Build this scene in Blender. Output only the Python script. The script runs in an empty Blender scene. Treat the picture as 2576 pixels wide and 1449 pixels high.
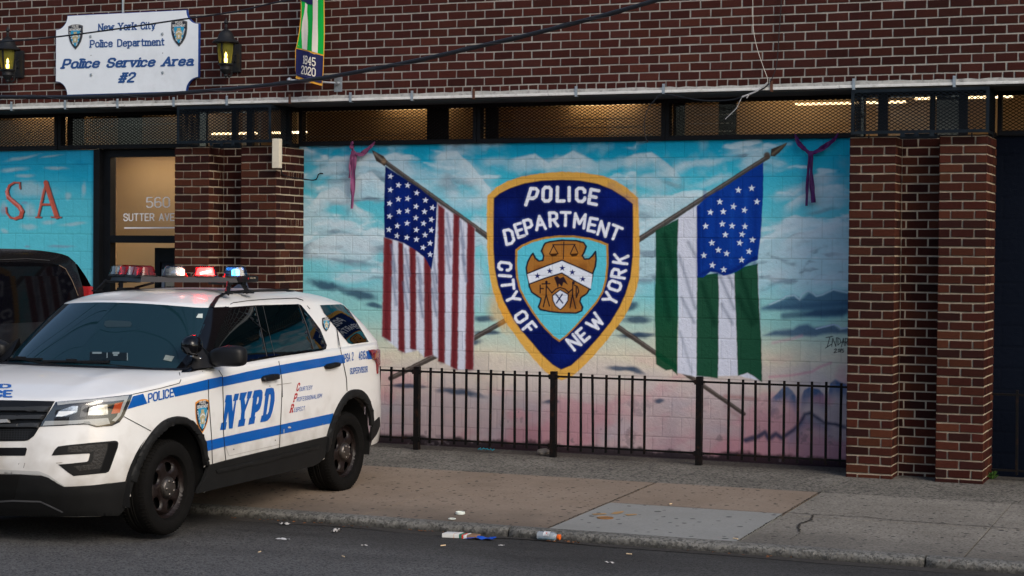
import bpy, bmesh, math, random
import numpy as np
from mathutils import Vector, Matrix
from mathutils.bvhtree import BVHTree
from mathutils.geometry import delaunay_2d_cdt
random.seed(7); rng = np.random.default_rng(7)
scene = bpy.context.scene
COL = scene.collection
R = math.radians
# ---------------------------------------------------------------- camera
FPX = 4600.0                      # focal length in pixels of a 2576 wide frame
CAM = Vector((0.0, -17.83628, 2.107108))
YAW, PITCH, ROLL = 0.388754, -0.0205613, 0.00902268
_f = Vector((-math.sin(YAW)*math.cos(PITCH), math.cos(YAW)*math.cos(PITCH), math.sin(PITCH)))
_r = Vector((math.cos(YAW), math.sin(YAW), 0.0)); _u = _r.cross(_f)
RR = math.cos(ROLL)*_r + math.sin(ROLL)*_u
UU = -math.sin(ROLL)*_r + math.cos(ROLL)*_u
FF = _f
cam_d = bpy.data.cameras.new("camera"); cam = bpy.data.objects.new("camera", cam_d); COL.objects.link(cam)
cam_d.sensor_width = 36.0; cam_d.lens = 36.0*FPX/2576.0; cam_d.clip_end = 2000.0; cam_d.clip_start = .05
cam.matrix_world = Matrix(((RR.x, UU.x, -FF.x, CAM.x), (RR.y, UU.y, -FF.y, CAM.y), (RR.z, UU.z, -FF.z, CAM.z), (0, 0, 0, 1)))
scene.camera = cam
# ---------------------------------------------------------------- light
SUN_EL, SUN_AZ = R(32), R(125)     # azimuth measured from +Y towards +X
world = bpy.data.worlds.new("World"); scene.world = world; world.use_nodes = True
wn = world.node_tree
sky = wn.nodes.new('ShaderNodeTexSky'); sky.sky_type = 'NISHITA'; sky.sun_disc = False
sky.sun_elevation = SUN_EL; sky.sun_rotation = SUN_AZ; sky.air_density = 1.0; sky.dust_density = 2.0; sky.ozone_density = 1.0
bg = wn.nodes['Background']; bg.inputs[1].default_value = 0.125
wn.links.new(sky.outputs[0], bg.inputs[0])
sun_d = bpy.data.lights.new("sun", 'SUN'); sun_d.energy = 1.05; sun_d.angle = R(26); sun_d.color = (1.0, .91, .79)
sun = bpy.data.objects.new("sun", sun_d); COL.objects.link(sun)
_sd = Vector((math.sin(SUN_AZ)*math.cos(SUN_EL), math.cos(SUN_AZ)*math.cos(SUN_EL), math.sin(SUN_EL)))
sun.rotation_euler = _sd.to_track_quat('Z', 'Y').to_euler(); sun.location = (6, -20, 12)
scene.view_settings.view_transform = 'Standard'; scene.view_settings.look = 'None'
scene.view_settings.exposure = 0.6; scene.view_settings.gamma = 1.0
scene.view_settings.use_curve_mapping = False
scene.cycles.max_bounces = 6; scene.cycles.diffuse_bounces = 3; scene.cycles.glossy_bounces = 3
scene.cycles.transmission_bounces = 5; scene.cycles.transparent_max_bounces = 12
scene.cycles.caustics_reflective = False; scene.cycles.caustics_refractive = False
scene.cycles.use_denoising = True; scene.cycles.sample_clamp_indirect = 4.0
# ---------------------------------------------------------------- measuring helpers (survey of the place: pixel of the 2576 px photo -> point on a known plane)
def ray(u, v): return ((u-1288.0)*RR - (v-724.5)*UU + FPX*FF)
def wy(p, y):
    d = ray(*p); t = (y-CAM.y)/d.y; return CAM + d*t
def wx(p, x):
    d = ray(*p); t = (x-CAM.x)/d.x; return CAM + d*t
def wz(p, z):
    d = ray(*p); t = (z-CAM.z)/d.z; return CAM + d*t
SLOPE = .015
def wg(p, k=SLOPE, z0=0.0):          # onto the pavement, z = z0 + k*y
    d = ray(*p); t = (z0 + k*CAM.y - CAM.z)/(d.z - k*d.y); return CAM + d*t
def pxn(P):                            # numpy projection of an (n,3) array
    d = P - np.array(CAM); w = d @ np.array(FF)
    return 1288+FPX*(d @ np.array(RR))/w, 724.5-FPX*(d @ np.array(UU))/w
SC = 2576/4096
def zf(ox, oy, s): return lambda x, y: ((ox+x/s)*SC, (oy+y/s)*SC)
ZA = zf(0, 950, 2.415); ZB = zf(0, 1350, 1.705); ZC = zf(700, 1050, 2.4156); ZD = zf(700, 1500, 2.07)
ZE = zf(850, 1500, 4.6836); ZF = zf(700, 1350, 4.83); ZN = zf(0, 1500, 2.4143); ZL = zf(430, 1030, 4.155)
Z1 = zf(1300, 500, 1.8114); Z2 = zf(1900, 650, 1.61); Z3 = zf(2400, 500, 1.811); Z6 = zf(1400, 1300, 2.07)
Z5 = zf(3000, 1100, 2.416); Z9 = zf(2900, 1200, 1.8117); ZP = zf(0, 560, 3.2929); ZS = zf(0, 0, 1.9815)
ZT = zf(0, 550, 1.9815); ZBN = zf(1100, 0, 3.8133); ZG7 = zf(700, 1800, 1.5153); ZG8 = zf(2200, 1800, 1.3586)
ZW = zf(2600, 300, 2.6344); ZV = zf(1150, 350, 2.8975); ZLT = zf(1750, 2000, 4.2933)
def mp(z, pts): return [z(*p) for p in pts]
# ---------------------------------------------------------------- colour and materials
def s2l(c):
    return tuple((x/255/12.92 if x <= 10 else ((x/255+.055)/1.055)**2.4) for x in c)
MATS = {}
def M(name, col=(.5, .5, .5), rough=.5, metal=0.0, var=0.0, vscale=6.0, bump=0.0, bscale=60.0, coat=0.0, emit=None, estr=0.0,
      attr=False, spec=.25, rvar=0.0, dark=None, dscale=3.0, damt=0.0):
    if name in MATS: return MATS[name]
    m = bpy.data.materials.new(name); m.use_nodes = True; nt = m.node_tree; N = nt.nodes; L = nt.links
    b = N['Principled BSDF']; b.inputs['Roughness'].default_value = rough; b.inputs['Metallic'].default_value = metal
    b.inputs['Specular IOR Level'].default_value = spec
    b.inputs['Coat Weight'].default_value = coat; b.inputs['Coat Roughness'].default_value = .04
    tc = N.new('ShaderNodeTexCoord')
    base = None
    if attr:
        a = N.new('ShaderNodeAttribute'); a.attribute_name = 'Col'; base = a.outputs['Color']
    else:
        rgb = N.new('ShaderNodeRGB'); rgb.outputs[0].default_value = (*col, 1); base = rgb.outputs[0]
    if var > 0:
        n = N.new('ShaderNodeTexNoise'); n.inputs['Scale'].default_value = vscale; n.inputs['Detail'].default_value = 6
        n.inputs['Roughness'].default_value = .65
        L.new(tc.outputs['Object'], n.inputs['Vector'])
        r = N.new('ShaderNodeMapRange'); r.inputs['From Min'].default_value = .25; r.inputs['From Max'].default_value = .75
        r.inputs['To Min'].default_value = 1-var; r.inputs['To Max'].default_value = 1+var
        L.new(n.outputs['Fac'], r.inputs['Value'])
        mx = N.new('ShaderNodeMix'); mx.data_type = 'RGBA'; mx.blend_type = 'MULTIPLY'; mx.inputs['Factor'].default_value = 1
        L.new(base, mx.inputs['A']); L.new(r.outputs['Result'], mx.inputs['B']); base = mx.outputs['Result']
        if rvar:
            rr = N.new('ShaderNodeMapRange'); rr.inputs['From Min'].default_value = .3; rr.inputs['From Max'].default_value = .7
            rr.inputs['To Min'].default_value = max(0, rough-rvar); rr.inputs['To Max'].default_value = min(1, rough+rvar)
            L.new(n.outputs['Fac'], rr.inputs['Value']); L.new(rr.outputs['Result'], b.inputs['Roughness'])
    if dark is not None:
        n2 = N.new('ShaderNodeTexNoise'); n2.inputs['Scale'].default_value = dscale; n2.inputs['Detail'].default_value = 8
        n2.inputs['Roughness'].default_value = .7
        L.new(tc.outputs['Object'], n2.inputs['Vector'])
        r2 = N.new('ShaderNodeMapRange'); r2.inputs['From Min'].default_value = .52; r2.inputs['From Max'].default_value = .72
        r2.inputs['To Min'].default_value = 0; r2.inputs['To Max'].default_value = damt
        L.new(n2.outputs['Fac'], r2.inputs['Value'])
        m2 = N.new('ShaderNodeMix'); m2.data_type = 'RGBA'; L.new(r2.outputs['Result'], m2.inputs['Factor'])
        L.new(base, m2.inputs['A']); m2.inputs['B'].default_value = (*dark, 1); base = m2.outputs['Result']
    L.new(base, b.inputs['Base Color'])
    if bump > 0:
        n3 = N.new('ShaderNodeTexNoise'); n3.inputs['Scale'].default_value = bscale; n3.inputs['Detail'].default_value = 5
        L.new(tc.outputs['Object'], n3.inputs['Vector'])
        bp = N.new('ShaderNodeBump'); bp.inputs['Strength'].default_value = bump; bp.inputs['Distance'].default_value = .01
        L.new(n3.outputs['Fac'], bp.inputs['Height']); L.new(bp.outputs['Normal'], b.inputs['Normal'])
    if emit is not None:
        b.inputs['Emission Color'].default_value = (*emit, 1); b.inputs['Emission Strength'].default_value = estr
    m['base'] = 1; MATS[name] = m; return m
def MG(name, tint=(.8, .8, .8), refl=.12, rough=.02, rmax=.6):       # thin clear pane: lets lamp light straight through
    if name in MATS: return MATS[name]
    m = bpy.data.materials.new(name); m.use_nodes = True; nt = m.node_tree; N = nt.nodes; L = nt.links
    N.remove(N['Principled BSDF']); out = N['Material Output']
    t = N.new('ShaderNodeBsdfTransparent'); t.inputs[0].default_value = (*tint, 1)
    g = N.new('ShaderNodeBsdfGlossy'); g.inputs['Roughness'].default_value = rough
    lw = N.new('ShaderNodeLayerWeight'); lw.inputs[0].default_value = .35
    mr = N.new('ShaderNodeMapRange'); mr.inputs['To Min'].default_value = refl; mr.inputs['To Max'].default_value = min(1, refl+rmax)
    L.new(lw.outputs['Facing'], mr.inputs['Value'])
    mx = N.new('ShaderNodeMixShader'); L.new(mr.outputs['Result'], mx.inputs[0]); L.new(t.outputs[0], mx.inputs[1]); L.new(g.outputs[0], mx.inputs[2])
    L.new(mx.outputs[0], out.inputs[0]); MATS[name] = m; return m
# ---------------------------------------------------------------- object helpers
def tag(o, label=None, cat=None, group=None, kind=None):
    if label: o['label'] = label
    if cat: o['category'] = cat
    if group: o['group'] = group
    if kind: o['kind'] = kind
    return o
def empty(name, loc, label=None, cat=None, group=None, parent=None):
    o = bpy.data.objects.new(name, None); COL.objects.link(o); o.location = loc; o.empty_display_size = .1
    if parent: o.parent = parent
    return tag(o, label, cat, group)
def mesh_obj(name, verts, faces, mat, parent=None, smooth=False, col=None, mats=None, midx=None, origin=None):
    me = bpy.data.meshes.new(name)
    me.from_pydata([tuple(v) for v in verts], [], faces); me.update()
    for mm in (mats or [mat]): me.materials.append(mm)
    if midx is not None: me.polygons.foreach_set('material_index', midx)
    if smooth: me.polygons.foreach_set('use_smooth', [True]*len(me.polygons))
    if col is not None:
        a = me.color_attributes.new('Col', 'FLOAT_COLOR', 'POINT')
        c = np.ones((len(verts), 4), dtype=np.float32); c[:, :3] = col; a.data.foreach_set('color', c.ravel())
    o = bpy.data.objects.new(name, me); COL.objects.link(o)
    if parent is not None: put(o, parent)
    return o
def wloc(o):
    p = Vector((0, 0, 0))
    while o is not None: p = p + Vector(o.location); o = o.parent
    return p
def put(o, parent):                     # keep world coordinates (nothing here is rotated)
    o.parent = parent; w = wloc(parent)
    o.location = Vector(o.location) - w
    return o
class MB:                               # collects shapes into one mesh
    def __init__(s): s.v = []; s.f = []; s.c = []
    def add(s, vs, fs, c=None):
        n = len(s.v); s.v += [tuple(v) for v in vs]; s.f += [tuple(i+n for i in f) for f in fs]
        if c is not None: s.c += [c]*len(vs)
        return s
    def box(s, a, b, c=None, bev=0.0):
        x0, y0, z0 = a; x1, y1, z1 = b
        if bev <= 0:
            return s.add([(x0, y0, z0), (x1, y0, z0), (x1, y1, z0), (x0, y1, z0), (x0, y0, z1), (x1, y0, z1), (x1, y1, z1), (x0, y1, z1)],
                         [(0, 3, 2, 1), (4, 5, 6, 7), (0, 1, 5, 4), (1, 2, 6, 5), (2, 3, 7, 6), (3, 0, 4, 7)], c)
        bm = bmesh.new(); bmesh.ops.create_cube(bm, size=1)
        for v in bm.verts: v.co = Vector(((x0+x1)/2+v.co.x*(x1-x0), (y0+y1)/2+v.co.y*(y1-y0), (z0+z1)/2+v.co.z*(z1-z0)))
        bmesh.ops.bevel(bm, geom=bm.edges[:], offset=bev, segments=2, affect='EDGES', profile=.6)
        bm.verts.index_update()
        s.add([v.co[:] for v in bm.verts], [[v.index for v in f.verts] for f in bm.faces], c); bm.free(); return s
    def bar(s, p, q, w, h=None, up=(0, 0, 1), c=None):      # rectangular bar
        p, q = Vector(p), Vector(q); d = (q-p).normalized(); h = h or w
        up = Vector(up)
        if abs(d.dot(up)) > .95: up = Vector((0, 1, 0))
        a = d.cross(up).normalized()*w/2; b = a.cross(d).normalized()*h/2
        vs = [p-a-b, p+a-b, p+a+b, p-a+b, q-a-b, q+a-b, q+a+b, q-a+b]
        return s.add(vs, [(0, 3, 2, 1), (4, 5, 6, 7), (0, 1, 5, 4), (1, 2, 6, 5), (2, 3, 7, 6), (3, 0, 4, 7)], c)
    def tube(s, pts, r, n=8, c=None, cap=True):
        pts = [Vector(p) for p in pts]; k = len(pts); rs = r if isinstance(r, (list, tuple)) else [r]*k
        vs = []; a = None
        for i, p in enumerate(pts):
            d = (pts[min(i+1, k-1)]-pts[max(i-1, 0)]).normalized()
            if a is None: a = d.orthogonal().normalized()
            a = (a - d*a.dot(d)).normalized(); b = d.cross(a)
            for j in range(n):
                t = 2*math.pi*j/n; vs.append(p+(a*math.cos(t)+b*math.sin(t))*rs[i])
        fs = [(i*n+j, i*n+(j+1) % n, (i+1)*n+(j+1) % n, (i+1)*n+j) for i in range(k-1) for j in range(n)]
        if cap: fs += [tuple(range(n))[::-1], tuple((k-1)*n+j for j in range(n))]
        return s.add(vs, fs, c)
    def lathe(s, prof, cen, axis='z', n=32, c=None, sy=1.0):     # prof: (radius, along)
        vs = []
        for r_, h in prof:
            for j in range(n):
                t = 2*math.pi*j/n; a, b = r_*math.cos(t), r_*math.sin(t)*sy
                vs.append({'z': (cen[0]+a, cen[1]+b, cen[2]+h), 'x': (cen[0]+h, cen[1]+a, cen[2]+b), 'y': (cen[0]+a, cen[1]+h, cen[2]+b)}[axis])
        m = len(prof)
        fs = [(i*n+j, i*n+(j+1) % n, (i+1)*n+(j+1) % n, (i+1)*n+j) for i in range(m-1) for j in range(n)]
        fs += [tuple(range(n))[::-1], tuple((m-1)*n+j for j in range(n))]
        return s.add(vs, fs, c)
    def build(s, name, mat, parent=None, smooth=False, bevel=0.0):
        o = mesh_obj(name, s.v, s.f, mat, parent, smooth, col=np.array(s.c) if s.c else None)
        me = o.data; bm = bmesh.new(); bm.from_mesh(me); bmesh.ops.recalc_face_normals(bm, faces=bm.faces[:])
        bm.to_mesh(me); bm.free()
        if smooth: me.set_sharp_from_angle(angle=R(38))
        return o
def sheet(pt, nu, nv):                  # grid surface from a function of (0..1, 0..1)
    vs = [pt(i/nu, j/nv) for j in range(nv+1) for i in range(nu+1)]; w = nu+1
    return vs, [(j*w+i, j*w+i+1, (j+1)*w+i+1, (j+1)*w+i) for j in range(nv) for i in range(nu)]
def crom(pts, n):                       # Catmull-Rom through control points, resampled evenly
    P = [np.array(p, float) for p in pts]; P = [2*P[0]-P[1]] + P + [2*P[-1]-P[-2]]; o = []
    for i in range(1, len(P)-2):
        for k in range(16):
            t = k/16; a, b, c, d = P[i-1:i+3]
            o.append(.5*((2*b)+(c-a)*t+(2*a-5*b+4*c-d)*t*t+(3*b-a-3*c+d)*t**3))
    o.append(P[-2]); o = np.array(o); L = np.r_[0, np.cumsum(np.linalg.norm(np.diff(o, axis=0), axis=1))]
    q = np.linspace(0, L[-1], n); return np.stack([np.interp(q, L, o[:, k]) for k in range(o.shape[1])], 1)
# ---------------------------------------------------------------- lettering drawn with strokes
def _arc(cx, cy, rx, ry, a0, a1, n=8): return [(cx+rx*math.cos(R(a0+(a1-a0)*i/n)), cy+ry*math.sin(R(a0+(a1-a0)*i/n))) for i in range(n+1)]
_bowl = lambda x, y0, y1, w: [(x, y1), (x+w-.18, y1), (x+w, y1-.12), (x+w, y0+.12), (x+w-.18, y0), (x, y0)]
_O = lambda w, h, c=.16: [(c, 0), (w-c, 0), (w, c), (w, h-c), (w-c, h), (c, h), (0, h-c), (0, c), (c, 0)]
XH = .68
GL = {' ': (.35, []),
 'A': (.66, [[(0, 0), (.33, 1), (.66, 0)], [(.12, .34), (.54, .34)]]), 'B': (.58, [[(0, 0), (0, 1)], _bowl(0, .52, 1, .54), _bowl(0, 0, .52, .58)]),
 'C': (.58, [[(.58, .72), (.58, .84), (.42, 1), (.16, 1), (0, .84), (0, .16), (.16, 0), (.42, 0), (.58, .16), (.58, .28)]]),
 'D': (.6, [[(0, 0), (0, 1)], [(0, 1), (.38, 1), (.6, .8), (.6, .2), (.38, 0), (0, 0)]]), 'E': (.54, [[(.54, 1), (0, 1), (0, 0), (.54, 0)], [(0, .51), (.44, .51)]]),
 'F': (.52, [[(.52, 1), (0, 1), (0, 0)], [(0, .5), (.42, .5)]]), 'G': (.6, [[(.58, .74), (.58, .84), (.42, 1), (.16, 1), (0, .84), (0, .16), (.16, 0), (.42, 0), (.6, .16), (.6, .45), (.36, .45)]]),
 'H': (.6, [[(0, 0), (0, 1)], [(.6, 0), (.6, 1)], [(0, .5), (.6, .5)]]), 'I': (.0, [[(0, 0), (0, 1)]]), 'K': (.6, [[(0, 0), (0, 1)], [(.58, 1), (.02, .42)], [(.2, .6), (.6, 0)]]),
 'L': (.5, [[(0, 1), (0, 0), (.5, 0)]]), 'M': (.8, [[(0, 0), (0, 1), (.4, .3), (.8, 1), (.8, 0)]]), 'N': (.62, [[(0, 0), (0, 1), (.62, 0), (.62, 1)]]),
 'O': (.62, [_O(.62, 1)]), 'P': (.56, [[(0, 0), (0, 1)], _bowl(0, .42, 1, .56)]), 'R': (.6, [[(0, 0), (0, 1)], _bowl(0, .46, 1, .56), [(.3, .46), (.6, 0)]]),
 'S': (.56, [[(.56, .76), (.56, .86), (.42, 1), (.14, 1), (0, .86), (0, .66), (.12, .55), (.44, .46), (.56, .34), (.56, .14), (.42, 0), (.14, 0), (0, .14), (0, .25)]]),
 'T': (.6, [[(0, 1), (.6, 1)], [(.3, 1), (.3, 0)]]), 'U': (.6, [[(0, 1), (0, .18), (.16, 0), (.44, 0), (.6, .18), (.6, 1)]]), 'V': (.62, [[(0, 1), (.31, 0), (.62, 1)]]),
 'W': (.86, [[(0, 1), (.22, 0), (.43, .75), (.64, 0), (.86, 1)]]), 'X': (.6, [[(0, 0), (.6, 1)], [(0, 1), (.6, 0)]]), 'Y': (.62, [[(0, 1), (.31, .46), (.62, 1)], [(.31, .46), (.31, 0)]]),
 '0': (.56, [_O(.56, 1)]), '1': (.2, [[(0, .82), (.16, 1), (.16, 0)]]), '2': (.54, [[(0, .74), (0, .86), (.14, 1), (.4, 1), (.54, .86), (.54, .66), (0, .1), (0, 0), (.54, 0)]]),
 '4': (.58, [[(.42, 0), (.42, 1), (0, .3), (.58, .3)]]), '5': (.54, [[(.5, 1), (.04, 1), (0, .54), (.36, .6), (.54, .44), (.54, .16), (.38, 0), (.12, 0), (0, .14)]]),
 '6': (.56, [[(.5, .9), (.4, 1), (.16, 1), (0, .84), (0, .16), (.16, 0), (.4, 0), (.56, .16), (.56, .44), (.4, .58), (0, .5)]]),
 '8': (.56, [[(.14, .53), (.42, .53), (.54, .64), (.54, .88), (.42, 1), (.14, 1), (.02, .88), (.02, .64), (.14, .53), (0, .4), (0, .14), (.14, 0), (.42, 0), (.56, .14), (.56, .4), (.42, .53)]]),
 '#': (.66, [[(.14, 0), (.3, 1)], [(.42, 0), (.58, 1)], [(0, .34), (.62, .34)], [(.06, .66), (.68, .66)]]),
 'a': (.46, [[(.02, .6), (.14, XH), (.32, XH), (.46, .56), (.46, 0)], [(.46, .4), (.14, .4), (0, .28), (0, .12), (.12, 0), (.3, 0), (.46, .14)]]),
 'c': (.46, [[(.46, .52), (.34, XH), (.14, XH), (0, .54), (0, .14), (.14, 0), (.34, 0), (.46, .14)]]), 'e': (.48, [[(0, .36), (.48, .36), (.48, .54), (.34, XH), (.14, XH), (0, .54), (0, .14), (.14, 0), (.36, 0), (.48, .12)]]),
 'i': (0, [[(0, 0), (0, XH)], [(0, .93), (0, .96)]]), 'k': (.48, [[(0, 0), (0, 1)], [(.46, XH), (.02, .28)], [(.16, .42), (.48, 0)]]), 'l': (0, [[(0, 0), (0, 1)]]),
 'm': (.74, [[(0, 0), (0, XH)], [(0, .5), (.16, XH), (.26, XH), (.37, .56), (.37, 0)], [(.37, .5), (.52, XH), (.62, XH), (.74, .56), (.74, 0)]]),
 'n': (.46, [[(0, 0), (0, XH)], [(0, .5), (.16, XH), (.32, XH), (.46, .54), (.46, 0)]]), 'o': (.5, [_O(.5, XH, .15)]),
 'p': (.48, [[(0, -.3), (0, XH)], [(0, .5), (.14, XH), (.34, XH), (.48, .54), (.48, .14), (.34, 0), (.14, 0), (0, .16)]]), 'r': (.32, [[(0, 0), (0, XH)], [(0, .48), (.16, XH), (.32, XH)]]),
 't': (.34, [[(.12, .95), (.12, .12), (.22, 0), (.34, .02)], [(0, XH), (.34, XH)]]), 'v': (.48, [[(0, XH), (.24, 0), (.48, XH)]]), 'w': (.7, [[(0, XH), (.18, 0), (.35, .55), (.52, 0), (.7, XH)]]),
 'y': (.48, [[(0, XH), (.24, .02)], [(.48, XH), (.2, -.2), (.06, -.3)]])}
def seg_polys(a, b, h, ext=0.0):
    a = np.array(a, float); b = np.array(b, float); d = b-a; L = np.hypot(*d)
    if L < 1e-9: return []
    d /= L; n = np.array((-d[1], d[0]))*h; a = a-d*ext; b = b+d*ext
    return [[a-n, b-n, b+n, a+n]]
def disc(p, h, n=8): return [(p[0]+h*math.cos(2*math.pi*(i+.5)/n), p[1]+h*math.sin(2*math.pi*(i+.5)/n)) for i in range(n)]
def glyph_strokes(text, gap=.28, slab=0.0):
    x = 0.0; out = []
    for ch in text:
        w, st = GL[ch]; st = [list(map(tuple, s)) for s in st]; ex = []
        if slab > 0:
            for k, s in enumerate(st):
                for e, nx in ((s[0], s[1]), (s[-1], s[-2])):
                    if abs(e[1]-nx[1]) < .6*math.hypot(e[0]-nx[0], e[1]-nx[1]) or len(s) > 7: continue
                    if any(min(math.hypot(e[0]-q[0], e[1]-q[1]) for q in o) < .06 for j, o in enumerate(st) if j != k): continue
                    if min(abs(e[1]-q) for q in (0, 1, XH, -.3)) > .03 or e == (0, .93) or e == (0, .96): continue
                    ex.append([(e[0]-slab, e[1]), (e[0]+slab, e[1])])
        out += [[(x+a, b) for a, b in s] for s in st+ex]
        x += w+gap
    return out, x-gap
def text_polys(text, p0, p1, h, stroke=.16, gap=.3, slab=0.0, slant=0.0, up=None):
    st, W = glyph_strokes(text, gap, slab); p0 = np.array(p0, float); p1 = np.array(p1, float)
    ex = (p1-p0); hs = stroke/2; sx = 1.0/(W+stroke)
    L = np.hypot(*ex); U = np.array(up, float) if up is not None else np.array((0., -1.))
    asp = (L*sx)/h                       # width of a unit relative to the height
    f = lambda q: p0 + ex*((q[0]+hs+slant*q[1]/max(asp, 1e-6)*0)*sx) + U*h*(q[1]*(1-stroke)+hs) + ex/L*slant*h*q[1]
    out = []
    for s in st:
        for a, b in zip(s[:-1], s[1:]):
            for pl in seg_polys(a, b, hs, ext=hs*.35): out.append([f(q) for q in pl])
        for q in s: out.append([f(v) for v in disc(q, hs)])
    return out
def union(polys, holes=(), grid=0.0, eps=1e-5):
    """flat triangulation of the union of polygons; grid adds inner points so that the sheet can be bent"""
    vs = []; fs = []
    ccw = lambda p: p if sum(a[0]*b[1]-b[0]*a[1] for a, b in zip(p, list(p[1:])+[p[0]])) > 0 else list(p)[::-1]
    polys = [ccw(list(p)) for p in polys]; holes = [ccw(list(p)) for p in holes]
    for p in polys:
        fs.append(list(range(len(vs), len(vs)+len(p)))); vs += [Vector((float(q[0]), float(q[1]))) for q in p]
    for hp in holes: fs.append(list(range(len(vs), len(vs)+len(hp)))); vs += [Vector((float(q[0]), float(q[1]))) for q in hp]
    nh = len(polys)
    if grid > 0:
        A = np.array([v[:] for v in vs]); lo, hi = A.min(0), A.max(0)
        for p in list(fs):
            q = [vs[i] for i in p]
            for a, b in zip(q, q[1:]+q[:1]):
                k = int((b-a).length/grid)
                for t in range(1, k): vs.append(a.lerp(b, t/k))
        for x in np.arange(lo[0]+grid/2, hi[0], grid):
            for y in np.arange(lo[1]+grid/2, hi[1], grid): vs.append(Vector((x, y)))
    V, E_, F_, ov, oe, of = delaunay_2d_cdt(vs, [], fs, 0, eps)
    keep = [f for f, o in zip(F_, of) if len(o) and max(o) < nh]
    used = sorted({i for f in keep for i in f}); ix = {i: k for k, i in enumerate(used)}
    return [V[i] for i in used], [tuple(ix[i] for i in f) for f in keep]
def flat(name, polys, fn, mat, parent=None, holes=(), grid=0.0, thick=0.0, back=None):
    V, F_ = union(polys, holes, grid); P = [Vector(fn(v[0], v[1])) for v in V]
    if thick > 0:                        # give the outline real depth along 'back'
        n = len(P); bk = Vector(back)*thick; P2 = P+[p+bk for p in P]
        cnt = {}
        for f in F_:
            for a, b in zip(f, f[1:]+f[:1]): cnt[(a, b)] = 1
        sides = [(b, a, a+n, b+n) for a, b in cnt if (b, a) not in cnt]
        P = P2; F_ = F_+[tuple(i+n for i in f[::-1]) for f in F_]+sides
    return mesh_obj(name, P, F_, mat, parent)
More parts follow.
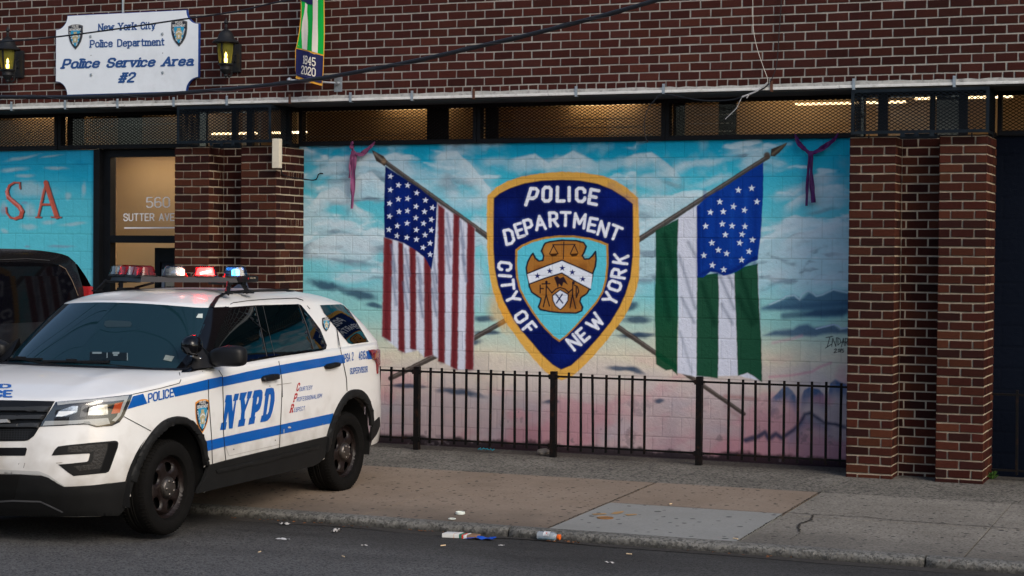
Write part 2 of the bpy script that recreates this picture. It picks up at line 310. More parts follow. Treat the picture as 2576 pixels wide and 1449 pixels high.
# ================================================================ painted block walls (colour per point of a fine sheet)
def vnoise(x, y, s, seed):
    r = np.random.default_rng(seed).random((256, 256)).astype(np.float32)
    x = np.asarray(x)/s; y = np.asarray(y)/s; xi = np.floor(x).astype(int); yi = np.floor(y).astype(int); fx = x-xi; fy = y-yi
    fx = fx*fx*(3-2*fx); fy = fy*fy*(3-2*fy); g = lambda a, b: r[a & 255, b & 255]
    return (g(xi, yi)*(1-fx)+g(xi+1, yi)*fx)*(1-fy)+(g(xi, yi+1)*(1-fx)+g(xi+1, yi+1)*fx)*fy
def fbm(x, y, s, seed, o=4): return sum(vnoise(x, y, s/2**k, seed+k)*.5**k for k in range(o))/sum(.5**k for k in range(o))
def sstep(a, b, x):
    t = np.clip((x-a)/(b-a), 0, 1); return t*t*(3-2*t)
class Paint:
    K = 1.0
    def __init__(s, U, V):
        s.U, s.V = U.astype(np.float32), V.astype(np.float32); s.c = np.zeros((len(U), 3), np.float32)
        s.nA = fbm(U, V, 46, 11)-.5; s.nB = fbm(U+900, V, 46, 31)-.5; s.nC = fbm(U, V, 9, 51)-.5; s.nD = fbm(U, V*1.6, 120, 71)-.5
    def col(s, c): return np.array(s2l(c), np.float32)*s.K
    def box(s, p, m):
        return np.nonzero((s.U > p[:, 0].min()-m) & (s.U < p[:, 0].max()+m) & (s.V > p[:, 1].min()-m) & (s.V < p[:, 1].max()+m))[0]
    def mix(s, i, a, c):
        a = np.clip(a, 0, 1)[:, None]; s.c[i] = s.c[i]*(1-a)+s.col(c)*a
    def seg(s, u, v, a, b):
        d = b-a; L = max(float(d@d), 1e-9); t = np.clip(((u-a[0])*d[0]+(v-a[1])*d[1])/L, 0, 1)
        return np.hypot(u-a[0]-t*d[0], v-a[1]-t*d[1]), t
    def fill(s, pts, c, soft=1.5, a=1.0, rag=0.0, warp=0.0):
        p = np.array(pts, np.float32); i = s.box(p, soft*2+warp*20+4)
        if not len(i): return
        u, v = s.U[i]+s.nA[i]*warp*20, s.V[i]+s.nB[i]*warp*20; ins = np.zeros(len(i), bool); dm = np.full(len(i), 1e9, np.float32)
        for k in range(len(p)):
            A, B = p[k], p[(k+1) % len(p)]; d, _ = s.seg(u, v, A, B); dm = np.minimum(dm, d)
            if A[1] != B[1]:
                cr = ((A[1] > v) != (B[1] > v)) & (u < (B[0]-A[0])*(v-A[1])/(B[1]-A[1])+A[0]); ins ^= cr
        sd = np.where(ins, dm, -dm)+s.nC[i]*rag
        s.mix(i, a*sstep(-soft, soft, sd), c)
    def line(s, pts, w, c, soft=1.2, a=1.0, rag=0.0, w2=None, warp=0.0):
        p = np.array(pts, np.float32); w2 = w if w2 is None else w2; m = max(w, w2)/2+soft*2+warp*20+3; i = s.box(p, m)
        if not len(i): return
        u, v = s.U[i]+s.nA[i]*warp*20, s.V[i]+s.nB[i]*warp*20; best = np.full(len(i), 1e9, np.float32); n = len(p)-1
        for k in range(n):
            d, t = s.seg(u, v, p[k], p[k+1]); best = np.minimum(best, d-(w+(w2-w)*(k+t)/n)/2)
        s.mix(i, a*sstep(soft, -soft, best+s.nC[i]*rag), c)
    def blob(s, x, y, rx, ry, ang, c, a=.8, warp=1.0, hard=.0):
        i = s.box(np.array([[x-max(rx, ry)*1.6, y-max(rx, ry)*1.6], [x+max(rx, ry)*1.6, y+max(rx, ry)*1.6]]), 6)
        if not len(i): return
        u = s.U[i]-x+s.nA[i]*warp*rx*.9; v = s.V[i]-y+s.nB[i]*warp*ry*1.6; t = R(ang); q = np.hypot((u*math.cos(t)+v*math.sin(t))/rx, (v*math.cos(t)-u*math.sin(t))/ry)
        s.mix(i, a*sstep(1.15, .2+hard, q), c)
    def puff(s, pts, depth, c, a=.85, warp=.5, fade=1.0):
        """cloud: crisp upper edge along pts, fading downwards over depth"""
        p = np.array(pts, np.float32); i = s.box(np.r_[p, p+[[0, depth]]], 12)
        if not len(i): return
        u, v = s.U[i]+s.nA[i]*warp*14, s.V[i]+s.nB[i]*warp*14; o = np.argsort(p[:, 0]); top = np.interp(u, p[o, 0], p[o, 1]); x0, x1 = p[:, 0].min(), p[:, 0].max()
        e = np.minimum(sstep(x0, x0+.18*(x1-x0), u), sstep(x1, x1-.18*(x1-x0), u))
        s.mix(i, a*e*sstep(-3, 5, v-top)*(1-sstep(depth*.15, depth, v-top))*(1+s.nC[i]*.5), c)
    def star(s, x, y, r, c, rot=-90, a=1.0, soft=.7):
        s.fill([(x+(r if k % 2 == 0 else r*.42)*math.cos(R(rot+36*k)), y+(r if k % 2 == 0 else r*.42)*math.sin(R(rot+36*k))) for k in range(10)], c, soft, a)
    def letter(s, ch, cx, cy, wx_, h, ang, c, w, slant=0, glow=None):
        st, W = glyph_strokes(ch, .28); t = R(ang); sx = wx_/max(W, .3)
        f = lambda q: (cx+((q[0]-W/2)*sx+slant*(q[1]-.5))*math.cos(t)+(q[1]-.5)*h*math.sin(t), cy+((q[0]-W/2)*sx+slant*(q[1]-.5))*math.sin(t)-(q[1]-.5)*h*math.cos(t))
        for g in ([glow] if glow else [])+[None]:
            for q in st:
                if g: s.line([f(z) for z in q], w+7, g, 4, .35)
                else: s.line([f(z) for z in q], w, c, 1.0, .97, 1.4)
X0, X1, NX = -9.865, -3.58, 1090
Z0_, Z1_, NZ = -.06, 3.24, 572
BLK = .2035
def block_sheet(x0, x1, nx, z0, z1, nz, seed):
    xs = np.linspace(x0, x1, nx+1); zs = np.linspace(z0, z1, nz+1); X, Z = np.meshgrid(xs, zs); X = X.ravel(); Z = Z.ravel()
    wob = (fbm(X, Z, .35, seed)-.5)*.006
    k = np.floor((3.2685-Z+wob)/BLK).astype(int); ph = np.where(k % 2 == 0, .101, 0.0); f = (3.2685-Z+wob)/BLK-k; dh = np.minimum(f, 1-f)*BLK
    xx = (X+9.402+ph+wob)/BLK; fx = xx-np.floor(xx); dv = np.minimum(fx, 1-fx)*BLK
    blk = (np.floor(xx).astype(int)*7919+k*104729) % 997/997.0
    amp = .55+.6*fbm(X, Z, .4, seed+3); jh = sstep(.008, .002, dh)*amp; jv = sstep(.007, .002, dv)*amp*.75
    j = np.maximum(jh, jv); tex = (fbm(X, Z, .02, seed+9)-.5)*.004+(blk-.5)*.003
    Y = .0+j*.0035-tex
    return X, Y, Z, j, jh, blk
def sheet_faces(nx, nz):
    w = nx+1; a = (np.arange(nz)[:, None]*w+np.arange(nx)[None]).ravel(); return np.stack([a, a+1, a+w+1, a+w], 1)
def sheet_obj(name, X, Y, Z, nx, nz, col, mat, parent):
    F_ = sheet_faces(nx, nz); me = bpy.data.meshes.new(name); n = len(X); m = len(F_)
    me.vertices.add(n); me.loops.add(m*4); me.polygons.add(m)
    me.vertices.foreach_set('co', np.stack([X, Y, Z], 1).astype(np.float32).ravel()); me.loops.foreach_set('vertex_index', F_.ravel().astype(np.int32))
    me.polygons.foreach_set('loop_start', (np.arange(m)*4).astype(np.int32)); me.polygons.foreach_set('use_smooth', np.ones(m, bool))
    me.update(calc_edges=True); me.materials.append(mat)
    a = me.color_attributes.new('Col', 'FLOAT_COLOR', 'POINT'); c = np.ones((n, 4), np.float32); c[:, :3] = col; a.data.foreach_set('color', c.ravel())
    o = bpy.data.objects.new(name, me); COL.objects.link(o); return put(o, parent)
building = empty('police_station_building', (-7, 0, 0), 'police station with dark red brick above and painted block walls and brick piers below', 'building')
Paint.K = 1.0
m_mural = M('mural_paint', attr=True, rough=.8, bump=.35, bscale=90, spec=.08)
X, Y, Z, JT, JH, BL = block_sheet(X0, X1, NX, Z0_, Z1_, NZ, 5)
U, V = pxn(np.stack([X, np.zeros_like(X), Z], 1))
P = Paint(U, V)
# --- sky
vs_ = np.array([340, 400, 470, 560, 640, 720, 790, 850, 900, 950, 1010, 1080, 1190], np.float32)
cs_ = np.array([s2l(c) for c in [(10, 148, 186), (38, 168, 198), (84, 186, 206), (112, 194, 208), (122, 196, 208), (128, 196, 206), (150, 198, 196), (186, 200, 188), (208, 202, 184), (204, 192, 182), (192, 174, 176), (190, 162, 166), (182, 144, 152)]])*Paint.K
vv = V+P.nD*70; P.c[:] = np.stack([np.interp(vv, vs_, cs_[:, k]) for k in range(3)], 1)
i = np.arange(len(U)); P.mix(i, sstep(.05, .3, P.nD)*.35*sstep(620, 480, V), (20, 158, 196)); P.mix(i, sstep(.0, .35, P.nB+P.nD*.5)*.4*sstep(800, 640, V), (168, 196, 206))
WH, GY, SL = (190, 206, 216), (118, 138, 154), (54, 78, 104)
def cloud(u, v): 
    w = fbm(u, v, 80, 301)-.5; return fbm(u+60*w+.45*v*(u > 1600), v*2.5+40*w, 190, 311, 5)
d0 = cloud(U, V); d1 = cloud(U, V-11); up_ = sstep(800, 690, V)
P.mix(i, up_*sstep(.45, .62, d0)*.68, WH); P.mix(i, up_*sstep(.02, .09, d1-d0)*sstep(.46, .56, d0)*.75, GY); P.mix(i, up_*sstep(.03, .10, d0-d1)*sstep(.44, .50, d0)*.5, (214, 226, 232))
lo_ = sstep(870, 940, V); d2 = cloud(U+700, V*.8); P.mix(i, lo_*sstep(.47, .62, d2)*.45, (190, 182, 184)); P.mix(i, lo_*sstep(.52, .40, d2)*.40, (198, 138, 152))
# --- white clouds with grey undersides
for b in [(830, 430, 70, 22, -8), (900, 398, 70, 14, -8), (1010, 420, 70, 30, 12), (1060, 470, 60, 40, 20), (870, 480, 60, 26, 0), (1180, 430, 70, 26, 4), (1160, 500, 70, 36, 10), (1130, 390, 60, 12, -5),
          (850, 560, 70, 30, 6), (900, 620, 60, 40, 10), (820, 640, 50, 30, 0), (880, 690, 70, 22, 6), (1240, 405, 50, 16, 0), (1330, 415, 90, 20, -4), (1440, 420, 100, 24, 4), (1560, 410, 90, 18, -10),
          (1640, 460, 60, 24, 24), (1700, 430, 90, 14, -14), (1780, 410, 80, 12, -12), (1650, 510, 50, 30, 10), (1720, 500, 50, 16, -20), (1800, 455, 60, 14, -18), (1280, 560, 30, 60, 0), (1230, 620, 26, 40, 0),
          (1990, 480, 60, 20, -14), (2060, 455, 60, 16, -16), (2090, 510, 60, 22, -12), (1980, 560, 50, 22, -14), (2070, 580, 70, 18, -14), (2010, 630, 60, 18, -14), (2110, 640, 40, 24, -10), (1960, 690, 40, 20, -10), (2080, 700, 60, 18, -8), (1200, 700, 24, 70, 0), (1215, 560, 30, 30, 0)]:
    P.blob(*b, WH, .55, 1.0)
for b in [(870, 455, 60, 10, -4), (1000, 455, 60, 12, 14), (1090, 520, 70, 14, 14), (850, 590, 60, 10, 4), (900, 660, 80, 10, 4), (1180, 455, 60, 10, 4), (1340, 440, 60, 9, 0), (1480, 445, 60, 9, 6), (1690, 465, 40, 8, 20), (880, 730, 80, 9, 8), (1130, 470, 40, 26, 0), (2070, 530, 50, 7, -12), (2010, 590, 50, 6, -12), (1620, 540, 30, 14, 0)]:
    P.blob(*b, GY, .5, 1.0)
for pts, d in [([(1260, 405), (1300, 395), (1345, 385), (1380, 410), (1410, 395), (1440, 380), (1490, 400), (1520, 425)], 40), ([(1560, 400), (1600, 385), (1640, 380), (1680, 410), (1720, 450)], 60), ([(880, 470), (905, 440), (935, 430), (960, 455), (985, 470)], 50),
               ([(760, 620), (800, 600), (850, 585), (900, 590), (960, 630)], 60), ([(770, 520), (810, 480), (850, 470), (900, 520), (950, 540)], 55), ([(1080, 400), (1110, 385), (1150, 380), (1190, 420), (1230, 470), (1260, 520)], 70),
               ([(1960, 520), (2000, 500), (2050, 470), (2100, 465), (2140, 460)], 40), ([(1955, 610), (2000, 590), (2060, 570), (2130, 560)], 40)]:
    P.puff(pts, d, (196, 212, 220), .75)
# --- dark streak clouds and far hills
for b in [(820, 718, 60, 16, 8), (900, 745, 60, 12, 14), (945, 770, 30, 8, 10), (860, 800, 60, 8, 4), (1215, 800, 34, 12, -2), (1225, 838, 40, 8, 2), (1190, 862, 30, 10, 0), (1585, 772, 26, 12, -8), (1600, 805, 50, 12, 0), (1590, 845, 50, 9, 4), (1620, 842, 40, 7, 0),
          (1145, 985, 50, 9, 4), (1190, 995, 40, 8, 8), (1030, 972, 60, 8, 3), (1380, 1010, 26, 7, 0), (1560, 925, 50, 8, 6), (1600, 930, 30, 10, 20), (1660, 1010, 16, 8, 0)]:
    P.blob(*b, SL, .85, .9, .15)
z5 = lambda pts: mp(Z5, pts); z9 = lambda pts: mp(Z9, pts)
P.fill(z5([(130, 325), (230, 275), (330, 235), (420, 195), (490, 235), (560, 155), (650, 195), (700, 190), (800, 140), (980, 170), (980, 300), (900, 400), (700, 410), (480, 395), (600, 350), (300, 345)]), (70, 104, 132), 7, .85, 3, .35)
P.line(z5([(190, 285), (330, 225), (345, 205), (430, 195), (480, 240), (500, 185), (560, 152), (610, 175), (640, 205), (700, 190), (760, 160), (810, 140), (940, 170)]), 4, (170, 196, 210), 1.6, .85)
P.line(z5([(330, 395), (600, 372), (960, 350)]), 16, (58, 84, 112), 6, .7); P.line(z5([(130, 325), (500, 300), (960, 270)]), 12, (54, 84, 116), 7, .5)
P.fill(z5([(130, 585), (240, 535), (410, 520), (470, 480), (560, 475), (620, 505), (720, 500), (810, 480), (880, 520), (980, 505), (980, 560), (700, 575), (600, 590), (400, 590)]), (72, 98, 128), 6, .85, 3, .3)
P.line(z5([(640, 520), (720, 500), (810, 478), (850, 490), (880, 518), (960, 508)]), 3.5, (176, 192, 214), 1.5, .8)
P.line(z5([(220, 655), (400, 620), (500, 590)]), 6, (200, 150, 170), 5, .5); P.line(z5([(190, 985), (400, 970), (600, 935), (670, 890), (780, 850)]), 6, (200, 140, 156), 4, .6)
for pts in ([(310, 735), (360, 690), (420, 628), (450, 625), (490, 660), (540, 730)], [(540, 720), (570, 650), (610, 625), (680, 640), (740, 700)], [(740, 720), (765, 600), (800, 572), (860, 600), (900, 610)]):
    P.puff(z9(pts), 60, (72, 102, 140), .85, .25)
P.line(z9([(150, 1015), (240, 990), (290, 960), (320, 1005), (370, 970), (410, 1000), (500, 940), (550, 890), (580, 830), (620, 820), (660, 850), (720, 890), (800, 900), (900, 935)]), 13, (44, 62, 92), 5, .85, 2, 7, .12)
P.puff(z9([(420, 1000), (500, 950), (560, 880), (600, 830), (660, 860), (720, 900), (800, 910)]), 50, (110, 124, 150), .5, .25)
P.line(z9([(0, 700), (100, 705), (230, 720)]), 10, (150, 90, 90), 6, .5); P.line(z9([(0, 770), (120, 860)]), 8, (150, 110, 110), 6, .35)
for k in range(26):
    r_ = random.random; P.blob(760+1370*r_(), 975+185*r_(), 30+40*r_(), 14+22*r_(), 0, random.choice([(190, 184, 188), (206, 146, 154), (180, 172, 180), (204, 176, 176)]), .5, 1.0)
# --- poles
PB = (74, 66, 62)
for a_, b_, w1, w2 in [(Z1(440, 272), (1250, 612), 11, 15), ((1530, 806), (1871, 1041), 14, 10), (Z3(1215, 232), Z3(250, 850), 12, 14), ((1290, 796), (1190, 852), 13, 13), ((1095, 896), (982, 952), 14, 12)]:
    P.line([a_, b_], w1, PB, 1.6, .95, 1.5, w2); P.line([(a_[0]+1, a_[1]-3), (b_[0]+1, b_[1]-3)], 3, (132, 124, 120), 2, .6)
P.fill(mp(Z1, [(338, 180), (385, 205), (425, 225), (452, 262), (432, 300), (405, 280), (372, 262)]), PB, 1.5, 1, 1); P.line(mp(Z1, [(360, 205), (410, 250)]), 6, (160, 150, 140), 3, .6); P.blob(*Z1(427, 262), 9, 9, 0, (150, 130, 110), .9, 0)
P.fill(mp(Z3, [(1240, 175), (1355, 128), (1345, 150), (1300, 200), (1265, 228), (1235, 225)]), PB, 1.4, 1, 1); P.line(mp(Z3, [(1250, 210), (1340, 140)]), 5, (130, 118, 100), 2.5, .7); P.blob(*Z3(1210, 220), 10, 10, 0, (96, 84, 76), .95, 0, .3)
# --- flag with stars and stripes
RD, RD2, FW, SH = (122, 32, 38), (92, 22, 30), (204, 208, 222), (136, 148, 170)
tops = [(815, 575), (868, 612), (932, 640), (977, 668), (1030, 705), (1085, 748)]
st_bot = [Z6(830, 350), Z6(892, 372), Z6(953, 375), Z6(1023, 374)]
P.fill(mp(Z1, [(428, 810), (600, 850), (770, 930), (812, 560), (1088, 750), (1085, 1100), (1080, 1440)])+[Z6(1022, 372), Z6(890, 372), Z6(785, 318), Z6(690, 248), Z6(615, 268), Z6(560, 210), Z6(455, 235), Z6(400, 205), Z6(335, 148), Z6(265, 92)], FW, 2.8, .97, 2)
def stripe(a, b, c, d): P.fill([a, b, c, d], RD, 3.0, .95, 2.5); P.line([((a[0]+b[0])/2, (a[1]+b[1])/2), ((c[0]+d[0])/2, (c[1]+d[1])/2)], 8, RD2, 6, .5); 
stripe(Z1(425, 812), Z1(490, 835), Z6(337, 137), Z6(263, 95)); stripe(Z1(530, 845), Z1(566, 860), Z6(457, 236), Z6(398, 204)); stripe(Z1(610, 880), Z1(660, 900), Z6(549, 211), Z6(497, 195))
stripe(Z1(716, 950), Z1(768, 985), Z6(686, 250), Z6(614, 270)); stripe(Z1(818, 570), Z1(868, 610), Z6(786, 320), Z6(728, 302)); stripe(Z1(930, 640), Z1(976, 665), Z6(891, 373), Z6(832, 345)); stripe(Z1(1030, 700), Z1(1086, 750), Z6(1023, 374), Z6(953, 372))
for a_, b_ in [((500, 870), (520, 1430)), ((588, 900), (600, 1440)), ((690, 960), (680, 1300)), ((890, 640), (880, 1430)), ((1000, 700), (985, 1430)), ((795, 950), (790, 1430))]:
    for t in range(3): x_ = a_[0]+random.uniform(-8, 8); P.line(mp(Z1, [(x_-14, a_[1]+120*t), (x_+16, a_[1]+120*t+190)]), 6, (112, 124, 150), 4.5, .7)
P.fill(mp(Z1, [(437, 298), (560, 378), (690, 462), (812, 560), (803, 740), (793, 900), (772, 1048), (722, 960), (640, 895), (560, 852), (430, 812), (427, 600)]), (10, 34, 100), 1.6, 1, 1.5)
P.blob(*Z1(600, 600), 40, 100, 0, (14, 52, 140), .5, 1.2); P.line(mp(Z1, [(470, 340), (480, 640)]), 10, (60, 84, 150), 8, .35); P.line(mp(Z1, [(650, 470), (640, 800)]), 14, (8, 18, 72), 9, .5)
for x_, y_ in [(475, 372), (533, 435), (599, 437), (474, 470), (665, 492), (532, 537), (599, 533), (728, 545), (468, 568), (660, 590), (779, 600), (537, 628), (598, 622), (721, 628), (468, 662), (658, 673), (771, 685), (524, 731), (595, 712), (715, 713), (463, 758), (662, 760), (771, 762), (521, 803), (593, 815), (725, 797), (663, 829), (762, 857), (711, 888), (762, 938)]:
    P.star(*Z1(x_, y_), 8.2, (206, 212, 228), -82+random.uniform(-8, 8))
# --- green and white flag
GR, GR2 = (8, 78, 52), (4, 52, 38)
P.fill(mp(Z3, [(560, 675), (705, 580), (706, 1110), (980, 1075), (1145, 1010), (1160, 1440)])+[(1915, 958), (1855, 945), (1752, 948), (1703, 938)]+mp(Z3, [(570, 1400)]), FW, 2.2, .97, 2)
def gs(pts): P.fill(pts, GR, 2.0, .97, 2)
gs(mp(Z3, [(402, 765), (568, 678), (560, 900), (565, 1300)])+[(1704, 880), (1704, 944), (1690, 930), (1675, 932), (1650, 916)]+mp(Z3, [(395, 1300), (405, 1000)]))
gs(mp(Z3, [(703, 1095), (855, 1070), (862, 1200), (858, 1400)])+[(1807, 900), (1806, 952), (1780, 948), (1752, 946)]+mp(Z3, [(700, 1400)]))
gs(mp(Z3, [(972, 1040), (1142, 1005), (1150, 1250), (1160, 1440)])+[(1915, 860), (1917, 962), (1895, 945), (1880, 938), (1856, 946)]+mp(Z3, [(985, 1400), (975, 1200)]))
for a_, b_ in [((470, 800), (540, 1100)), ((430, 1000), (500, 1400)), ((740, 1150), (830, 1440)), ((1020, 1080), (1130, 1420)), ((1000, 1250), (1100, 1440))]: P.line(mp(Z3, [a_, b_]), 12, GR2, 8, .55)
for a_, b_ in [((575, 950), (690, 1330)), ((590, 1250), (680, 1430)), ((640, 850), (690, 950)), ((870, 1100), (970, 1330)), ((880, 1300), (960, 1440)), ((930, 1090), (965, 1180))]: P.line(mp(Z3, [a_, b_]), 7, (120, 130, 150), 5, .6)
P.line([Z3(580, 1500), (1740, 935)], 6, (130, 140, 158), 5, .5)
P.fill(mp(Z3, [(1183, 272), (1182, 500), (1165, 800), (1142, 975), (1080, 1000), (1020, 1045), (950, 1080), (895, 1092), (850, 1068), (800, 1062), (745, 1105), (706, 1103), (702, 900), (702, 588), (780, 520), (880, 465), (1000, 385), (1100, 320)]), (18, 66, 150), 1.6, 1, 1.5)
for x_ in (760, 850, 960, 1060, 1130): P.line(mp(Z3, [(x_, 480), (x_-10, 1000)]), 8, random.choice([(30, 88, 176), (10, 46, 124)]), 6, .5)
P.line(mp(Z3, [(715, 600), (712, 1090), (800, 1050), (870, 1075), (960, 1060), (1040, 1010), (1130, 960)]), 9, (10, 40, 116), 4, .7)
for x_, y_ in [(1003, 472), (1099, 458), (1137, 556), (868, 556), (967, 591), (800, 632), (893, 628), (1047, 617), (765, 733), (886, 717), (957, 731), (1050, 735), (908, 795), (1030, 792), (1105, 832), (810, 854), (1013, 854), (857, 906), (917, 931), (1080, 916), (752, 945), (1026, 977), (814, 1016), (896, 1048)]:
    P.star(*Z3(x_, y_), 8.8, (206, 216, 228), -86+random.uniform(-8, 8))
# --- shield
z2 = lambda pts: mp(Z2, pts)
OR, NV, GD, BK = (212, 168, 84), (8, 26, 92), (182, 138, 66), (10, 16, 46)
out_ = [(78, 215), (130, 165), (210, 120), (300, 90), (420, 70), (560, 58), (700, 65), (820, 85), (910, 120), (980, 165), (1050, 230), (1057, 400), (1060, 600), (1055, 750), (1035, 830), (1000, 920), (960, 1000), (900, 1080), (830, 1170), (760, 1250), (690, 1320), (630, 1375), (560, 1402), (500, 1385), (450, 1345), (380, 1270), (320, 1200), (255, 1110), (200, 1030), (150, 930), (115, 830), (90, 700), (78, 560), (76, 400)]
blu_ = [(123, 230), (160, 200), (230, 165), (320, 135), (430, 118), (560, 113), (680, 118), (790, 138), (880, 175), (960, 225), (1015, 268), (1017, 400), (1015, 600), (1000, 740), (970, 840), (930, 930), (870, 1030), (790, 1130), (700, 1230), (620, 1305), (555, 1332), (500, 1300), (430, 1235), (360, 1150), (290, 1070), (235, 985), (185, 890), (150, 790), (130, 690), (120, 560), (120, 400)]
in_ = [(262, 560), (300, 530), (370, 500), (450, 480), (540, 470), (640, 470), (740, 485), (810, 505), (858, 525), (860, 650), (850, 750), (830, 830), (790, 900), (730, 970), (650, 1060), (590, 1120), (545, 1155), (500, 1125), (430, 1050), (370, 970), (320, 890), (285, 820), (265, 740), (258, 650)]
P.fill(z2(out_), OR, 1.8, .98, 2.5); P.blob(*Z2(1030, 500), 12, 160, 0, (226, 172, 84), .5, .6); P.blob(*Z2(160, 960), 30, 90, -25, (222, 160, 60), .5, .8)
P.fill(z2(blu_), NV, 1.3, 1, 1.2); P.blob(*Z2(900, 250), 60, 40, 20, (18, 46, 140), .6, 1); P.blob(*Z2(200, 300), 40, 60, 0, (16, 44, 132), .6, 1); P.blob(*Z2(560, 250), 130, 30, 0, (10, 22, 78), .6, 1); P.blob(*Z2(580, 1240), 50, 40, 0, (18, 44, 130), .5, 1); P.blob(*Z2(930, 700), 22, 100, 10, (18, 42, 124), .5, 1)
P.line(z2(blu_+blu_[:1]), 2.5, (8, 16, 56), 1.4, .6, 1.5)
P.fill(z2(in_), GD, 1.4, 1, 1.5); ctr = np.array([558, 760.]); P.fill(z2([tuple(ctr+(np.array(q)-ctr)*(.955 if q[1] < 1000 else .965)) for q in in_]), (96, 190, 208), 1.2, 1, 1.2)
em = [(440, 540), (452, 520), (480, 510), (560, 500), (650, 503), (700, 515), (716, 540), (705, 575), (690, 600), (705, 622), (735, 620), (757, 600), (776, 573), (780, 620), (775, 670), (760, 710), (752, 760), (740, 810), (720, 845), (682, 870), (676, 895), (692, 930), (688, 955), (650, 970), (560, 968), (480, 960), (420, 947), (408, 930), (420, 900), (425, 875), (400, 860), (365, 835), (350, 800), (345, 760), (335, 720), (330, 680), (340, 640), (360, 600), (374, 585), (388, 615), (412, 635), (437, 630), (442, 600), (428, 570)]
P.fill(z2(em), (164, 116, 58), 1.2, 1, 1); P.blob(*Z2(430, 700), 26, 20, 0, (118, 70, 34), .6, 1); P.blob(*Z2(620, 860), 22, 30, 0, (120, 76, 38), .55, 1); P.blob(*Z2(480, 560), 20, 14, 0, (190, 140, 76), .5, 1); P.blob(*Z2(700, 680), 16, 18, 0, (126, 80, 38), .5, 1); P.blob(*Z2(640, 600), 40, 14, 0, (192, 132, 56), .6, 1)
P.line(z2(em+em[:1]), 4.2, BK, 1.0, .95, 1)
P.fill(z2([(336, 716), (460, 666), (560, 630), (650, 668), (757, 716), (745, 818), (640, 762), (560, 712), (450, 745), (352, 782)]), (214, 220, 230), 1, 1, 1)
P.line(z2([(336, 716), (460, 666), (560, 630), (650, 668), (757, 716)]), 3.2, BK, .9); P.line(z2([(352, 782), (450, 745), (560, 712), (640, 762), (745, 818)]), 3.2, BK, .9)
for x_, y_ in [(402, 730), (481, 699), (562, 680), (627, 707), (694, 751)]: P.star(*Z2(x_, y_), 8.2, (24, 40, 110), -88)
for q in [[(572, 512), (569, 620)], [(500, 530), (645, 528)], [(505, 535), (480, 588)], [(505, 535), (535, 588)], [(640, 530), (615, 585)], [(640, 530), (662, 580)]]: P.line(z2(q), 2.4, BK, .8)
for x_ in (507, 638): P.fill(z2([(x_-30, 588), (x_+30, 584), (x_+16, 602), (x_-14, 606)]), (60, 36, 24), 1, .95)
P.fill(z2([(500, 856), (548, 820), (600, 850), (598, 890), (575, 925), (550, 948), (520, 925), (502, 890)]), (206, 212, 224), 1, 1); P.line(z2([(500, 856), (548, 820), (600, 850), (598, 890), (575, 925), (550, 948), (520, 925), (502, 890), (500, 856)]), 2.6, BK, .8)
for q in [[(522, 850), (565, 905)], [(562, 848), (525, 905)]]: P.line(z2(q), 3.4, (34, 48, 96), 1)
for q in [[(460, 765), (458, 850), (440, 930)], [(458, 850), (480, 925)], [(432, 782), (482, 780)], [(420, 790), (420, 840)], [(420, 812), (440, 812)], [(460, 795), (495, 840)], [(630, 770), (628, 850), (612, 935)], [(628, 850), (648, 940)], [(628, 815), (600, 840)], [(640, 790), (660, 800), (668, 830), (652, 870), (652, 800)], [(495, 840), (520, 815), (548, 805), (580, 815), (605, 838)]]: P.line(z2(q), 3.0, (30, 24, 40), .9)
P.blob(*Z2(460, 770), 4, 4, 0, BK, .9, 0, .4); P.blob(*Z2(634, 775), 4, 5, 0, BK, .9, 0, .4)
P.fill(z2([(508, 740), (530, 730), (548, 745), (570, 735), (582, 755), (600, 790), (570, 770), (560, 800), (540, 780), (535, 810), (522, 775)]), (28, 22, 44), 1, .95, 1)
LW = (222, 226, 236)
for ch, x_, y_, w_, h_, an, sl in [('P', 368, 222, 48, 108, 4, 26), ('O', 463, 204, 50, 88, 0, 4), ('L', 552, 204, 44, 88, 0, 2), ('I', 606, 204, 10, 84, 0, 0), ('C', 680, 208, 52, 84, 3, -4), ('E', 764, 222, 50, 90, 11, -2)]: P.letter(ch, *Z2(x_, y_), w_*SC/1.61, h_*SC/1.61, an, LW, 8.2, sl*SC/1.61, (60, 80, 150))
for ch, x_, y_, w_, h_, an in [('D', 220, 478, 50, 90, -12), ('E', 288, 436, 44, 84, -18), ('P', 345, 412, 44, 86, -14), ('A', 420, 388, 58, 84, -8), ('R', 506, 366, 48, 86, -3), ('T', 583, 364, 58, 84, 1), ('M', 674, 376, 64, 86, 6), ('E', 757, 402, 46, 82, 12), ('N', 826, 428, 52, 86, 16), ('T', 904, 452, 62, 84, 22)]: P.letter(ch, *Z2(x_, y_), w_*SC/1.61, h_*SC/1.61, an, LW, 7.2, 0, (60, 80, 150))
for ch, x_, y_, w_, h_, an in [('C', 192, 668, 46, 78, 96), ('I', 193, 730, 8, 74, 94), ('T', 212, 788, 56, 74, 84), ('Y', 243, 872, 54, 78, 66), ('O', 298, 994, 52, 74, 56), ('F', 352, 1066, 42, 76, 50), ('N', 636, 1158, 54, 84, -38), ('E', 694, 1110, 44, 78, -42), ('W', 775, 1028, 84, 82, -50), ('Y', 872, 878, 52, 84, -62), ('O', 900, 794, 52, 76, -72), ('R', 925, 714, 50, 84, -80), ('K', 938, 622, 50, 88, -82)]: P.letter(ch, *Z2(x_, y_), w_*SC/1.61, h_*SC/1.61, an, LW, 7.2, 0, (60, 80, 150))
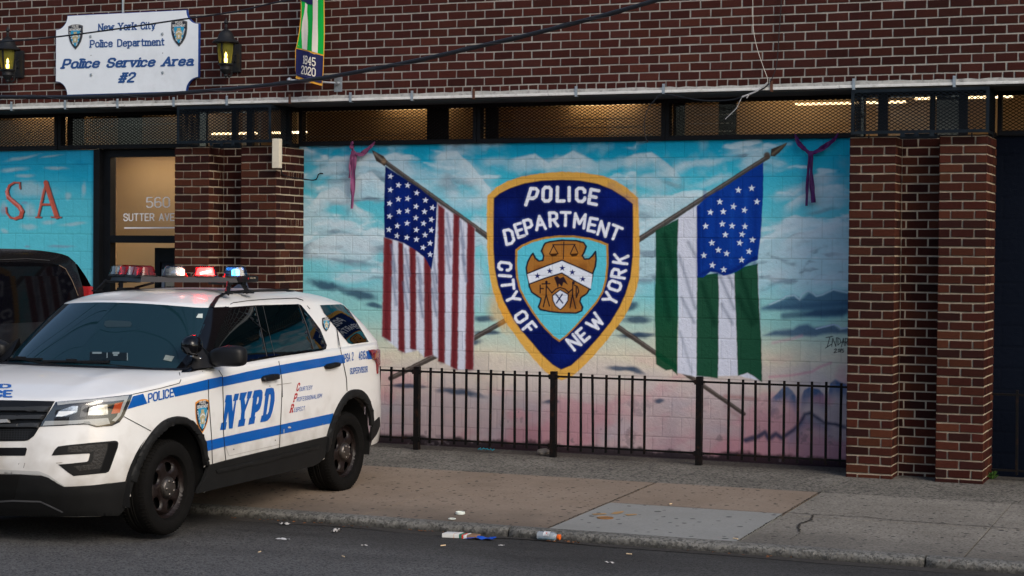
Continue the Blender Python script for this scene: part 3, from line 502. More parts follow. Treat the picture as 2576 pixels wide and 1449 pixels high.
# --- signature
IK = (26, 24, 34)
for q in [[(735, 605), (800, 592)], [(772, 600), (748, 690)], [(730, 706), (790, 668)], [(790, 690), (800, 610), (830, 690), (836, 605)], [(850, 610), (850, 678), (880, 650), (868, 618), (846, 606)], [(885, 690), (902, 612), (912, 682)], [(890, 650), (912, 645)], [(922, 680), (920, 612), (946, 620), (940, 645), (922, 648), (960, 690)],
          [(815, 722), (830, 712), (838, 722), (812, 750), (842, 746)], [(852, 720), (866, 716), (868, 738), (854, 744), (852, 720)], [(880, 712), (874, 746)], [(905, 716), (888, 718), (890, 730), (906, 732), (902, 746), (888, 746)]]: P.line(z5(q), 1.9, IK, .7)
# --- grime: black foot of the wall, chips, joints
P.mix(i, sstep(.115, .06, Z+(P.nA)*.09+P.nC*.03)*.92, (30, 29, 36)); P.mix(i, sstep(.34, .46, P.nC*.5+P.nB+.12)*sstep(1.0, .2, Z)*.5, (120, 112, 118)); P.mix(i, sstep(.3, .42, P.nC)*.25, (80, 84, 96))
def finish(P, JT, BL): P.c = np.clip(P.c, 0, 1)**1.16*1.14; P.c *= (1+(BL[:, None]-.5)*.10)*(1-.24*JT[:, None])*(1+P.nC[:, None]*.10)
finish(P, JT, BL)
sheet_obj('block_wall', X, Y, Z, NX, NZ, P.c, m_mural, building)['label'] = 'block wall painted with two flags and a police shield'
# --- wall left of the door with the letters PSA
X, Y, Z, JT, JH, BL = block_sheet(-20.0, -12.555, 900, -.06, 3.232, 400, 17); U, V = pxn(np.stack([X, np.zeros_like(X), Z], 1)); P = Paint(U, V); i = np.arange(len(U))
cs2 = np.array([s2l(c) for c in [(44, 150, 186), (40, 160, 192), (84, 178, 198), (92, 184, 200), (96, 184, 200), (120, 186, 198), (190, 190, 180), (196, 160, 170), (188, 138, 156)]])*Paint.K
P.c[:] = np.stack([np.interp(V+P.nD*50, [375, 440, 500, 580, 660, 760, 860, 980, 1150], cs2[:, k]) for k in range(3)], 1)
zp = lambda pts: mp(ZP, pts)
for q in [(330, 230, 300, 22, -10), (700, 215, 160, 14, -10), (200, 380, 260, 34, -4), (760, 370, 160, 24, 0), (360, 470, 140, 30, 0), (440, 660, 340, 110, 0), (60, 880, 60, 90, 0), (400, 930, 90, 100, 0), (640, 1080, 130, 34, 0), (380, 1140, 130, 40, 10), (1100, 620, 40, 120, 0), (900, 730, 60, 60, 0), (950, 1110, 200, 24, -6), (60, 1190, 60, 30, 20)]:
    k_ = SC/3.2929; P.blob(*ZP(q[0], q[1]), q[2]*k_, q[3]*k_*1.2, q[4], (160, 184, 194), .7, 1)
for q in [(60, 920, 60, 90), (780, 1400, 200, 26), (360, 1410, 50, 24), (330, 830, 60, 30), (1080, 300, 100, 40), (1040, 280, 90, 30)]:
    k_ = SC/3.2929; P.blob(*ZP(q[0], q[1]), q[2]*k_, q[3]*k_, 0, (128, 140, 164) if q[0] < 1000 else (30, 146, 184), .6, 1)
SALM, SD = (178, 96, 82), (44, 40, 46)
Spts = [(262, 640), (255, 560), (185, 560), (120, 600), (88, 680), (110, 760), (180, 820), (250, 880), (288, 940), (270, 1010), (200, 1035), (130, 1020), (85, 960), (78, 890)]; Sw = [18, 20, 26, 30, 44, 52, 54, 54, 50, 40, 24, 20, 18]
def psa(off, c, dw, soft, a):
    for (p_, q_), w_ in zip(zip(Spts[:-1], Spts[1:]), Sw): P.line(zp([(p_[0]+off, p_[1]+off*.4), (q_[0]+off, q_[1]+off*.4)]), (w_+dw)*SC/3.2929, c, soft, a)
    for q_, w_ in [([(605, 560), (500, 1010)], 26), ([(600, 560), (745, 1010)], 58), ([(545, 850), (680, 850)], 26), ([(465, 1018), (540, 1018)], 14), ([(670, 1014), (800, 1018)], 16), ([(-150, 560), (-150, 1010)], 50), ([(-150, 570), (-60, 600), (-40, 680), (-60, 760), (-150, 790)], 34)]: P.line(zp([(x_+off, y_+off*.4) for x_, y_ in q_]), (w_+dw)*SC/3.2929, c, soft, a)
psa(14, SD, 6, 1.2, .9); psa(0, SALM, 0, .8, 1); P.line(zp([(90, 640), (85, 720), (170, 800), (250, 860), (280, 930)]), 3.5, (214, 150, 150), 1.6, .7); P.line(zp([(565, 640), (505, 960)]), 2, (210, 140, 130), 1.5, .6); P.line(zp([(650, 760), (715, 980)]), 3, (200, 120, 100), 1.6, .6)
P.mix(i, sstep(.05, .0, Z)*.8, (52, 50, 60)); finish(P, JT, BL)
sheet_obj('block_wall', X, Y, Z, 900, 400, P.c, m_mural, building)['label'] = 'block wall painted with letters on a cloudy sky'
# --- navy wall right of the right pier
X, Y, Z, JT, JH, BL = block_sheet(-2.37, 3.2, 420, -.06, 3.236, 260, 29); U, V = pxn(np.stack([X, np.zeros_like(X), Z], 1)); P = Paint(U, V)
P.c[:] = np.array((.004, .008, .018)); finish(P, JT, BL)
sheet_obj('block_wall', X, Y+.0, Z, 420, 260, P.c, M('navy_wall', attr=True, rough=.7, bump=.3, bscale=80, spec=.08), building)['label'] = 'plain dark navy block wall'
# ================================================================ brickwork: every brick a real block standing proud of its mortar
BC, BL_ = .0858, .2076
m_brick = M('brick', attr=True, rough=.85, bump=.5, bscale=140, spec=.1, var=.18, vscale=40)
def soot(p, z): return fbm(np.array([float(p[0]+p[1]*1.7)*100+4000]), np.array([z*100.+500]), 130, 611)[0]
def brickwork(mb, o, ud, nd, bricks, pal, depth=.008, jit=.0022):
    """o: origin, ud: direction along the wall, nd: outward; bricks: (u0,u1,z0,z1)"""
    ud, nd = np.array(ud, float), np.array(nd, float); o = np.array(o, float); up = np.array((0, 0, 1.))
    for (a, b, c, d) in bricks:
        dj = depth*random.uniform(.75, 1.15); tint = random.choice(pal); k = random.uniform(.80, 1.20)*(.62+.72*float(soot(o+ud*a, c))); col = tuple(t*k*random.uniform(.96, 1.04) for t in tint)
        J = lambda: random.uniform(-jit, jit)
        base = [(a+J(), c+J()), (b+J(), c+J()), (b+J(), d+J()), (a+J(), d+J())]; e = .004
        ins = [(base[0][0]+e, base[0][1]+e), (base[1][0]-e, base[1][1]+e), (base[2][0]-e, base[2][1]-e), (base[3][0]+e, base[3][1]-e)]
        vs = [o+ud*u+up*z+nd*h for h, q in ((-.004, base), (dj-.003, base), (dj, ins)) for u, z in q]
        fs = [(8, 9, 10, 11)]+[(k_*4+j, k_*4+(j+1) % 4, k_*4+4+(j+1) % 4, k_*4+4+j) for k_ in (0, 1) for j in range(4)]
        mb.add(vs, fs, col)
def courses(u0, u1, z0, z1, c=BC, l=BL_, ph=0.0, m=.0145, header=0):
    out = []; n = int(round((z1-z0)/c))
    for r in range(n):
        za, zb = z0+r*c+m/2, z0+(r+1)*c-m/2
        L = l/2 if r < header else l; x = u0-L+((ph+(r % 2)*.5) % 1.0)*L
        while x < u1:
            a, b = max(x+m/2, u0), min(x+L-m/2, u1)
            if b-a > .02: out.append((a, b, za, zb))
            x += L
    return out
def mortar(mb, o, ud, nd, u0, u1, z0, z1, c, off=0.0):
    ud, nd, o = Vector(ud), Vector(nd), Vector(o)+Vector(nd)*off
    mb.add([o+ud*u0+Vector((0, 0, z0)), o+ud*u1+Vector((0, 0, z0)), o+ud*u1+Vector((0, 0, z1)), o+ud*u0+Vector((0, 0, z1))], [(0, 1, 2, 3)], c)
PALU = [(0.0464, 0.0132, 0.01), (0.0416, 0.0116, 0.0092), (0.0512, 0.0152, 0.0112), (0.0368, 0.0112, 0.0094), (0.0448, 0.014, 0.0112)]
PALP = [(0.0403, 0.0102, 0.007), (0.0323, 0.0084, 0.0064), (0.0516, 0.0148, 0.0088), (0.0242, 0.0074, 0.0062), (0.0629, 0.0198, 0.011), (0.0379, 0.0106, 0.0074)]
MORU, MORP = (.33, .315, .285), (.42, .355, .27)
YU = -.62                                   # face of the upper wall and of the piers
ZG = 3.70                                   # underside of the upper wall
w_ = MB(); wb = MB()
UX0, UX1, UZ1 = -20.0, 3.2, 6.0
mortar(w_, (0, YU, 0), (1, 0, 0), (0, -1, 0), UX0, UX1, ZG, UZ1, MORU)
w_.add([(UX0, YU, UZ1), (UX1, YU, UZ1), (UX1, 1, UZ1), (UX0, 1, UZ1)], [(0, 1, 2, 3)], MORU)
w_.add([(UX1, YU, ZG), (UX1, 1, ZG), (UX1, 1, UZ1), (UX1, YU, UZ1)], [(0, 1, 2, 3)], MORU); w_.add([(UX0, YU, ZG), (UX0, 1, ZG), (UX0, 1, UZ1), (UX0, YU, UZ1)], [(0, 3, 2, 1)], MORU)
brickwork(wb, (0, YU, 0), (1, 0, 0), (0, -1, 0), [b for b in courses(UX0, UX1, 3.7, UZ1, ph=.31, header=1)], PALU)
m_mort = M('mortar', attr=True, rough=.95, bump=.6, bscale=180, spec=.1, var=.2, vscale=25)
w_.build('brick_wall', m_mort, building)['label'] = 'dark red brick upper wall'
_bw = [o for o in COL.objects if o.name == 'brick_wall'][0]
wb.build('brick_course', m_brick, _bw)
# ---------------------------------------------------------------- piers: two brick pilasters joined by a recessed brick panel
def pier(xa, name):
    mo = MB(); br = MB(); w = .4305; zt = 3.203; gap = .405; dep = .30; n = int(zt/BC)
    za = zt-n*BC
    for k, x in enumerate((xa, xa+w+gap)):
        mortar(mo, (0, YU+.006, 0), (1, 0, 0), (0, -1, 0), x, x+w, -.06, zt, MORP); mortar(mo, (x+w-.006, YU, 0), (0, 1, 0), (1, 0, 0), 0, .62, -.06, zt, MORP); mortar(mo, (x+.006, YU, 0), (0, 1, 0), (-1, 0, 0), 0, .62, -.06, zt, MORP)
        mo.add([(x, YU, zt), (x+w, YU, zt), (x+w, 0, zt), (x, 0, zt)], [(0, 1, 2, 3)], MORP)
        F_, S_ = [], []; m = .0155
        for r in range(-1, n):
            a, b = za+r*BC+m/2, za+(r+1)*BC-m/2
            if (r+k) % 2 == 0: cuts = [0, .215, w]
            else: cuts = [0, .108, .323, w]
            F_ += [(x+cuts[j]+(m/2 if j else 0), x+cuts[j+1]-(m/2 if j+2 < len(cuts) else 0), a, b) for j in range(len(cuts)-1)]
            if r % 6 == 3: sc = [0, .1, .24, .29, .34, .39, .45, .5, .56, .62]
            elif r % 2: sc = [0, .1, .31, .52, .62]
            else: sc = [0, .205, .41, .62]
            S_ += [(sc[j]+(m/2 if j else 0), sc[j+1]-m/2, a, b) for j in range(len(sc)-1)]
        brickwork(br, (0, YU, 0), (1, 0, 0), (0, -1, 0), F_, PALP, .010); brickwork(br, (x+w-.004, YU, 0), (0, 1, 0), (1, 0, 0), S_, PALP, .008); brickwork(br, (x+.004, YU, 0), (0, 1, 0), (-1, 0, 0), S_, PALP, .008)
    mortar(mo, (0, YU+dep, 0), (1, 0, 0), (0, -1, 0), xa+w, xa+w+gap, -.06, zt, MORP)
    brickwork(br, (0, YU+dep, 0), (1, 0, 0), (0, -1, 0), courses(xa+w+.01, xa+w+gap-.01, za-BC, zt-.001, ph=.2), PALP, .008)
    o = mo.build(name, m_mort, building); br.build('brick_course', m_brick, o); return o
pier(-11.065, 'brick_pier')['label'] = 'brick pier beside the doorway'
pier(-3.612, 'brick_pier')['label'] = 'brick pier right of the painted wall'
# ---------------------------------------------------------------- soffit, white edge strip, straps
m_soff = M('soffit_paint', (.06, .058, .056), .8, var=.3, vscale=2, dark=(.03, .03, .03), dscale=1.5, damt=.6)
m_white = M('white_trim', (.62, .62, .60), .5, var=.14, vscale=12, dark=(.25, .22, .19), dscale=9, damt=.6)
m_galv = M('galvanised', (.42, .45, .47), .38, .8, var=.2, vscale=40)
m_rust = M('rusty_steel', (.10, .045, .03), .8, var=.4, vscale=50)
m_blk = M('black_steel', (.007, .0072, .009), .5, spec=.15, var=.35, vscale=18, bump=.15, bscale=60)
m_blk2 = M('blue_black_steel', (.005, .009, .014), .55, spec=.15, var=.3, vscale=14, dark=(.03, .045, .055), dscale=6, damt=.3)
s = MB(); s.box((UX0, YU+.01, 3.655), (UX1, .4, 3.69)); s.build('soffit', m_soff, building)
s = MB(); x = UX0
while x < UX1:
    x2 = min(x+2.1+random.random()*.9, UX1); dz = random.uniform(-.002, .003)
    s.box((x, YU-.022, 3.668+dz), (x2-.004, YU+.03, 3.694+dz), bev=.004); x = x2
s.build('edge_strip', m_white, building)
def ragged(u, v):
    x = UX0+(UX1-UX0)*u; t = 3.725+.010*(vnoise(np.array([x*100]), np.array([0.]), 9, 3)[0]-.5)+.016*(vnoise(np.array([x*100]), np.array([0.]), 70, 4)[0]-.5)
    return (x, YU-.012-.002*v, 3.692+(t-3.692)*v)
vs, fs = sheet(ragged, 900, 1); mesh_obj('caulk_band', vs, fs, M('caulk', (.40, .40, .385), .85, var=.3, vscale=14, dark=(.10, .095, .09), dscale=11, damt=.9), building)
for k, x in enumerate([-13.24, -12.504, -11.803, -11.074, -10.4, -9.626, -8.898, -8.182, -7.485, -6.368, -5.454, -4.372, -3.58, -2.649, -1.8, -.9]):
    s = MB(); s.box((x-.014, YU-.028, 3.655), (x+.014, YU-.024, 3.755)); s.box((x-.014, YU-.028, 3.651), (x+.014, YU+.02, 3.655)); s.lathe([(.006, -.036), (.007, -.028)], (x, YU, 3.74), 'y', 8)
    s.build('strap', m_rust if k in (5, 8, 11) else m_galv, building)
s = MB(); s.lathe([(.10, -.012), (.085, -.014), (.08, 0), (.05, .01)], (-11.35, -.34, 3.655), 'z', 24); s.build('soffit_lamp', M('lamp_trim', (.06, .06, .06), .5), building)
# ---------------------------------------------------------------- rooms behind the high windows: walls, ceilings and lit tube lamps
m_room = M('room_wall', (.45, .36, .25), .8, var=.12, vscale=1.5)
s = MB()
def quad(mb, a, b, c, d): mb.add([a, b, c, d], [(0, 1, 2, 3)])
quad(s, (-20, 2.3, 3.0), (2.5, 2.3, 3.0), (2.5, 2.3, 4.1), (-20, 2.3, 4.1)); quad(s, (-20, .3, 4.02), (2.5, .3, 4.02), (2.5, 2.3, 4.02), (-20, 2.3, 4.02)); quad(s, (-20, .12, 3.25), (2.5, .12, 3.25), (2.5, 2.3, 3.25), (-20, 2.3, 3.25))
s.build('room_wall', m_room, building)
m_tube = M('tube_lamp', (1, .9, .7), .5, emit=(1.0, .66, .30), estr=8.0)
for x, l, y, z, e in [(-14.9, .9, 2.16, 3.97, 22), (-12.7, .7, 2.0, 3.97, 9), (-11.35, .6, 1.1, 3.47, 6), (-10.6, .45, 1.1, 3.47, 6), (-9.5, .8, 2.18, 3.90, 24), (-7.1, .8, 2.18, 3.87, 30), (-4.9, .9, 2.0, 3.97, 16), (-4.15, 1.2, 1.9, 3.735, 5), (-2.9, 1.0, 1.6, 3.74, 5.5), (-1.7, 1.1, 1.6, 3.74, 6)]:
    s = MB(); s.box((x-l/2, y-.03, z-.012), (x+l/2, y+.03, z+.012), bev=.008); s.build('tube_lamp', M('tube_lamp_%g' % e, (1, .9, .7), .5, emit=(1.0, .76, .46), estr=e*.55), building)
# ---------------------------------------------------------------- window band with expanded metal screens
def mesh_panel(mb, o, ud, L, H, nd, w=.0078, px=.056, pz=.033):
    """expanded metal: two families of slanted strands, one just proud of the other"""
    o, ud, nd = Vector(o), Vector(ud), Vector(nd); up = Vector((0, 0, 1)); sl_ = pz/px
    for sg, off in ((1, 0), (-1, .0025)):
        c0 = -H if sg > 0 else 0; c = math.floor(c0/pz)*pz - (L*sl_ if sg > 0 else 0)
        c = -L*sl_-pz if sg > 0 else 0.0; cmax = H if sg > 0 else H+L*sl_
        while c < cmax:
            # z = c + sg*sl_*x  clipped to the panel
            xs = sorted([(0-c)/(sg*sl_), (H-c)/(sg*sl_)]); a, b = max(0, xs[0]), min(L, xs[1])
            if b-a > .004:
                p = o+ud*a+up*(c+sg*sl_*a)+nd*off; q = o+ud*b+up*(c+sg*sl_*b)+nd*off; t = up*w*.5
                mb.add([p-t, q-t, q+t, p+t], [(0, 1, 2, 3)]); mb.add([p-t, q-t, q-t-nd*.006, p-t-nd*.006], [(0, 1, 2, 3)])
            c += pz
m_scr = M('screen_steel', (.006, .0055, .005), .6, spec=.1); m_scr2 = M('cage_steel', (.004, .007, .011), .6, spec=.1)
m_pane = MG('window_pane', (.75, .68, .58), .05); m_pane_d = MG('dusty_pane', (.42, .36, .28), .05)
m_grey = M('grey_panel', (.10, .105, .115), .7, var=.2, vscale=5); m_dk = M('dark_panel', (.012, .012, .013), .7)
ZBW, ZT_ = 3.238, 3.655
def window(x0, x1, y, pane=m_pane, panels=(), blinds=(), label=None):
    f = MB(); t = .04
    f.box((x0, y-.05, ZBW), (x1, y+.05, ZBW+t*1.15), bev=.004); f.box((x0, y-.05, ZT_-t*.9), (x1, y+.05, ZT_+.01)); f.box((x0, y-.048, ZBW), (x0+t, y+.048, ZT_)); f.box((x1-t, y-.048, ZBW), (x1, y+.048, ZT_))
    o = f.build('window', m_blk, building)
    if label: o['label'] = label
    g = MB(); quad(g, (x0+t, y+.07, ZBW+t), (x1-t, y+.07, ZBW+t), (x1-t, y+.07, ZT_-t), (x0+t, y+.07, ZT_-t)); g.build('pane', pane, o)
    k = MB(); mesh_panel(k, (x0+t, y-.035, ZBW+t), (1, 0, 0), x1-x0-2*t, ZT_-ZBW-2*t+.01, (0, -1, 0)); k.build('screen', m_scr, o)
    for a, b, mt in panels:
        k = MB(); k.box((a, y+.085, ZBW+.01), (b, y+.11, ZT_)); k.build('panel', mt, o)
    for a, b, z in blinds:
        k = MB(); k.box((a, y+.074, z-.004), (b, y+.082, z+.004)); k.build('blind_cord', M('pale_cord', (.55, .55, .52), .6), o)
    return o
window(-19.9, -15.62, 0, m_pane_d); window(-15.6, -13.05, 0, m_pane_d, [(-15.6, -14.6, m_dk)], [(-14.3, -13.1, 3.33)])
window(-13.04, -11.06, 0, m_pane_d, [(-13.0, -12.78, m_dk), (-12.3, -11.98, m_dk)], [(-11.95, -11.1, 3.34), (-12.2, -11.1, 3.52)])
window(-9.845, -7.71, 0, m_pane_d, [(-8.35, -8.1, m_dk)], [(-9.8, -8.45, 3.345), (-9.0, -8.45, 3.53)])
window(-7.705, -5.625, 0, m_pane_d, [(-7.66, -7.52, m_dk)], [(-7.5, -5.8, 3.305), (-7.5, -5.8, 3.39), (-7.5, -6.0, 3.475)])
window(-5.62, -3.60, 0, m_pane, [(-5.58, -5.46, m_dk), (-5.1, -4.92, m_dk)], [(-5.4, -4.95, 3.33), (-5.4, -4.95, 3.41), (-5.35, -4.95, 3.5)])
window(-2.335, -.2, 0, m_pane); window(-.195, 3.0, 0, m_pane)
def cage_window(xa, xb, panels, side):
    """window over a pier with its steel cage standing in front of it"""
    y = -.25; f = MB(); f.box((xa, y-.03, 3.20), (xb, y+.03, 3.235)); f.box((xa, y-.03, 3.62), (xb, y+.03, 3.66))
    for a, b, mt in panels:
        if mt is None: f.box((a, y-.028, 3.2), (b, y+.028, 3.66))
    o = f.build('window', m_blk, building)
    g = MB(); quad(g, (xa, y+.04, 3.2), (xb, y+.04, 3.2), (xb, y+.04, 3.66), (xa, y+.04, 3.66)); g.build('pane', MG('clear_pane', (.75, .7, .62), .06), o)
    for a, b, mt in panels:
        if mt is not None: k = MB(); k.box((a, y+.045, 3.2), (b, y+.06, 3.66)); k.build('panel', mt, o)
    k = MB(); k.box((xb-.05, y+.03, 3.22), (xb, 0, 3.262)); k.box((xb-.05, y+.03, 3.61), (xb, 0, 3.655)); k.box((xb-.05, y+.03, 3.262), (xb, y+.08, 3.61)); k.build('side_frame', m_blk, o)
    k = MB(); mesh_panel(k, (xb-.012, y+.08, 3.262), (0, 1, 0), -y-.12, .35, (1, 0, 0)); k.build('screen', m_scr, o)
    return o
cage_window(-11.03, -9.86, [(-10.56, -10.50, None), (-10.37, -10.3, None), (-9.98, -9.87, m_grey), (-11.03, -10.93, m_dk)], 1)
cage_window(-3.6, -2.345, [(-3.42, -3.33, None), (-2.93, -2.885, None), (-2.88, -2.66, m_grey), (-2.66, -2.58, None)], 1)
def cage(xa, xb, z0, z1, ya=-.735, yb=-.28):
    f = MB(); t = .03
    for x in (xa, xb-t):
        f.box((x, ya, z0), (x+t, ya+.006, z1)); f.box((x+.001, ya+.006, z0), (x+t-.001, ya+t, z0+.006)); f.box((x, yb-.03, z0), (x+.006, yb, z1)); f.box((x+.001, ya+.006, z0+.006), (x+.006, yb-.03, z0+t)); f.box((x+.001, ya+.006, z1-t), (x+.006, yb-.03, z1))
    f.box((xa+t, ya+.001, z0), (xb-t, ya+.006, z0+t)); f.box((xa+t, ya+.001, z1-t), (xb-t, ya+.006, z1))
    m_ = (xa+xb)/2; f.box((m_-.19, ya+.10, z0-.045), (m_+.15, ya+.13, z0+.004))
    for x in (m_-.15, m_-.02, m_+.12): f.box((x-.02, ya-.006, z0-.03), (x+.02, ya-.001, z0+.012))
    for x in (xa+.16, xb-.16): f.box((x-.006, ya+.05, z0-.04), (x+.006, ya+.06, z0))
    o = f.build('window_cage', m_blk2, building); k = MB(); mesh_panel(k, (xa+t, ya+.004, z0+t), (1, 0, 0), xb-xa-2*t, z1-z0-2*t, (0, -1, 0), w=.0085)
    for x in (xa+.004, xb-.004): mesh_panel(k, (x, ya+t, z0+t), (0, 1, 0), yb-ya-t*2, z1-z0-2*t, (1, 0, 0), w=.007)
    k.build('screen', m_scr2, o); return o
cage(-10.975, -9.80, 3.238, 3.642)['label'] = 'steel mesh cage over the pier by the doorway'
cage(-3.585, -2.318, 3.225, 3.642)['label'] = 'steel mesh cage over the right pier'
# ---------------------------------------------------------------- doorway
m_door = M('door_black', (.005, .006, .008), .5, spec=.15, var=.3, vscale=8)
d = MB()
d.box((-12.553, -.03, -.04), (-12.47, .30, 3.234)); d.box((-12.47, .05, -.04), (-12.375, .14, 3.15)); d.box((-12.47, .05, 3.146), (-11.035, .14, 3.234)); d.box((-12.375, .052, 2.155), (-11.035, .138, 2.24)); d.box((-11.10, .052, -.04), (-11.035, .138, 2.155))
dw = d.build('doorway', m_door, building)
s = MB(); quad(s, (-12.375, .10, 2.24), (-11.035, .10, 2.24), (-11.035, .10, 3.146), (-12.375, .10, 3.146)); s.build('transom_pane', MG('transom_glass', (.76, .73, .68), .24), dw)
m_lob = M('lobby_wall', (.60, .46, .30), .8, var=.05, vscale=2)
s = MB(); quad(s, (-12.9, .95, -.02), (-10.9, .95, -.02), (-10.9, .95, 3.24), (-12.9, .95, 3.24)); quad(s, (-12.9, .95, -.02), (-12.9, .95, 3.24), (-12.9, .16, 3.24), (-12.9, .16, -.02)); quad(s, (-10.9, .16, -.02), (-10.9, .16, 3.24), (-10.9, .95, 3.24), (-10.9, .95, -.02)); quad(s, (-12.9, .16, 3.24), (-12.9, .95, 3.24), (-10.9, .95, 3.24), (-10.9, .16, 3.24)); quad(s, (-12.9, .16, -.02), (-10.9, .16, -.02), (-10.9, .95, -.02), (-12.9, .95, -.02)); s.build('lobby_wall', m_lob, dw)
s = MB(); s.box((-12.7, .17, 3.215), (-11.1, .75, 3.235)); s.build('lobby_lamp', M('lobby_lamp', (1, .9, .75), .5, emit=(1, .80, .55), estr=3.2), dw)
m_let = M('white_vinyl', (.86, .88, .90), .5)
on = lambda y: (lambda u, v: wy((u, v), y))
flat('street_number', text_polys('560', ZT(1158, 558), ZT(1346, 556), 27.5, .11, .24), on(.094), m_let, dw)
flat('street_name', text_polys('SUTTER AVE', ZT(978, 664), ZT(1382, 662), 20, .15, .26), on(.094), m_let, dw)
flat('underline', [mp(ZT, [(984, 712), (1420, 710), (1420, 720), (984, 722)])], on(.094), m_let, dw)
# inner door leaf, standing open, with posted notices
s = MB(); s.box((-11.93, .30, -.02), (-11.86, .36, 2.10)); s.box((-11.62, .302, -.02), (-11.15, .358, 2.10)); s.box((-11.86, .302, 1.93), (-11.62, .358, 2.10)); s.box((-11.86, .302, -.02), (-11.62, .358, .25)); dl = s.build('door', m_door, dw)
s = MB(); quad(s, (-11.86, .335, .25), (-11.62, .335, .25), (-11.62, .335, 1.93), (-11.86, .335, 1.93)); s.build('pane', M('door_glass', (.03, .035, .045), .08), dl)
m_pap = M('notice_paper', (.62, .56, .45), .7); m_pap2 = M('worn_notice', (.40, .34, .25), .7)
def card(name, x0, x1, z0, z1, y, mat, par): s = MB(); s.box((x0, y-.003, z0), (x1, y, z1)); return s.build(name, mat, par)
n1 = card('notice', -12.235, -11.985, 1.18, 2.02, .944, m_pap, dw); c_ = card('notice_header', -12.232, -11.99, 1.83, 2.017, .939, M('notice_navy', (.015, .035, .11), .6), n1); card('notice_band', -12.18, -11.99, 1.76, 1.86, .936, M('notice_blue', (.02, .10, .25), .6), n1); card('notice_strip', -12.232, -12.03, 1.60, 1.72, .939, M('notice_orange', (.45, .10, .02), .6), n1)
def words(name, txt, x0, x1, z, h, y, mat, par, st=.2): flat(name, text_polys(txt, (x0, z), (x1, z), h, st, .22, up=(0, 1)), lambda a, b: (a, y, b), mat, par)
words('notice_title', 'STOP THE SPREAD', -12.22, -12.0, 1.945, .045, .935, m_pap, n1, .24); words('notice_line', 'MAINTAIN A DISTANCE', -12.225, -12.04, 1.675, .026, .935, m_pap, n1); words('notice_line', 'OF 6 FEET', -12.225, -12.13, 1.625, .026, .935, m_pap, n1)
for z, t in ((1.40, 'MASKS MUST BE WORN'), (1.345, 'SOCIAL DISTANCING')): words('notice_line', t, -12.2, -12.04, z, .028, .937, M('ink', (.03, .03, .035), .7), n1)
n2 = card('notice', -11.80, -11.655, 1.1, 1.86, .332, m_pap2, dl)
for k, t in enumerate(('Police Service', 'Area 2', '', 'Commanding Officer', 'Community Affairs', 'Service Officer')):
    if t: t = t.upper(); words('notice_line', t, -11.79, -11.79+.125*min(1, len(t)/18+.15), 1.80-.055*k, .022, .327, M('ink', (.03, .03, .035), .7), n2)
card('sticker', -11.855, -11.815, 1.55, 1.85, .332, M('sticker_pale', (.25, .28, .33), .6), dl)
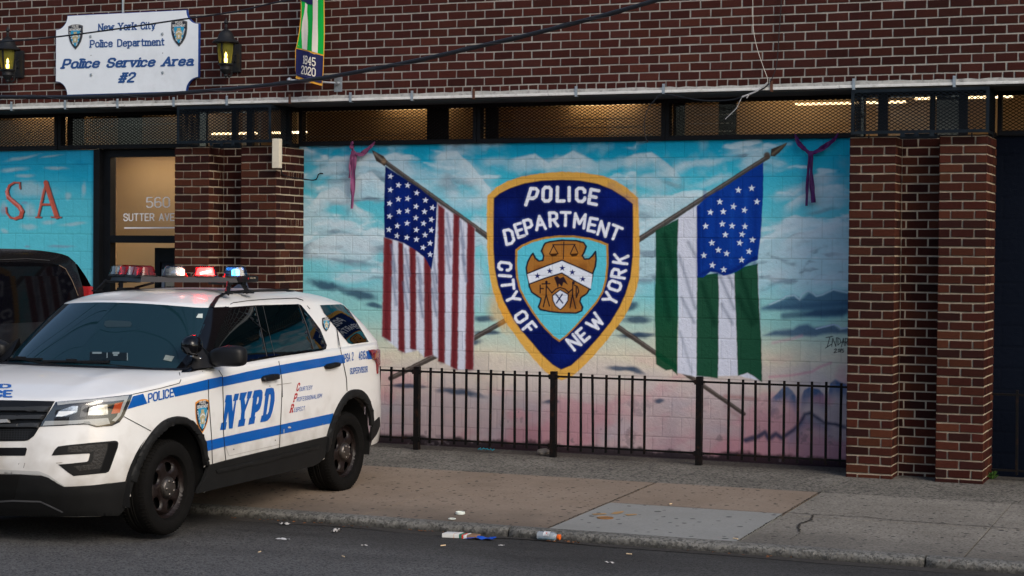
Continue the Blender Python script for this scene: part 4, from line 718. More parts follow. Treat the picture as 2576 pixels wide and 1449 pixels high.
# ================================================================ ground
def ground_mat(name, base, dark, light, gum=.0, gscale=9.0, peb=.0, pscale=160, rough=.85, bump=.5, stain=.35, fleck=0.0):
    m = bpy.data.materials.new(name); m.use_nodes = True; nt = m.node_tree; N = nt.nodes; L = nt.links; b = N['Principled BSDF']; b.inputs['Roughness'].default_value = rough; b.inputs['Specular IOR Level'].default_value = .12
    tc = N.new('ShaderNodeTexCoord'); P_ = tc.outputs['Object']
    def noise(sc, det=6, rg=.6):
        n = N.new('ShaderNodeTexNoise'); n.inputs['Scale'].default_value = sc; n.inputs['Detail'].default_value = det; n.inputs['Roughness'].default_value = rg; L.new(P_, n.inputs['Vector']); return n.outputs['Fac']
    def rng_(x, a, b_, c, d):
        r = N.new('ShaderNodeMapRange'); r.inputs['From Min'].default_value = a; r.inputs['From Max'].default_value = b_; r.inputs['To Min'].default_value = c; r.inputs['To Max'].default_value = d; L.new(x, r.inputs['Value']); return r.outputs['Result']
    def mix(f, A, B):
        x = N.new('ShaderNodeMix'); x.data_type = 'RGBA'
        if isinstance(f, float): x.inputs['Factor'].default_value = f
        else: L.new(f, x.inputs['Factor'])
        for s_, v in (('A', A), ('B', B)):
            if isinstance(v, tuple): x.inputs[s_].default_value = (*v, 1)
            else: L.new(v, x.inputs[s_])
        return x.outputs['Result']
    c = mix(rng_(noise(1.3, 8, .65), .35, .68, 0, 1), base, light); c = mix(rng_(noise(.55, 8, .7), .50, .75, 0, stain), c, dark); c = mix(rng_(noise(38, 5, .75), .44, .74, 0, .5), c, dark)
    h = noise(120, 4, .7)
    if peb > 0:
        v = N.new('ShaderNodeTexVoronoi'); v.inputs['Scale'].default_value = pscale; L.new(P_, v.inputs['Vector'])
        sp = N.new('ShaderNodeSeparateColor'); L.new(v.outputs['Color'], sp.inputs[0])
        c = mix(rng_(sp.outputs[0], .60, .72, 0, peb), c, dark); c = mix(rng_(sp.outputs[1], .86, .95, 0, peb*.7), c, light)
        h2 = v.outputs['Distance']
    if fleck > 0:
        vf = N.new('ShaderNodeTexVoronoi'); vf.inputs['Scale'].default_value = 55; L.new(P_, vf.inputs['Vector']); sf = N.new('ShaderNodeSeparateColor'); L.new(vf.outputs['Color'], sf.inputs[0])
        f1 = rng_(vf.outputs['Distance'], .0045, .0025, 0, 1); f1 = rng_(vf.outputs['Distance'], .16, .10, 0, 1); f2 = rng_(sf.outputs[0], .90, .92, 0, fleck); mm = N.new('ShaderNodeMath'); mm.operation = 'MULTIPLY'; L.new(f1, mm.inputs[0]); L.new(f2, mm.inputs[1]); c = mix(mm.outputs[0], c, (.5, .5, .48))
    if gum > 0:
        for sc, th, cut, seed in ((gscale, .17, .66, 0.), (gscale*1.8, .19, .76, 7.3)):
            mpn = N.new('ShaderNodeMapping'); mpn.inputs['Location'].default_value = (seed, seed*1.7, 0); L.new(P_, mpn.inputs['Vector'])
            wn_ = N.new('ShaderNodeTexNoise'); wn_.inputs['Scale'].default_value = 22; L.new(P_, wn_.inputs['Vector']); ad = N.new('ShaderNodeMix'); ad.data_type = 'VECTOR'; ad.inputs['Factor'].default_value = .03; L.new(mpn.outputs[0], ad.inputs['A']); L.new(wn_.outputs['Color'], ad.inputs['B'])
            v = N.new('ShaderNodeTexVoronoi'); v.voronoi_dimensions = '2D'; v.inputs['Scale'].default_value = sc; L.new(ad.outputs['Result'], v.inputs['Vector'])
            sp = N.new('ShaderNodeSeparateColor'); L.new(v.outputs['Color'], sp.inputs[0]); sz = rng_(sp.outputs[1], 0, 1, .35, 1.0)
            dd = N.new('ShaderNodeMath'); dd.operation = 'DIVIDE'; L.new(v.outputs['Distance'], dd.inputs[0]); L.new(sz, dd.inputs[1])
            f1 = rng_(dd.outputs[0], th*1.1, th*.85, 0, 1); f2 = rng_(sp.outputs[0], cut, cut+.01, 0, 1); mm = N.new('ShaderNodeMath'); mm.operation = 'MULTIPLY'; L.new(f1, mm.inputs[0]); L.new(f2, mm.inputs[1])
            g_ = N.new('ShaderNodeMath'); g_.operation = 'MULTIPLY'; L.new(mm.outputs[0], g_.inputs[0]); g_.inputs[1].default_value = gum; c = mix(g_.outputs[0], c, (.022, .022, .024))
    L.new(c, b.inputs['Base Color'])
    bp = N.new('ShaderNodeBump'); bp.inputs['Strength'].default_value = bump; bp.inputs['Distance'].default_value = .006; L.new(h, bp.inputs['Height'])
    if peb > 0:
        bq = N.new('ShaderNodeBump'); bq.inputs['Strength'].default_value = bump; bq.inputs['Distance'].default_value = .004; L.new(h2, bq.inputs['Height']); L.new(bp.outputs[0], bq.inputs['Normal']); L.new(bq.outputs[0], b.inputs['Normal'])
    else: L.new(bp.outputs[0], b.inputs['Normal'])
    return m
m_asph = ground_mat('asphalt', (.108, .105, .103), (.045, .044, .044), (.150, .147, .143), peb=.95, pscale=85, bump=1.0, stain=.8, fleck=.9)
def gutter_dark(m, y0, y1):
    nt = m.node_tree; N, L = nt.nodes, nt.links; b = N['Principled BSDF']; src = b.inputs['Base Color'].links[0].from_socket; g = N.new('ShaderNodeNewGeometry'); sx = N.new('ShaderNodeSeparateXYZ'); L.new(g.outputs['Position'], sx.inputs[0])
    mp_ = N.new('ShaderNodeMapping'); mp_.inputs['Scale'].default_value = (.35, 1.6, 1); L.new(g.outputs['Position'], mp_.inputs['Vector']); n = N.new('ShaderNodeTexNoise'); n.inputs['Scale'].default_value = 1.6; n.inputs['Detail'].default_value = 6; L.new(mp_.outputs[0], n.inputs['Vector'])
    a = N.new('ShaderNodeMath'); a.operation = 'MULTIPLY_ADD'; L.new(n.outputs['Fac'], a.inputs[0]); a.inputs[1].default_value = 1.8; L.new(sx.outputs['Y'], a.inputs[2])
    r = N.new('ShaderNodeMapRange'); r.inputs['From Min'].default_value = y0+.9; r.inputs['From Max'].default_value = y1+.9; r.inputs['To Max'].default_value = .72; L.new(a.outputs[0], r.inputs['Value'])
    x = N.new('ShaderNodeMix'); x.data_type = 'RGBA'; L.new(r.outputs['Result'], x.inputs['Factor']); L.new(src, x.inputs['A']); x.inputs['B'].default_value = (.030, .028, .026, 1); L.new(x.outputs['Result'], b.inputs['Base Color'])
gutter_dark(m_asph, -6.6, -5.0)
def grime_shade(m, axis, a0, b0, col, amt, ns, na):
    nt = m.node_tree; N, L = nt.nodes, nt.links; b = N['Principled BSDF']; src = b.inputs['Base Color'].links[0].from_socket; g = N.new('ShaderNodeNewGeometry'); sx = N.new('ShaderNodeSeparateXYZ'); L.new(g.outputs['Position'], sx.inputs[0])
    n = N.new('ShaderNodeTexNoise'); n.inputs['Scale'].default_value = ns; n.inputs['Detail'].default_value = 6; L.new(g.outputs['Position'], n.inputs['Vector'])
    a = N.new('ShaderNodeMath'); a.operation = 'MULTIPLY_ADD'; L.new(n.outputs['Fac'], a.inputs[0]); a.inputs[1].default_value = na; L.new(sx.outputs[axis], a.inputs[2])
    r = N.new('ShaderNodeMapRange'); r.inputs['From Min'].default_value = a0+na*.5; r.inputs['From Max'].default_value = b0+na*.5; r.inputs['To Max'].default_value = amt; L.new(a.outputs[0], r.inputs['Value'])
    x = N.new('ShaderNodeMix'); x.data_type = 'RGBA'; L.new(r.outputs['Result'], x.inputs['Factor']); L.new(src, x.inputs['A']); x.inputs['B'].default_value = (*col, 1); L.new(x.outputs['Result'], b.inputs['Base Color'])
m_tan = ground_mat('tan_concrete', (.236, .180, .136), (.12, .095, .075), (.285, .224, .174), gum=.92, gscale=8.5, bump=.3, stain=.6)
m_peb = ground_mat('pebbled_concrete', (.155, .142, .122), (.045, .042, .038), (.25, .232, .20), peb=.8, pscale=55, gum=.5, gscale=5, bump=.7)
m_gry = ground_mat('grey_concrete', (.215, .194, .164), (.08, .073, .064), (.285, .262, .225), gum=.85, gscale=8.5, peb=.5, pscale=70, bump=.4)
m_new = ground_mat('new_concrete', (.25, .248, .232), (.16, .157, .145), (.29, .287, .27), gum=.7, gscale=5, bump=.3)
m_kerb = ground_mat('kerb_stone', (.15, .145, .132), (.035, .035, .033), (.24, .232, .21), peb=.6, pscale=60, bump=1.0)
grime_shade(m_kerb, 2, -.085, -.125, (.03, .029, .027), .75, 14, .06); grime_shade(m_peb, 1, -.75, -.15, (.05, .046, .042), .6, 2.5, .7); grime_shade(m_tan, 1, -3.7, -4.5, (.07, .06, .05), .45, 1.8, 1.2); grime_shade(m_gry, 1, -3.6, -4.5, (.06, .055, .05), .5, 1.8, 1.2)  # kerb: face shade and foot dirt put into the colour; slabs: dirt
m_joint = M('joint_dirt', (.035, .030, .025), .95, var=.4, vscale=30)
YK0, YK1 = -4.50, -4.64                        # back and face of the kerb
def kerb_y(x): return 0.0
def road_z(y): 
    d = YK1-y; return -.137+min(d, 4.0)*.036-max(0, min(d, 1.2))*.0
s = MB()
vs, fs = sheet(lambda u, v: (-300+600*u, 300-600*v, -.42), 4, 4); o = mesh_obj('ground', vs, fs, M('earth', (.10, .09, .08), .95, var=.3)); tag(o, kind='structure')
ys = [YK1+.02, YK1-.3, YK1-.8, YK1-1.6, YK1-2.6, YK1-4, -12, -16]; xs = np.linspace(-60, 40, 3)
def rz(y): return road_z(max(y, -8.64)) if y > -8.64 else .007
vs = [(x, y, rz(y)) for y in ys for x in xs]; fs = [(j*3+i, (j+1)*3+i, (j+1)*3+i+1, j*3+i+1) for j in range(len(ys)-1) for i in range(2)]
o = mesh_obj('road', vs, fs, m_asph, smooth=True); tag(o, kind='structure')
vs, fs = sheet(lambda u, v: (-60+100*u, 1.0-5.55*v, -.012+SLOPE*min(0, 1.0-5.55*v)-.02), 2, 12); o = mesh_obj('sidewalk', vs, fs, m_joint); tag(o, kind='structure')
GZ = lambda x, y: SLOPE*y
def slab(pts, mat, gap=.006, dz=0.0, name='sidewalk'):
    P_ = [np.array(p[:2], float) for p in pts]; c = sum(P_)/len(P_); Q = []
    for k in range(len(P_)):                    # inset by gap
        a, b, d = P_[k-1], P_[k], P_[(k+1) % len(P_)]; e1 = (b-a)/np.linalg.norm(b-a); e2 = (d-b)/np.linalg.norm(d-b)
        n1, n2 = np.array((-e1[1], e1[0])), np.array((-e2[1], e2[0]))
        if n1 @ (c-b) < 0: n1 = -n1
        if n2 @ (c-b) < 0: n2 = -n2
        m_ = n1+n2; Q.append(b+m_/max(m_ @ n1, .2)*gap)
    n = len(Q); vs = [(q[0], q[1], GZ(*q)+dz) for q in Q]+[(q[0], q[1], GZ(*q)-.05) for q in Q]
    o = mesh_obj(name, vs, [tuple(range(n))]+[(k, k+n, (k+1) % n+n, (k+1) % n) for k in range(n)], mat); tag(o, kind='structure'); return o
G = lambda p: wg(p)
YT = G((1656, 1214.5)).y                      # edge between the pebbled strip and the slabs
j1a, j1b = G((1656, 1214.5)), G((1384, 1322)); xj1 = (j1a.x+j1b.x)/2
j2a, j2b = G((2085, 1234)), G((1847, 1356.6)); xj2 = (j2a.x+j2b.x)/2
jt = G(ZG7(1150, 390)).x
YN = G((1543, 1265)).y
XL = -22.0
xsb = [XL, -17.5, -13.4, -10.0, jt, xj1]
for a, b in zip(xsb[:-1], xsb[1:]):
    ym = YT+(YK0-YT)*.5
    slab([(a, YT), (b, YT), (b, ym), (a, ym)], m_tan, .005 if b != xj1 else .004); slab([(a, ym), (b, ym), (b, YK0), (a, YK0)], m_tan, .005, dz=-.0006)
slab([(xj1+.012, YT), (xj2-.008, YT), (xj2-.008, YN), (xj1+.012, YN)], m_tan, .004, .001)
slab([(xj1+.012, YN), (xj2-.008, YN), (xj2-.008, YK0), (xj1+.012, YK0)], m_new, .004, .0015)
for a, b in zip([XL, -14.2, -8.9, -5.72, xj2, -1.9, 1.0], [-14.2, -8.9, -5.72, xj2, -1.9, 1.0, 14]): slab([(a, .6), (b, .6), (b, YT+.002), (a, YT+.002)], m_peb, .003)
YR = G((2300, 1317)).y
xr = (G(ZG8(2560, 262)).x+G(ZG8(2225, 580)).x)/2
for a, b in zip([xj2+.01, xr, xr+3, xr+6], [xr, xr+3, xr+6, 14]): slab([(a, YT), (b, YT), (b, YR), (a, YR)], m_gry, .004); slab([(a, YR), (b, YR), (b, YK0), (a, YK0)], m_gry, .006, -.002)
def crack(pts, w, name='sidewalk_crack'):
    vs = []; q = []
    for (x0, y0), (x1, y1) in zip(pts[:-1], pts[1:]):
        n = max(2, int(math.hypot(x1-x0, y1-y0)/.02))
        for k in range(n): t = k/n; q.append((x0+(x1-x0)*t+random.uniform(-1, 1)*w*.9, y0+(y1-y0)*t+random.uniform(-1, 1)*w*.9))
    for k, (x, y) in enumerate(q):
        a = q[max(k-1, 0)]; b = q[min(k+1, len(q)-1)]; d = np.array((b[0]-a[0], b[1]-a[1])); d /= max(np.linalg.norm(d), 1e-9); nn = np.array((-d[1], d[0]))*w*random.uniform(.25, 1.1)
        vs += [(x+nn[0], y+nn[1], GZ(x, y)+.004), (x-nn[0], y-nn[1], GZ(x, y)+.004)]
    o = mesh_obj(name, vs, [(2*k, 2*k+1, 2*k+3, 2*k+2) for k in range(len(q)-1)], m_joint); tag(o, kind='structure')
g2 = lambda pts: [tuple(G(ZG8(*p))[:2]) for p in pts]
crack(g2([(1265, 340), (1440, 352), (1700, 365), (1900, 385), (2150, 402), (2560, 430)]), .010); crack(g2([(1430, 355), (1415, 385), (1360, 400), (1345, 425), (1362, 450)]), .013); crack(g2([(1362, 450), (1300, 490)]), .004)
crack([(xj1+.004, YT), (xj1+.004, YK0)], .007); crack([(xj2-.001, YT), (xj2-.001, YK0)], .008); crack([(xj2, YN), (xj1+.02, YN)], .004)
# kerb: long stones with a worn, chipped arris
m_k = MB(); kx = [-22, -14, -9.3, -7.1]+[G(ZG7(2038, 460)).x, 0]; kx = [-22, -13.2, -8.9, wg((1285, 1325)).x, -2.2, 2.0, 14]
for a, b in zip(kx[:-1], kx[1:]):
    n = max(8, int((b-a)/.022)); prof = [(YK0+.01, 0), (YK0-.05, 1), (YK0-.095, 2), (YK0-.125, 3), (YK1, 4), (YK1-.004, 5), (YK1-.006, 6)]
    vs = []; lo = vnoise(np.linspace(a, b, n+1)*100, np.zeros(n+1), 30, 91)-.5; hi = vnoise(np.linspace(a, b, n+1)*100, np.zeros(n+1), 5, 92)-.5
    for k in range(n+1):
        x = a+.006+(b-a-.012)*k/n; endw = min(1, min(k, n-k)*(b-a)/n/.10); e = (1-endw)**2; zt = SLOPE*YK0+.001; c1 = lo[k]*.016+hi[k]*.018
        zs = [zt, zt+.001, zt-.001+c1*.2-e*.02, zt-.012+c1*.5-e*.04, zt-.032+c1*.6-e*.03, zt-.075, zt-.20]; dy = [0, 0, c1*.25, c1*.8+e*.03, c1*.5+hi[k]*.012+e*.03, hi[k-1]*.02+e*.02, 0]
        vs += [(x, p[0]+d_, z_) for p, d_, z_ in zip(prof, dy, zs)]
    fs = [(k*7+j, (k+1)*7+j, (k+1)*7+j+1, k*7+j+1) for k in range(n) for j in range(6)]+[tuple(range(7)), tuple(n*7+j for j in range(6, -1, -1))]
    m_k.add(vs, fs)
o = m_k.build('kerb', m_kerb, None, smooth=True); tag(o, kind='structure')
# dirt along the foot of the building and dark patches on the road
o = mesh_obj('gutter_dirt', *sheet(lambda u, v: (-22+36*u, YK1-.004-.16*v*(.5+vnoise(np.array([u*900]), np.array([1.]), 20, 8)[0]), rz(YK1-.16*v)+.004), 500, 1), M('gutter_grime', (.040, .036, .032), .95, var=.5, vscale=25)); tag(o, kind='structure')
# ================================================================ railing in front of the mural
m_rail = M('rail_paint', (.006, .0055, .0055), .6, spec=.1, var=.4, vscale=30, dark=(.045, .018, .010), dscale=14, damt=.7, bump=.2, bscale=80)
YF = -.38
def railing(name, x0, x1, posts, pick, zt, zb, label, cat='railing'):
    e = empty(name, ((x0+x1)/2, YF, GZ(0, YF)), label, cat)
    for z, h in ((zt, .020), (zb, .020)):
        s = MB(); s.box((x0, YF-.011, z-.010), (x1, YF+.011, z+.010), bev=.003); s.build('rail', m_rail, e)
    for x in posts:
        s = MB(); s.box((x-.031, YF-.031, GZ(0, YF)), (x+.031, YF+.031, zt+.052), bev=.004)
        for z in (zt, zb): s.box((x-.046, YF-.022, z-.028), (x+.046, YF-.034, z+.022)); s.box((x-.06, YF-.0125, z-.013), (x+.06, YF-.024, z+.013))
        s.build('post', m_rail, e)
    for x in pick:
        t = random.uniform(-.002, .002); s = MB(); s.box((x-.0118+t, YF-.0105, zb-.045+random.uniform(-.006, .006)), (x+.0118+t, YF+.0105, zt+.040+random.uniform(-.006, .006)), bev=.003); lean = random.gauss(0, .0045); bow = random.gauss(0, .003); s.v = [(v[0]+lean*(v[2]-zb)/(zt-zb)+bow*math.sin(3*(v[2]-zb)), v[1]+bow, v[2]) for v in s.v]; s.build('picket', m_rail, e)
    return e
zt = (wy(Z6(1000, 405), YF).z+wy(Z9(600, 617), YF).z)/2; zb = (wy(Z6(1000, 965), YF).z+wy(Z9(600, 1148), YF).z)/2
pk = [wy(Z6(x, 700), YF).x for x in (243, 340, 437, 664, 765, 864, 961, 1061, 1162, 1262, 1366, 1467, 1569, 1808, 1915, 2018, 2122, 2230, 2334, 2441)]+[wy(Z9(x, 800), YF).x for x in (25, 125, 223, 324, 426, 527, 630, 733, 836)]
pk += [pk[0]-.152*k for k in range(1, 9)]
px_ = [wy((1049, 1030), YF).x, wy((1392.5, 1050), YF).x, wy((1759, 1060), YF).x]
pk = sorted(pk); ded = []
for x in pk:
    if (not ded or x-ded[-1] > .09) and min(abs(x-q) for q in px_) > .06: ded.append(x)
railing('railing', -9.7, -3.63, px_, ded, zt, zb, 'black iron railing with pickets in front of the painted flags and shield')
YF = -.30
railing('railing', -2.31, 2.6, [.2], [-2.08+.152*k for k in range(14)]+[.35+.152*k for k in range(14)], zt-.02, zb-.02, 'rusty dark railing in front of the navy block wall')
# ================================================================ sign board
m_sign = M('sign_face', (.70, .75, .80), .35, var=.04, vscale=3, dark=(.35, .36, .38), dscale=2.2, damt=.25); m_blu = M('sign_blue', (.020, .075, .24), .5); m_sedge = M('sign_edge', (.012, .05, .24), .5)
YS = -.668
sg = empty('sign_board', (-11.68, YS, 3.8), 'white sign board with scooped corners and blue lettering on the brick', 'sign')
zs_ = lambda pts: mp(ZS, pts)
arcS = lambda cx, cy, r, a0, a1: [(cx+r*math.cos(R(a)), cy+r*math.sin(R(a))) for a in np.linspace(a0, a1, 9)]
xl, xr_, zt_, zb_ = -12.617, -10.742, wy(ZS(1000, 100), YS).z, wy(ZS(1000, 742), YS).z; rr = .155; rr2 = .155
outl = [(xl, zb_+rr)]+[(xl, zt_-rr)]+[(xl+rr2*math.sin(R(a)), zt_-rr*math.cos(R(a))) for a in np.linspace(10, 80, 8)]
outl = arcS(xl, zt_, rr, 270, 360)+arcS(xr_, zt_, rr, 180, 270)+arcS(xr_, zb_, rr, 90, 180)+arcS(xl, zb_, rr, 0, 90)
flat('board', [outl], lambda x, z: (x, YS, z), m_sedge, sg, thick=.03, back=(0, 1, 0))
flat('face', [[(x*.9935+(-11.68)*.0065, z*.985+.015*(zt_+zb_)/2) for x, z in outl]], lambda x, z: (x, YS-.004, z), m_sign, sg)
fs_ = on(YS-.008)
for t, a, b, h, st, slb, sl_ in [('New York City', (778, 250), (1232, 232), 34, .19, .12, 0), ('Police Department', (712, 380), (1304, 362), 34, .19, .12, 0), ('Police Service Area', (487, 548), (1528, 524), 44, .22, .13, .22), ('#2', (932, 660), (1064, 656), 46, .22, .10, .22)]:
    flat('lettering', text_polys(t, ZS(*a), ZS(*b), h*1.0*(SC/1.9815)*1.9, st, .26, slb, sl_, up=(0, -1)), fs_, m_blu, sg)
m_shb = M('shield_black', (.02, .025, .04), .5); m_shc = M('shield_blue', (.02, .27, .48), .5); m_shg = M('shield_gold', (.42, .36, .20), .5); m_shw = M('shield_white', (.62, .62, .60), .5)
SHO = [(-1, .86), (-.55, .97), (0, 1), (.55, .97), (1, .86), (1, .3), (.93, -.1), (.75, -.5), (.42, -.85), (0, -1.15), (-.42, -.85), (-.75, -.5), (-.93, -.1), (-1, .3)]
def shield(par, f, m_rim, rim=True):
    """a police shield: rim, dark field, sky centre, crest, words; f maps (-1..1, -1.15..1, level)"""
    S = lambda k, q, dy=0: [(x*k, (y+.07)*k-.07+dy) for x, y in q]
    sh = flat('shield', [SHO], lambda x, y: f(x, y, 0), m_rim, par)
    flat('shield_field', [S(.90, SHO)], lambda x, y: f(x, y, 1), m_shb, sh)
    flat('shield_centre', [[(x*.62, y*.66-.12) for x, y in SHO]], lambda x, y: f(x, y, 2), m_shc, sh)
    flat('crest', [[(-.34, .1), (-.2, .2), (-.24, .36), (.24, .36), (.2, .2), (.34, .1), (.42, -.1), (.3, -.3), (.3, -.55), (-.3, -.55), (-.3, -.3), (-.42, -.1)]], lambda x, y: f(x, y, 3), m_shg, sh)
    flat('crest_band', [[(-.38, -.02), (0, .14), (.38, -.02), (.38, -.12), (0, .04), (-.38, -.12)], [(-.1, -.2), (.1, -.2), (.1, -.38), (0, -.48), (-.1, -.38)]], lambda x, y: f(x, y, 4), m_shw, sh)
    L_ = text_polys('POLICE', (-.46, .70), (.46, .70), .22, .2, .26, up=(0, 1))+text_polys('DEPARTMENT', (-.80, .44), (.80, .44), .22, .22, .24, up=(0, 1))
    L_ += text_polys('CITY OF', (-.83, .28), (-.30, -.78), .17, .22, .3, up=(.9, .44)); L_ += text_polys('NEW YORK', (.22, -.84), (.83, .26), .17, .22, .3, up=(-.88, .48))
    flat('shield_words', L_, lambda x, y: f(x, y, 3), m_shw, sh); return sh
for cx, cz, w_, h_ in [((602, 270), (602, 287), .099, .132), ((1423, 250), (1423, 258), .103, .135)]:
    c_ = wy(ZS(*cz), YS); shield(sg, lambda x, y, k, c_=c_, w_=w_, h_=h_: (c_.x+x*w_, YS-.008-.002*k, c_.z+y*h_), M('shield_rim_dark', (.10, .10, .10), .5))
for q in [(719, 291), (1288, 271), (724, 595), (1291, 577)]:
    p_ = wy(ZS(*q), YS); s = MB(); s.lathe([(.018, -.006), (.016, -.009), (.007, -.009), (.006, -.013)], (p_.x, YS, p_.z), 'y', 14); s.build('bolt', m_galv, sg)
for q in [(724, 439), (1292, 421)]:
    p_ = wy(ZS(*q), YS); s = MB(); s.lathe([(.005, -.006), (.004, -.009)], (p_.x, YS, p_.z), 'y', 10); s.build('screw_hole', m_blk, sg)
# conduit above the sign
s = MB(); s.tube([(-11.73, -.655, 4.70), (-11.73, -.655, 6.0)], .013); o = s.build('conduit_pipe', m_galv); tag(o, 'thin grey conduit pipe rising above the white sign board', 'pipe')
# ================================================================ wall lanterns
m_lan = M('lantern_metal', (.010, .011, .013), .55, var=.3, vscale=20, bump=.2, bscale=90); m_lg = M('amber_glass', (.30, .31, .07), .35); m_lg.node_tree.nodes['Principled BSDF'].inputs['Transmission Weight'].default_value = .75; m_lg.node_tree.nodes['Principled BSDF'].inputs['IOR'].default_value = 1.05
m_bulb = M('lantern_bulb', (1, .9, .6), .4, emit=(1.0, .62, .22), estr=22)
def lantern(x, z, label, grp='wall lanterns beside the sign'):
    y = -.86; r = empty('wall_lantern', (x, YU, z), label, 'lantern', grp)
    s = MB(); s.lathe([(.012, .30), (.018, .325), (.012, .345), (.026, .36), (.020, .375), (.006, .40), (.001, .42)], (x, y, z), 'z', 20); s.lathe([(.143, .143), (.146, .150), (.128, .168), (.090, .195), (.078, .235), (.060, .262), (.030, .285), (.012, .30)], (x, y, z), 'z', 28); s.lathe([(.042, .255), (.052, .272), (.03, .285)], (x, y, z), 'z', 20); s.build('cap', m_lan, r, True)
    s = MB(); s.lathe([(.086, .155), (.090, .12), (.088, .06), (.078, -.02), (.070, -.075)], (x, y, z), 'z', 24); s.f = [f for f in s.f if len(f) == 4]; s.build('glass', m_lg, r, True)
    s = MB()
    for k in range(4):
        t = 2*math.pi*(k+.05)/4; pr = [(.094, .155), (.097, .12), (.095, .05), (.084, -.02), (.075, -.08)]
        for (a, h0), (b, h1) in zip(pr[:-1], pr[1:]): s.bar((x+a*math.cos(t), y+a*math.sin(t), z+h0), (x+b*math.cos(t), y+b*math.sin(t), z+h1), .016)
    s.lathe([(.095, .135), (.10, .15), (.09, .16)], (x, y, z), 'z', 24); s.lathe([(.080, -.075), (.086, -.088), (.062, -.10), (.058, -.125), (.066, -.14), (.040, -.175), (.018, -.19), (.022, -.205), (.008, -.22), (.001, -.235)], (x, y, z), 'z', 24); s.build('cage', m_lan, r, True)
    s = MB(); s.lathe([(.014, -.06), (.016, -.02), (.006, -.01)], (x, y, z), 'z', 12); s.lathe([(.004, -.01), (.011, .005), (.013, .016), (.008, .034), (.001, .05)], (x, y, z), 'z', 14); s.build('bulb', m_bulb, r, True)
    s = MB(); s.box((x-.055, YU-.045, z-.15), (x+.055, YU, z+.16), bev=.012); s.tube([(x, YU-.02, z+.06), (x, YU-.10, z+.02), (x, YU-.13, z-.08), (x, YU-.12, z-.18), (x, y+.07, z-.21), (x, y+.03, z-.19)], .011, 8); s.tube([(x, YU-.03, z-.05), (x, YU-.09, z-.02), (x, YU-.11, z-.09)], .008, 8); s.build('bracket', m_lan, r, True)
    return r
lantern(-10.285, 4.152, 'black wall lantern with lit amber glass right of the white sign board'); lantern(-13.13, 4.172, 'black wall lantern with lit amber glass left of the white sign board')
# ================================================================ banner hanging from two arms
bn = empty('banner', (-9.10, YU, 3.84), 'green and white striped banner with navy foot reading 1845 2020', 'banner')
m_nav = M('banner_navy', (.010, .012, .07), .6); m_grn = M('banner_green', (.006, .34, .05), .7, var=.05, spec=.08); m_cr = M('banner_white', (.66, .62, .55), .6); m_org = M('banner_orange', (.66, .33, .04), .6)
YB = -.86
def bnp(u, v, off=0.0):
    p = wy(ZBN(u, v), YB); t = (v-0)/1300; return Vector((p.x, p.y+.018*math.sin(u/62+v/420)*min(1, .4+abs(t)) - off, p.z))
Lft = [(388, -330), (388, 0), (393, 100), (386, 260), (360, 480), (320, 700), (303, 760), (300, 900), (295, 1080), (318, 1140)]; Rgt = [(757, -330), (757, 0), (757, 200), (755, 500), (740, 800), (735, 900), (728, 1100), (716, 1240)]
bsh = lambda nm, polys, m_, k, par=bn: flat(nm, polys, lambda u, v: bnp(u, v, .0025*k), m_, par, grid=70)
cloth = bsh('cloth', [Lft+[(300, 1190), (500, 1250), (708, 1308)]+Rgt[::-1]], m_org, 0)
bsh('green_field', [[(398, -320), (400, 0), (404, 100), (398, 260), (374, 480), (332, 700), (318, 722), (500, 765), (728, 832), (742, 500), (745, 200), (745, -320)]], m_grn, 1, cloth)
bsh('white_stripe', [[(458, 40), (492, 70), (486, 180), (500, 330), (506, 480), (500, 620), (497, 765), (408, 742), (402, 600), (398, 460), (410, 340), (440, 200), (456, 100)], [(580, 0), (582, -320), (664, -320), (662, 300), (664, 600), (655, 812), (578, 788), (580, 600), (586, 300)]], m_cr, 2, cloth)
bsh('navy_top', [[(398, -322), (400, 15), (460, 30), (500, 60), (578, 74), (578, -322)]], m_nav, 3, cloth)
bsh('navy_foot', [[(318, 740), (520, 790), (728, 853), (722, 1000), (716, 1160), (702, 1270), (500, 1218), (322, 1150), (304, 1080), (312, 900)]], m_nav, 2, cloth)
bsh('hem_fold', [[(310, 1115), (500, 1170), (715, 1215), (712, 1225), (500, 1180), (312, 1125)]], M('banner_seam', (.05, .055, .14), .6), 3, cloth)
def num(txt, a, b, h): return text_polys(txt, a, b, h, .17, .24, .10, .04)
flat('date', num('1845', (424, 972), (626, 1020), 138)+num('2020', (398, 1128), (622, 1176), 138), lambda u, v: bnp(u, v, .009), m_cr, cloth)
s = MB(); s.box((-9.10, YU-.012, 3.765), (-9.005, YU, 3.945), bev=.003); s.tube([(-9.055, YU, 3.86), (-9.05, YU-.06, 3.85)], .016); s.tube([(-9.055, YU-.05, 3.855), (-9.50, -.875, 3.88)], .010); s.lathe([(.022, -.02), (.03, 0), (.022, .02)], (-9.50, -.875, 3.88), 'x', 12)
s.box((-9.10, YU-.012, 5.05), (-9.005, YU, 5.22), bev=.003); s.tube([(-9.055, YU, 5.13), (-9.055, -.87, 5.14)], .010); s.build('bracket', m_galv, bn)
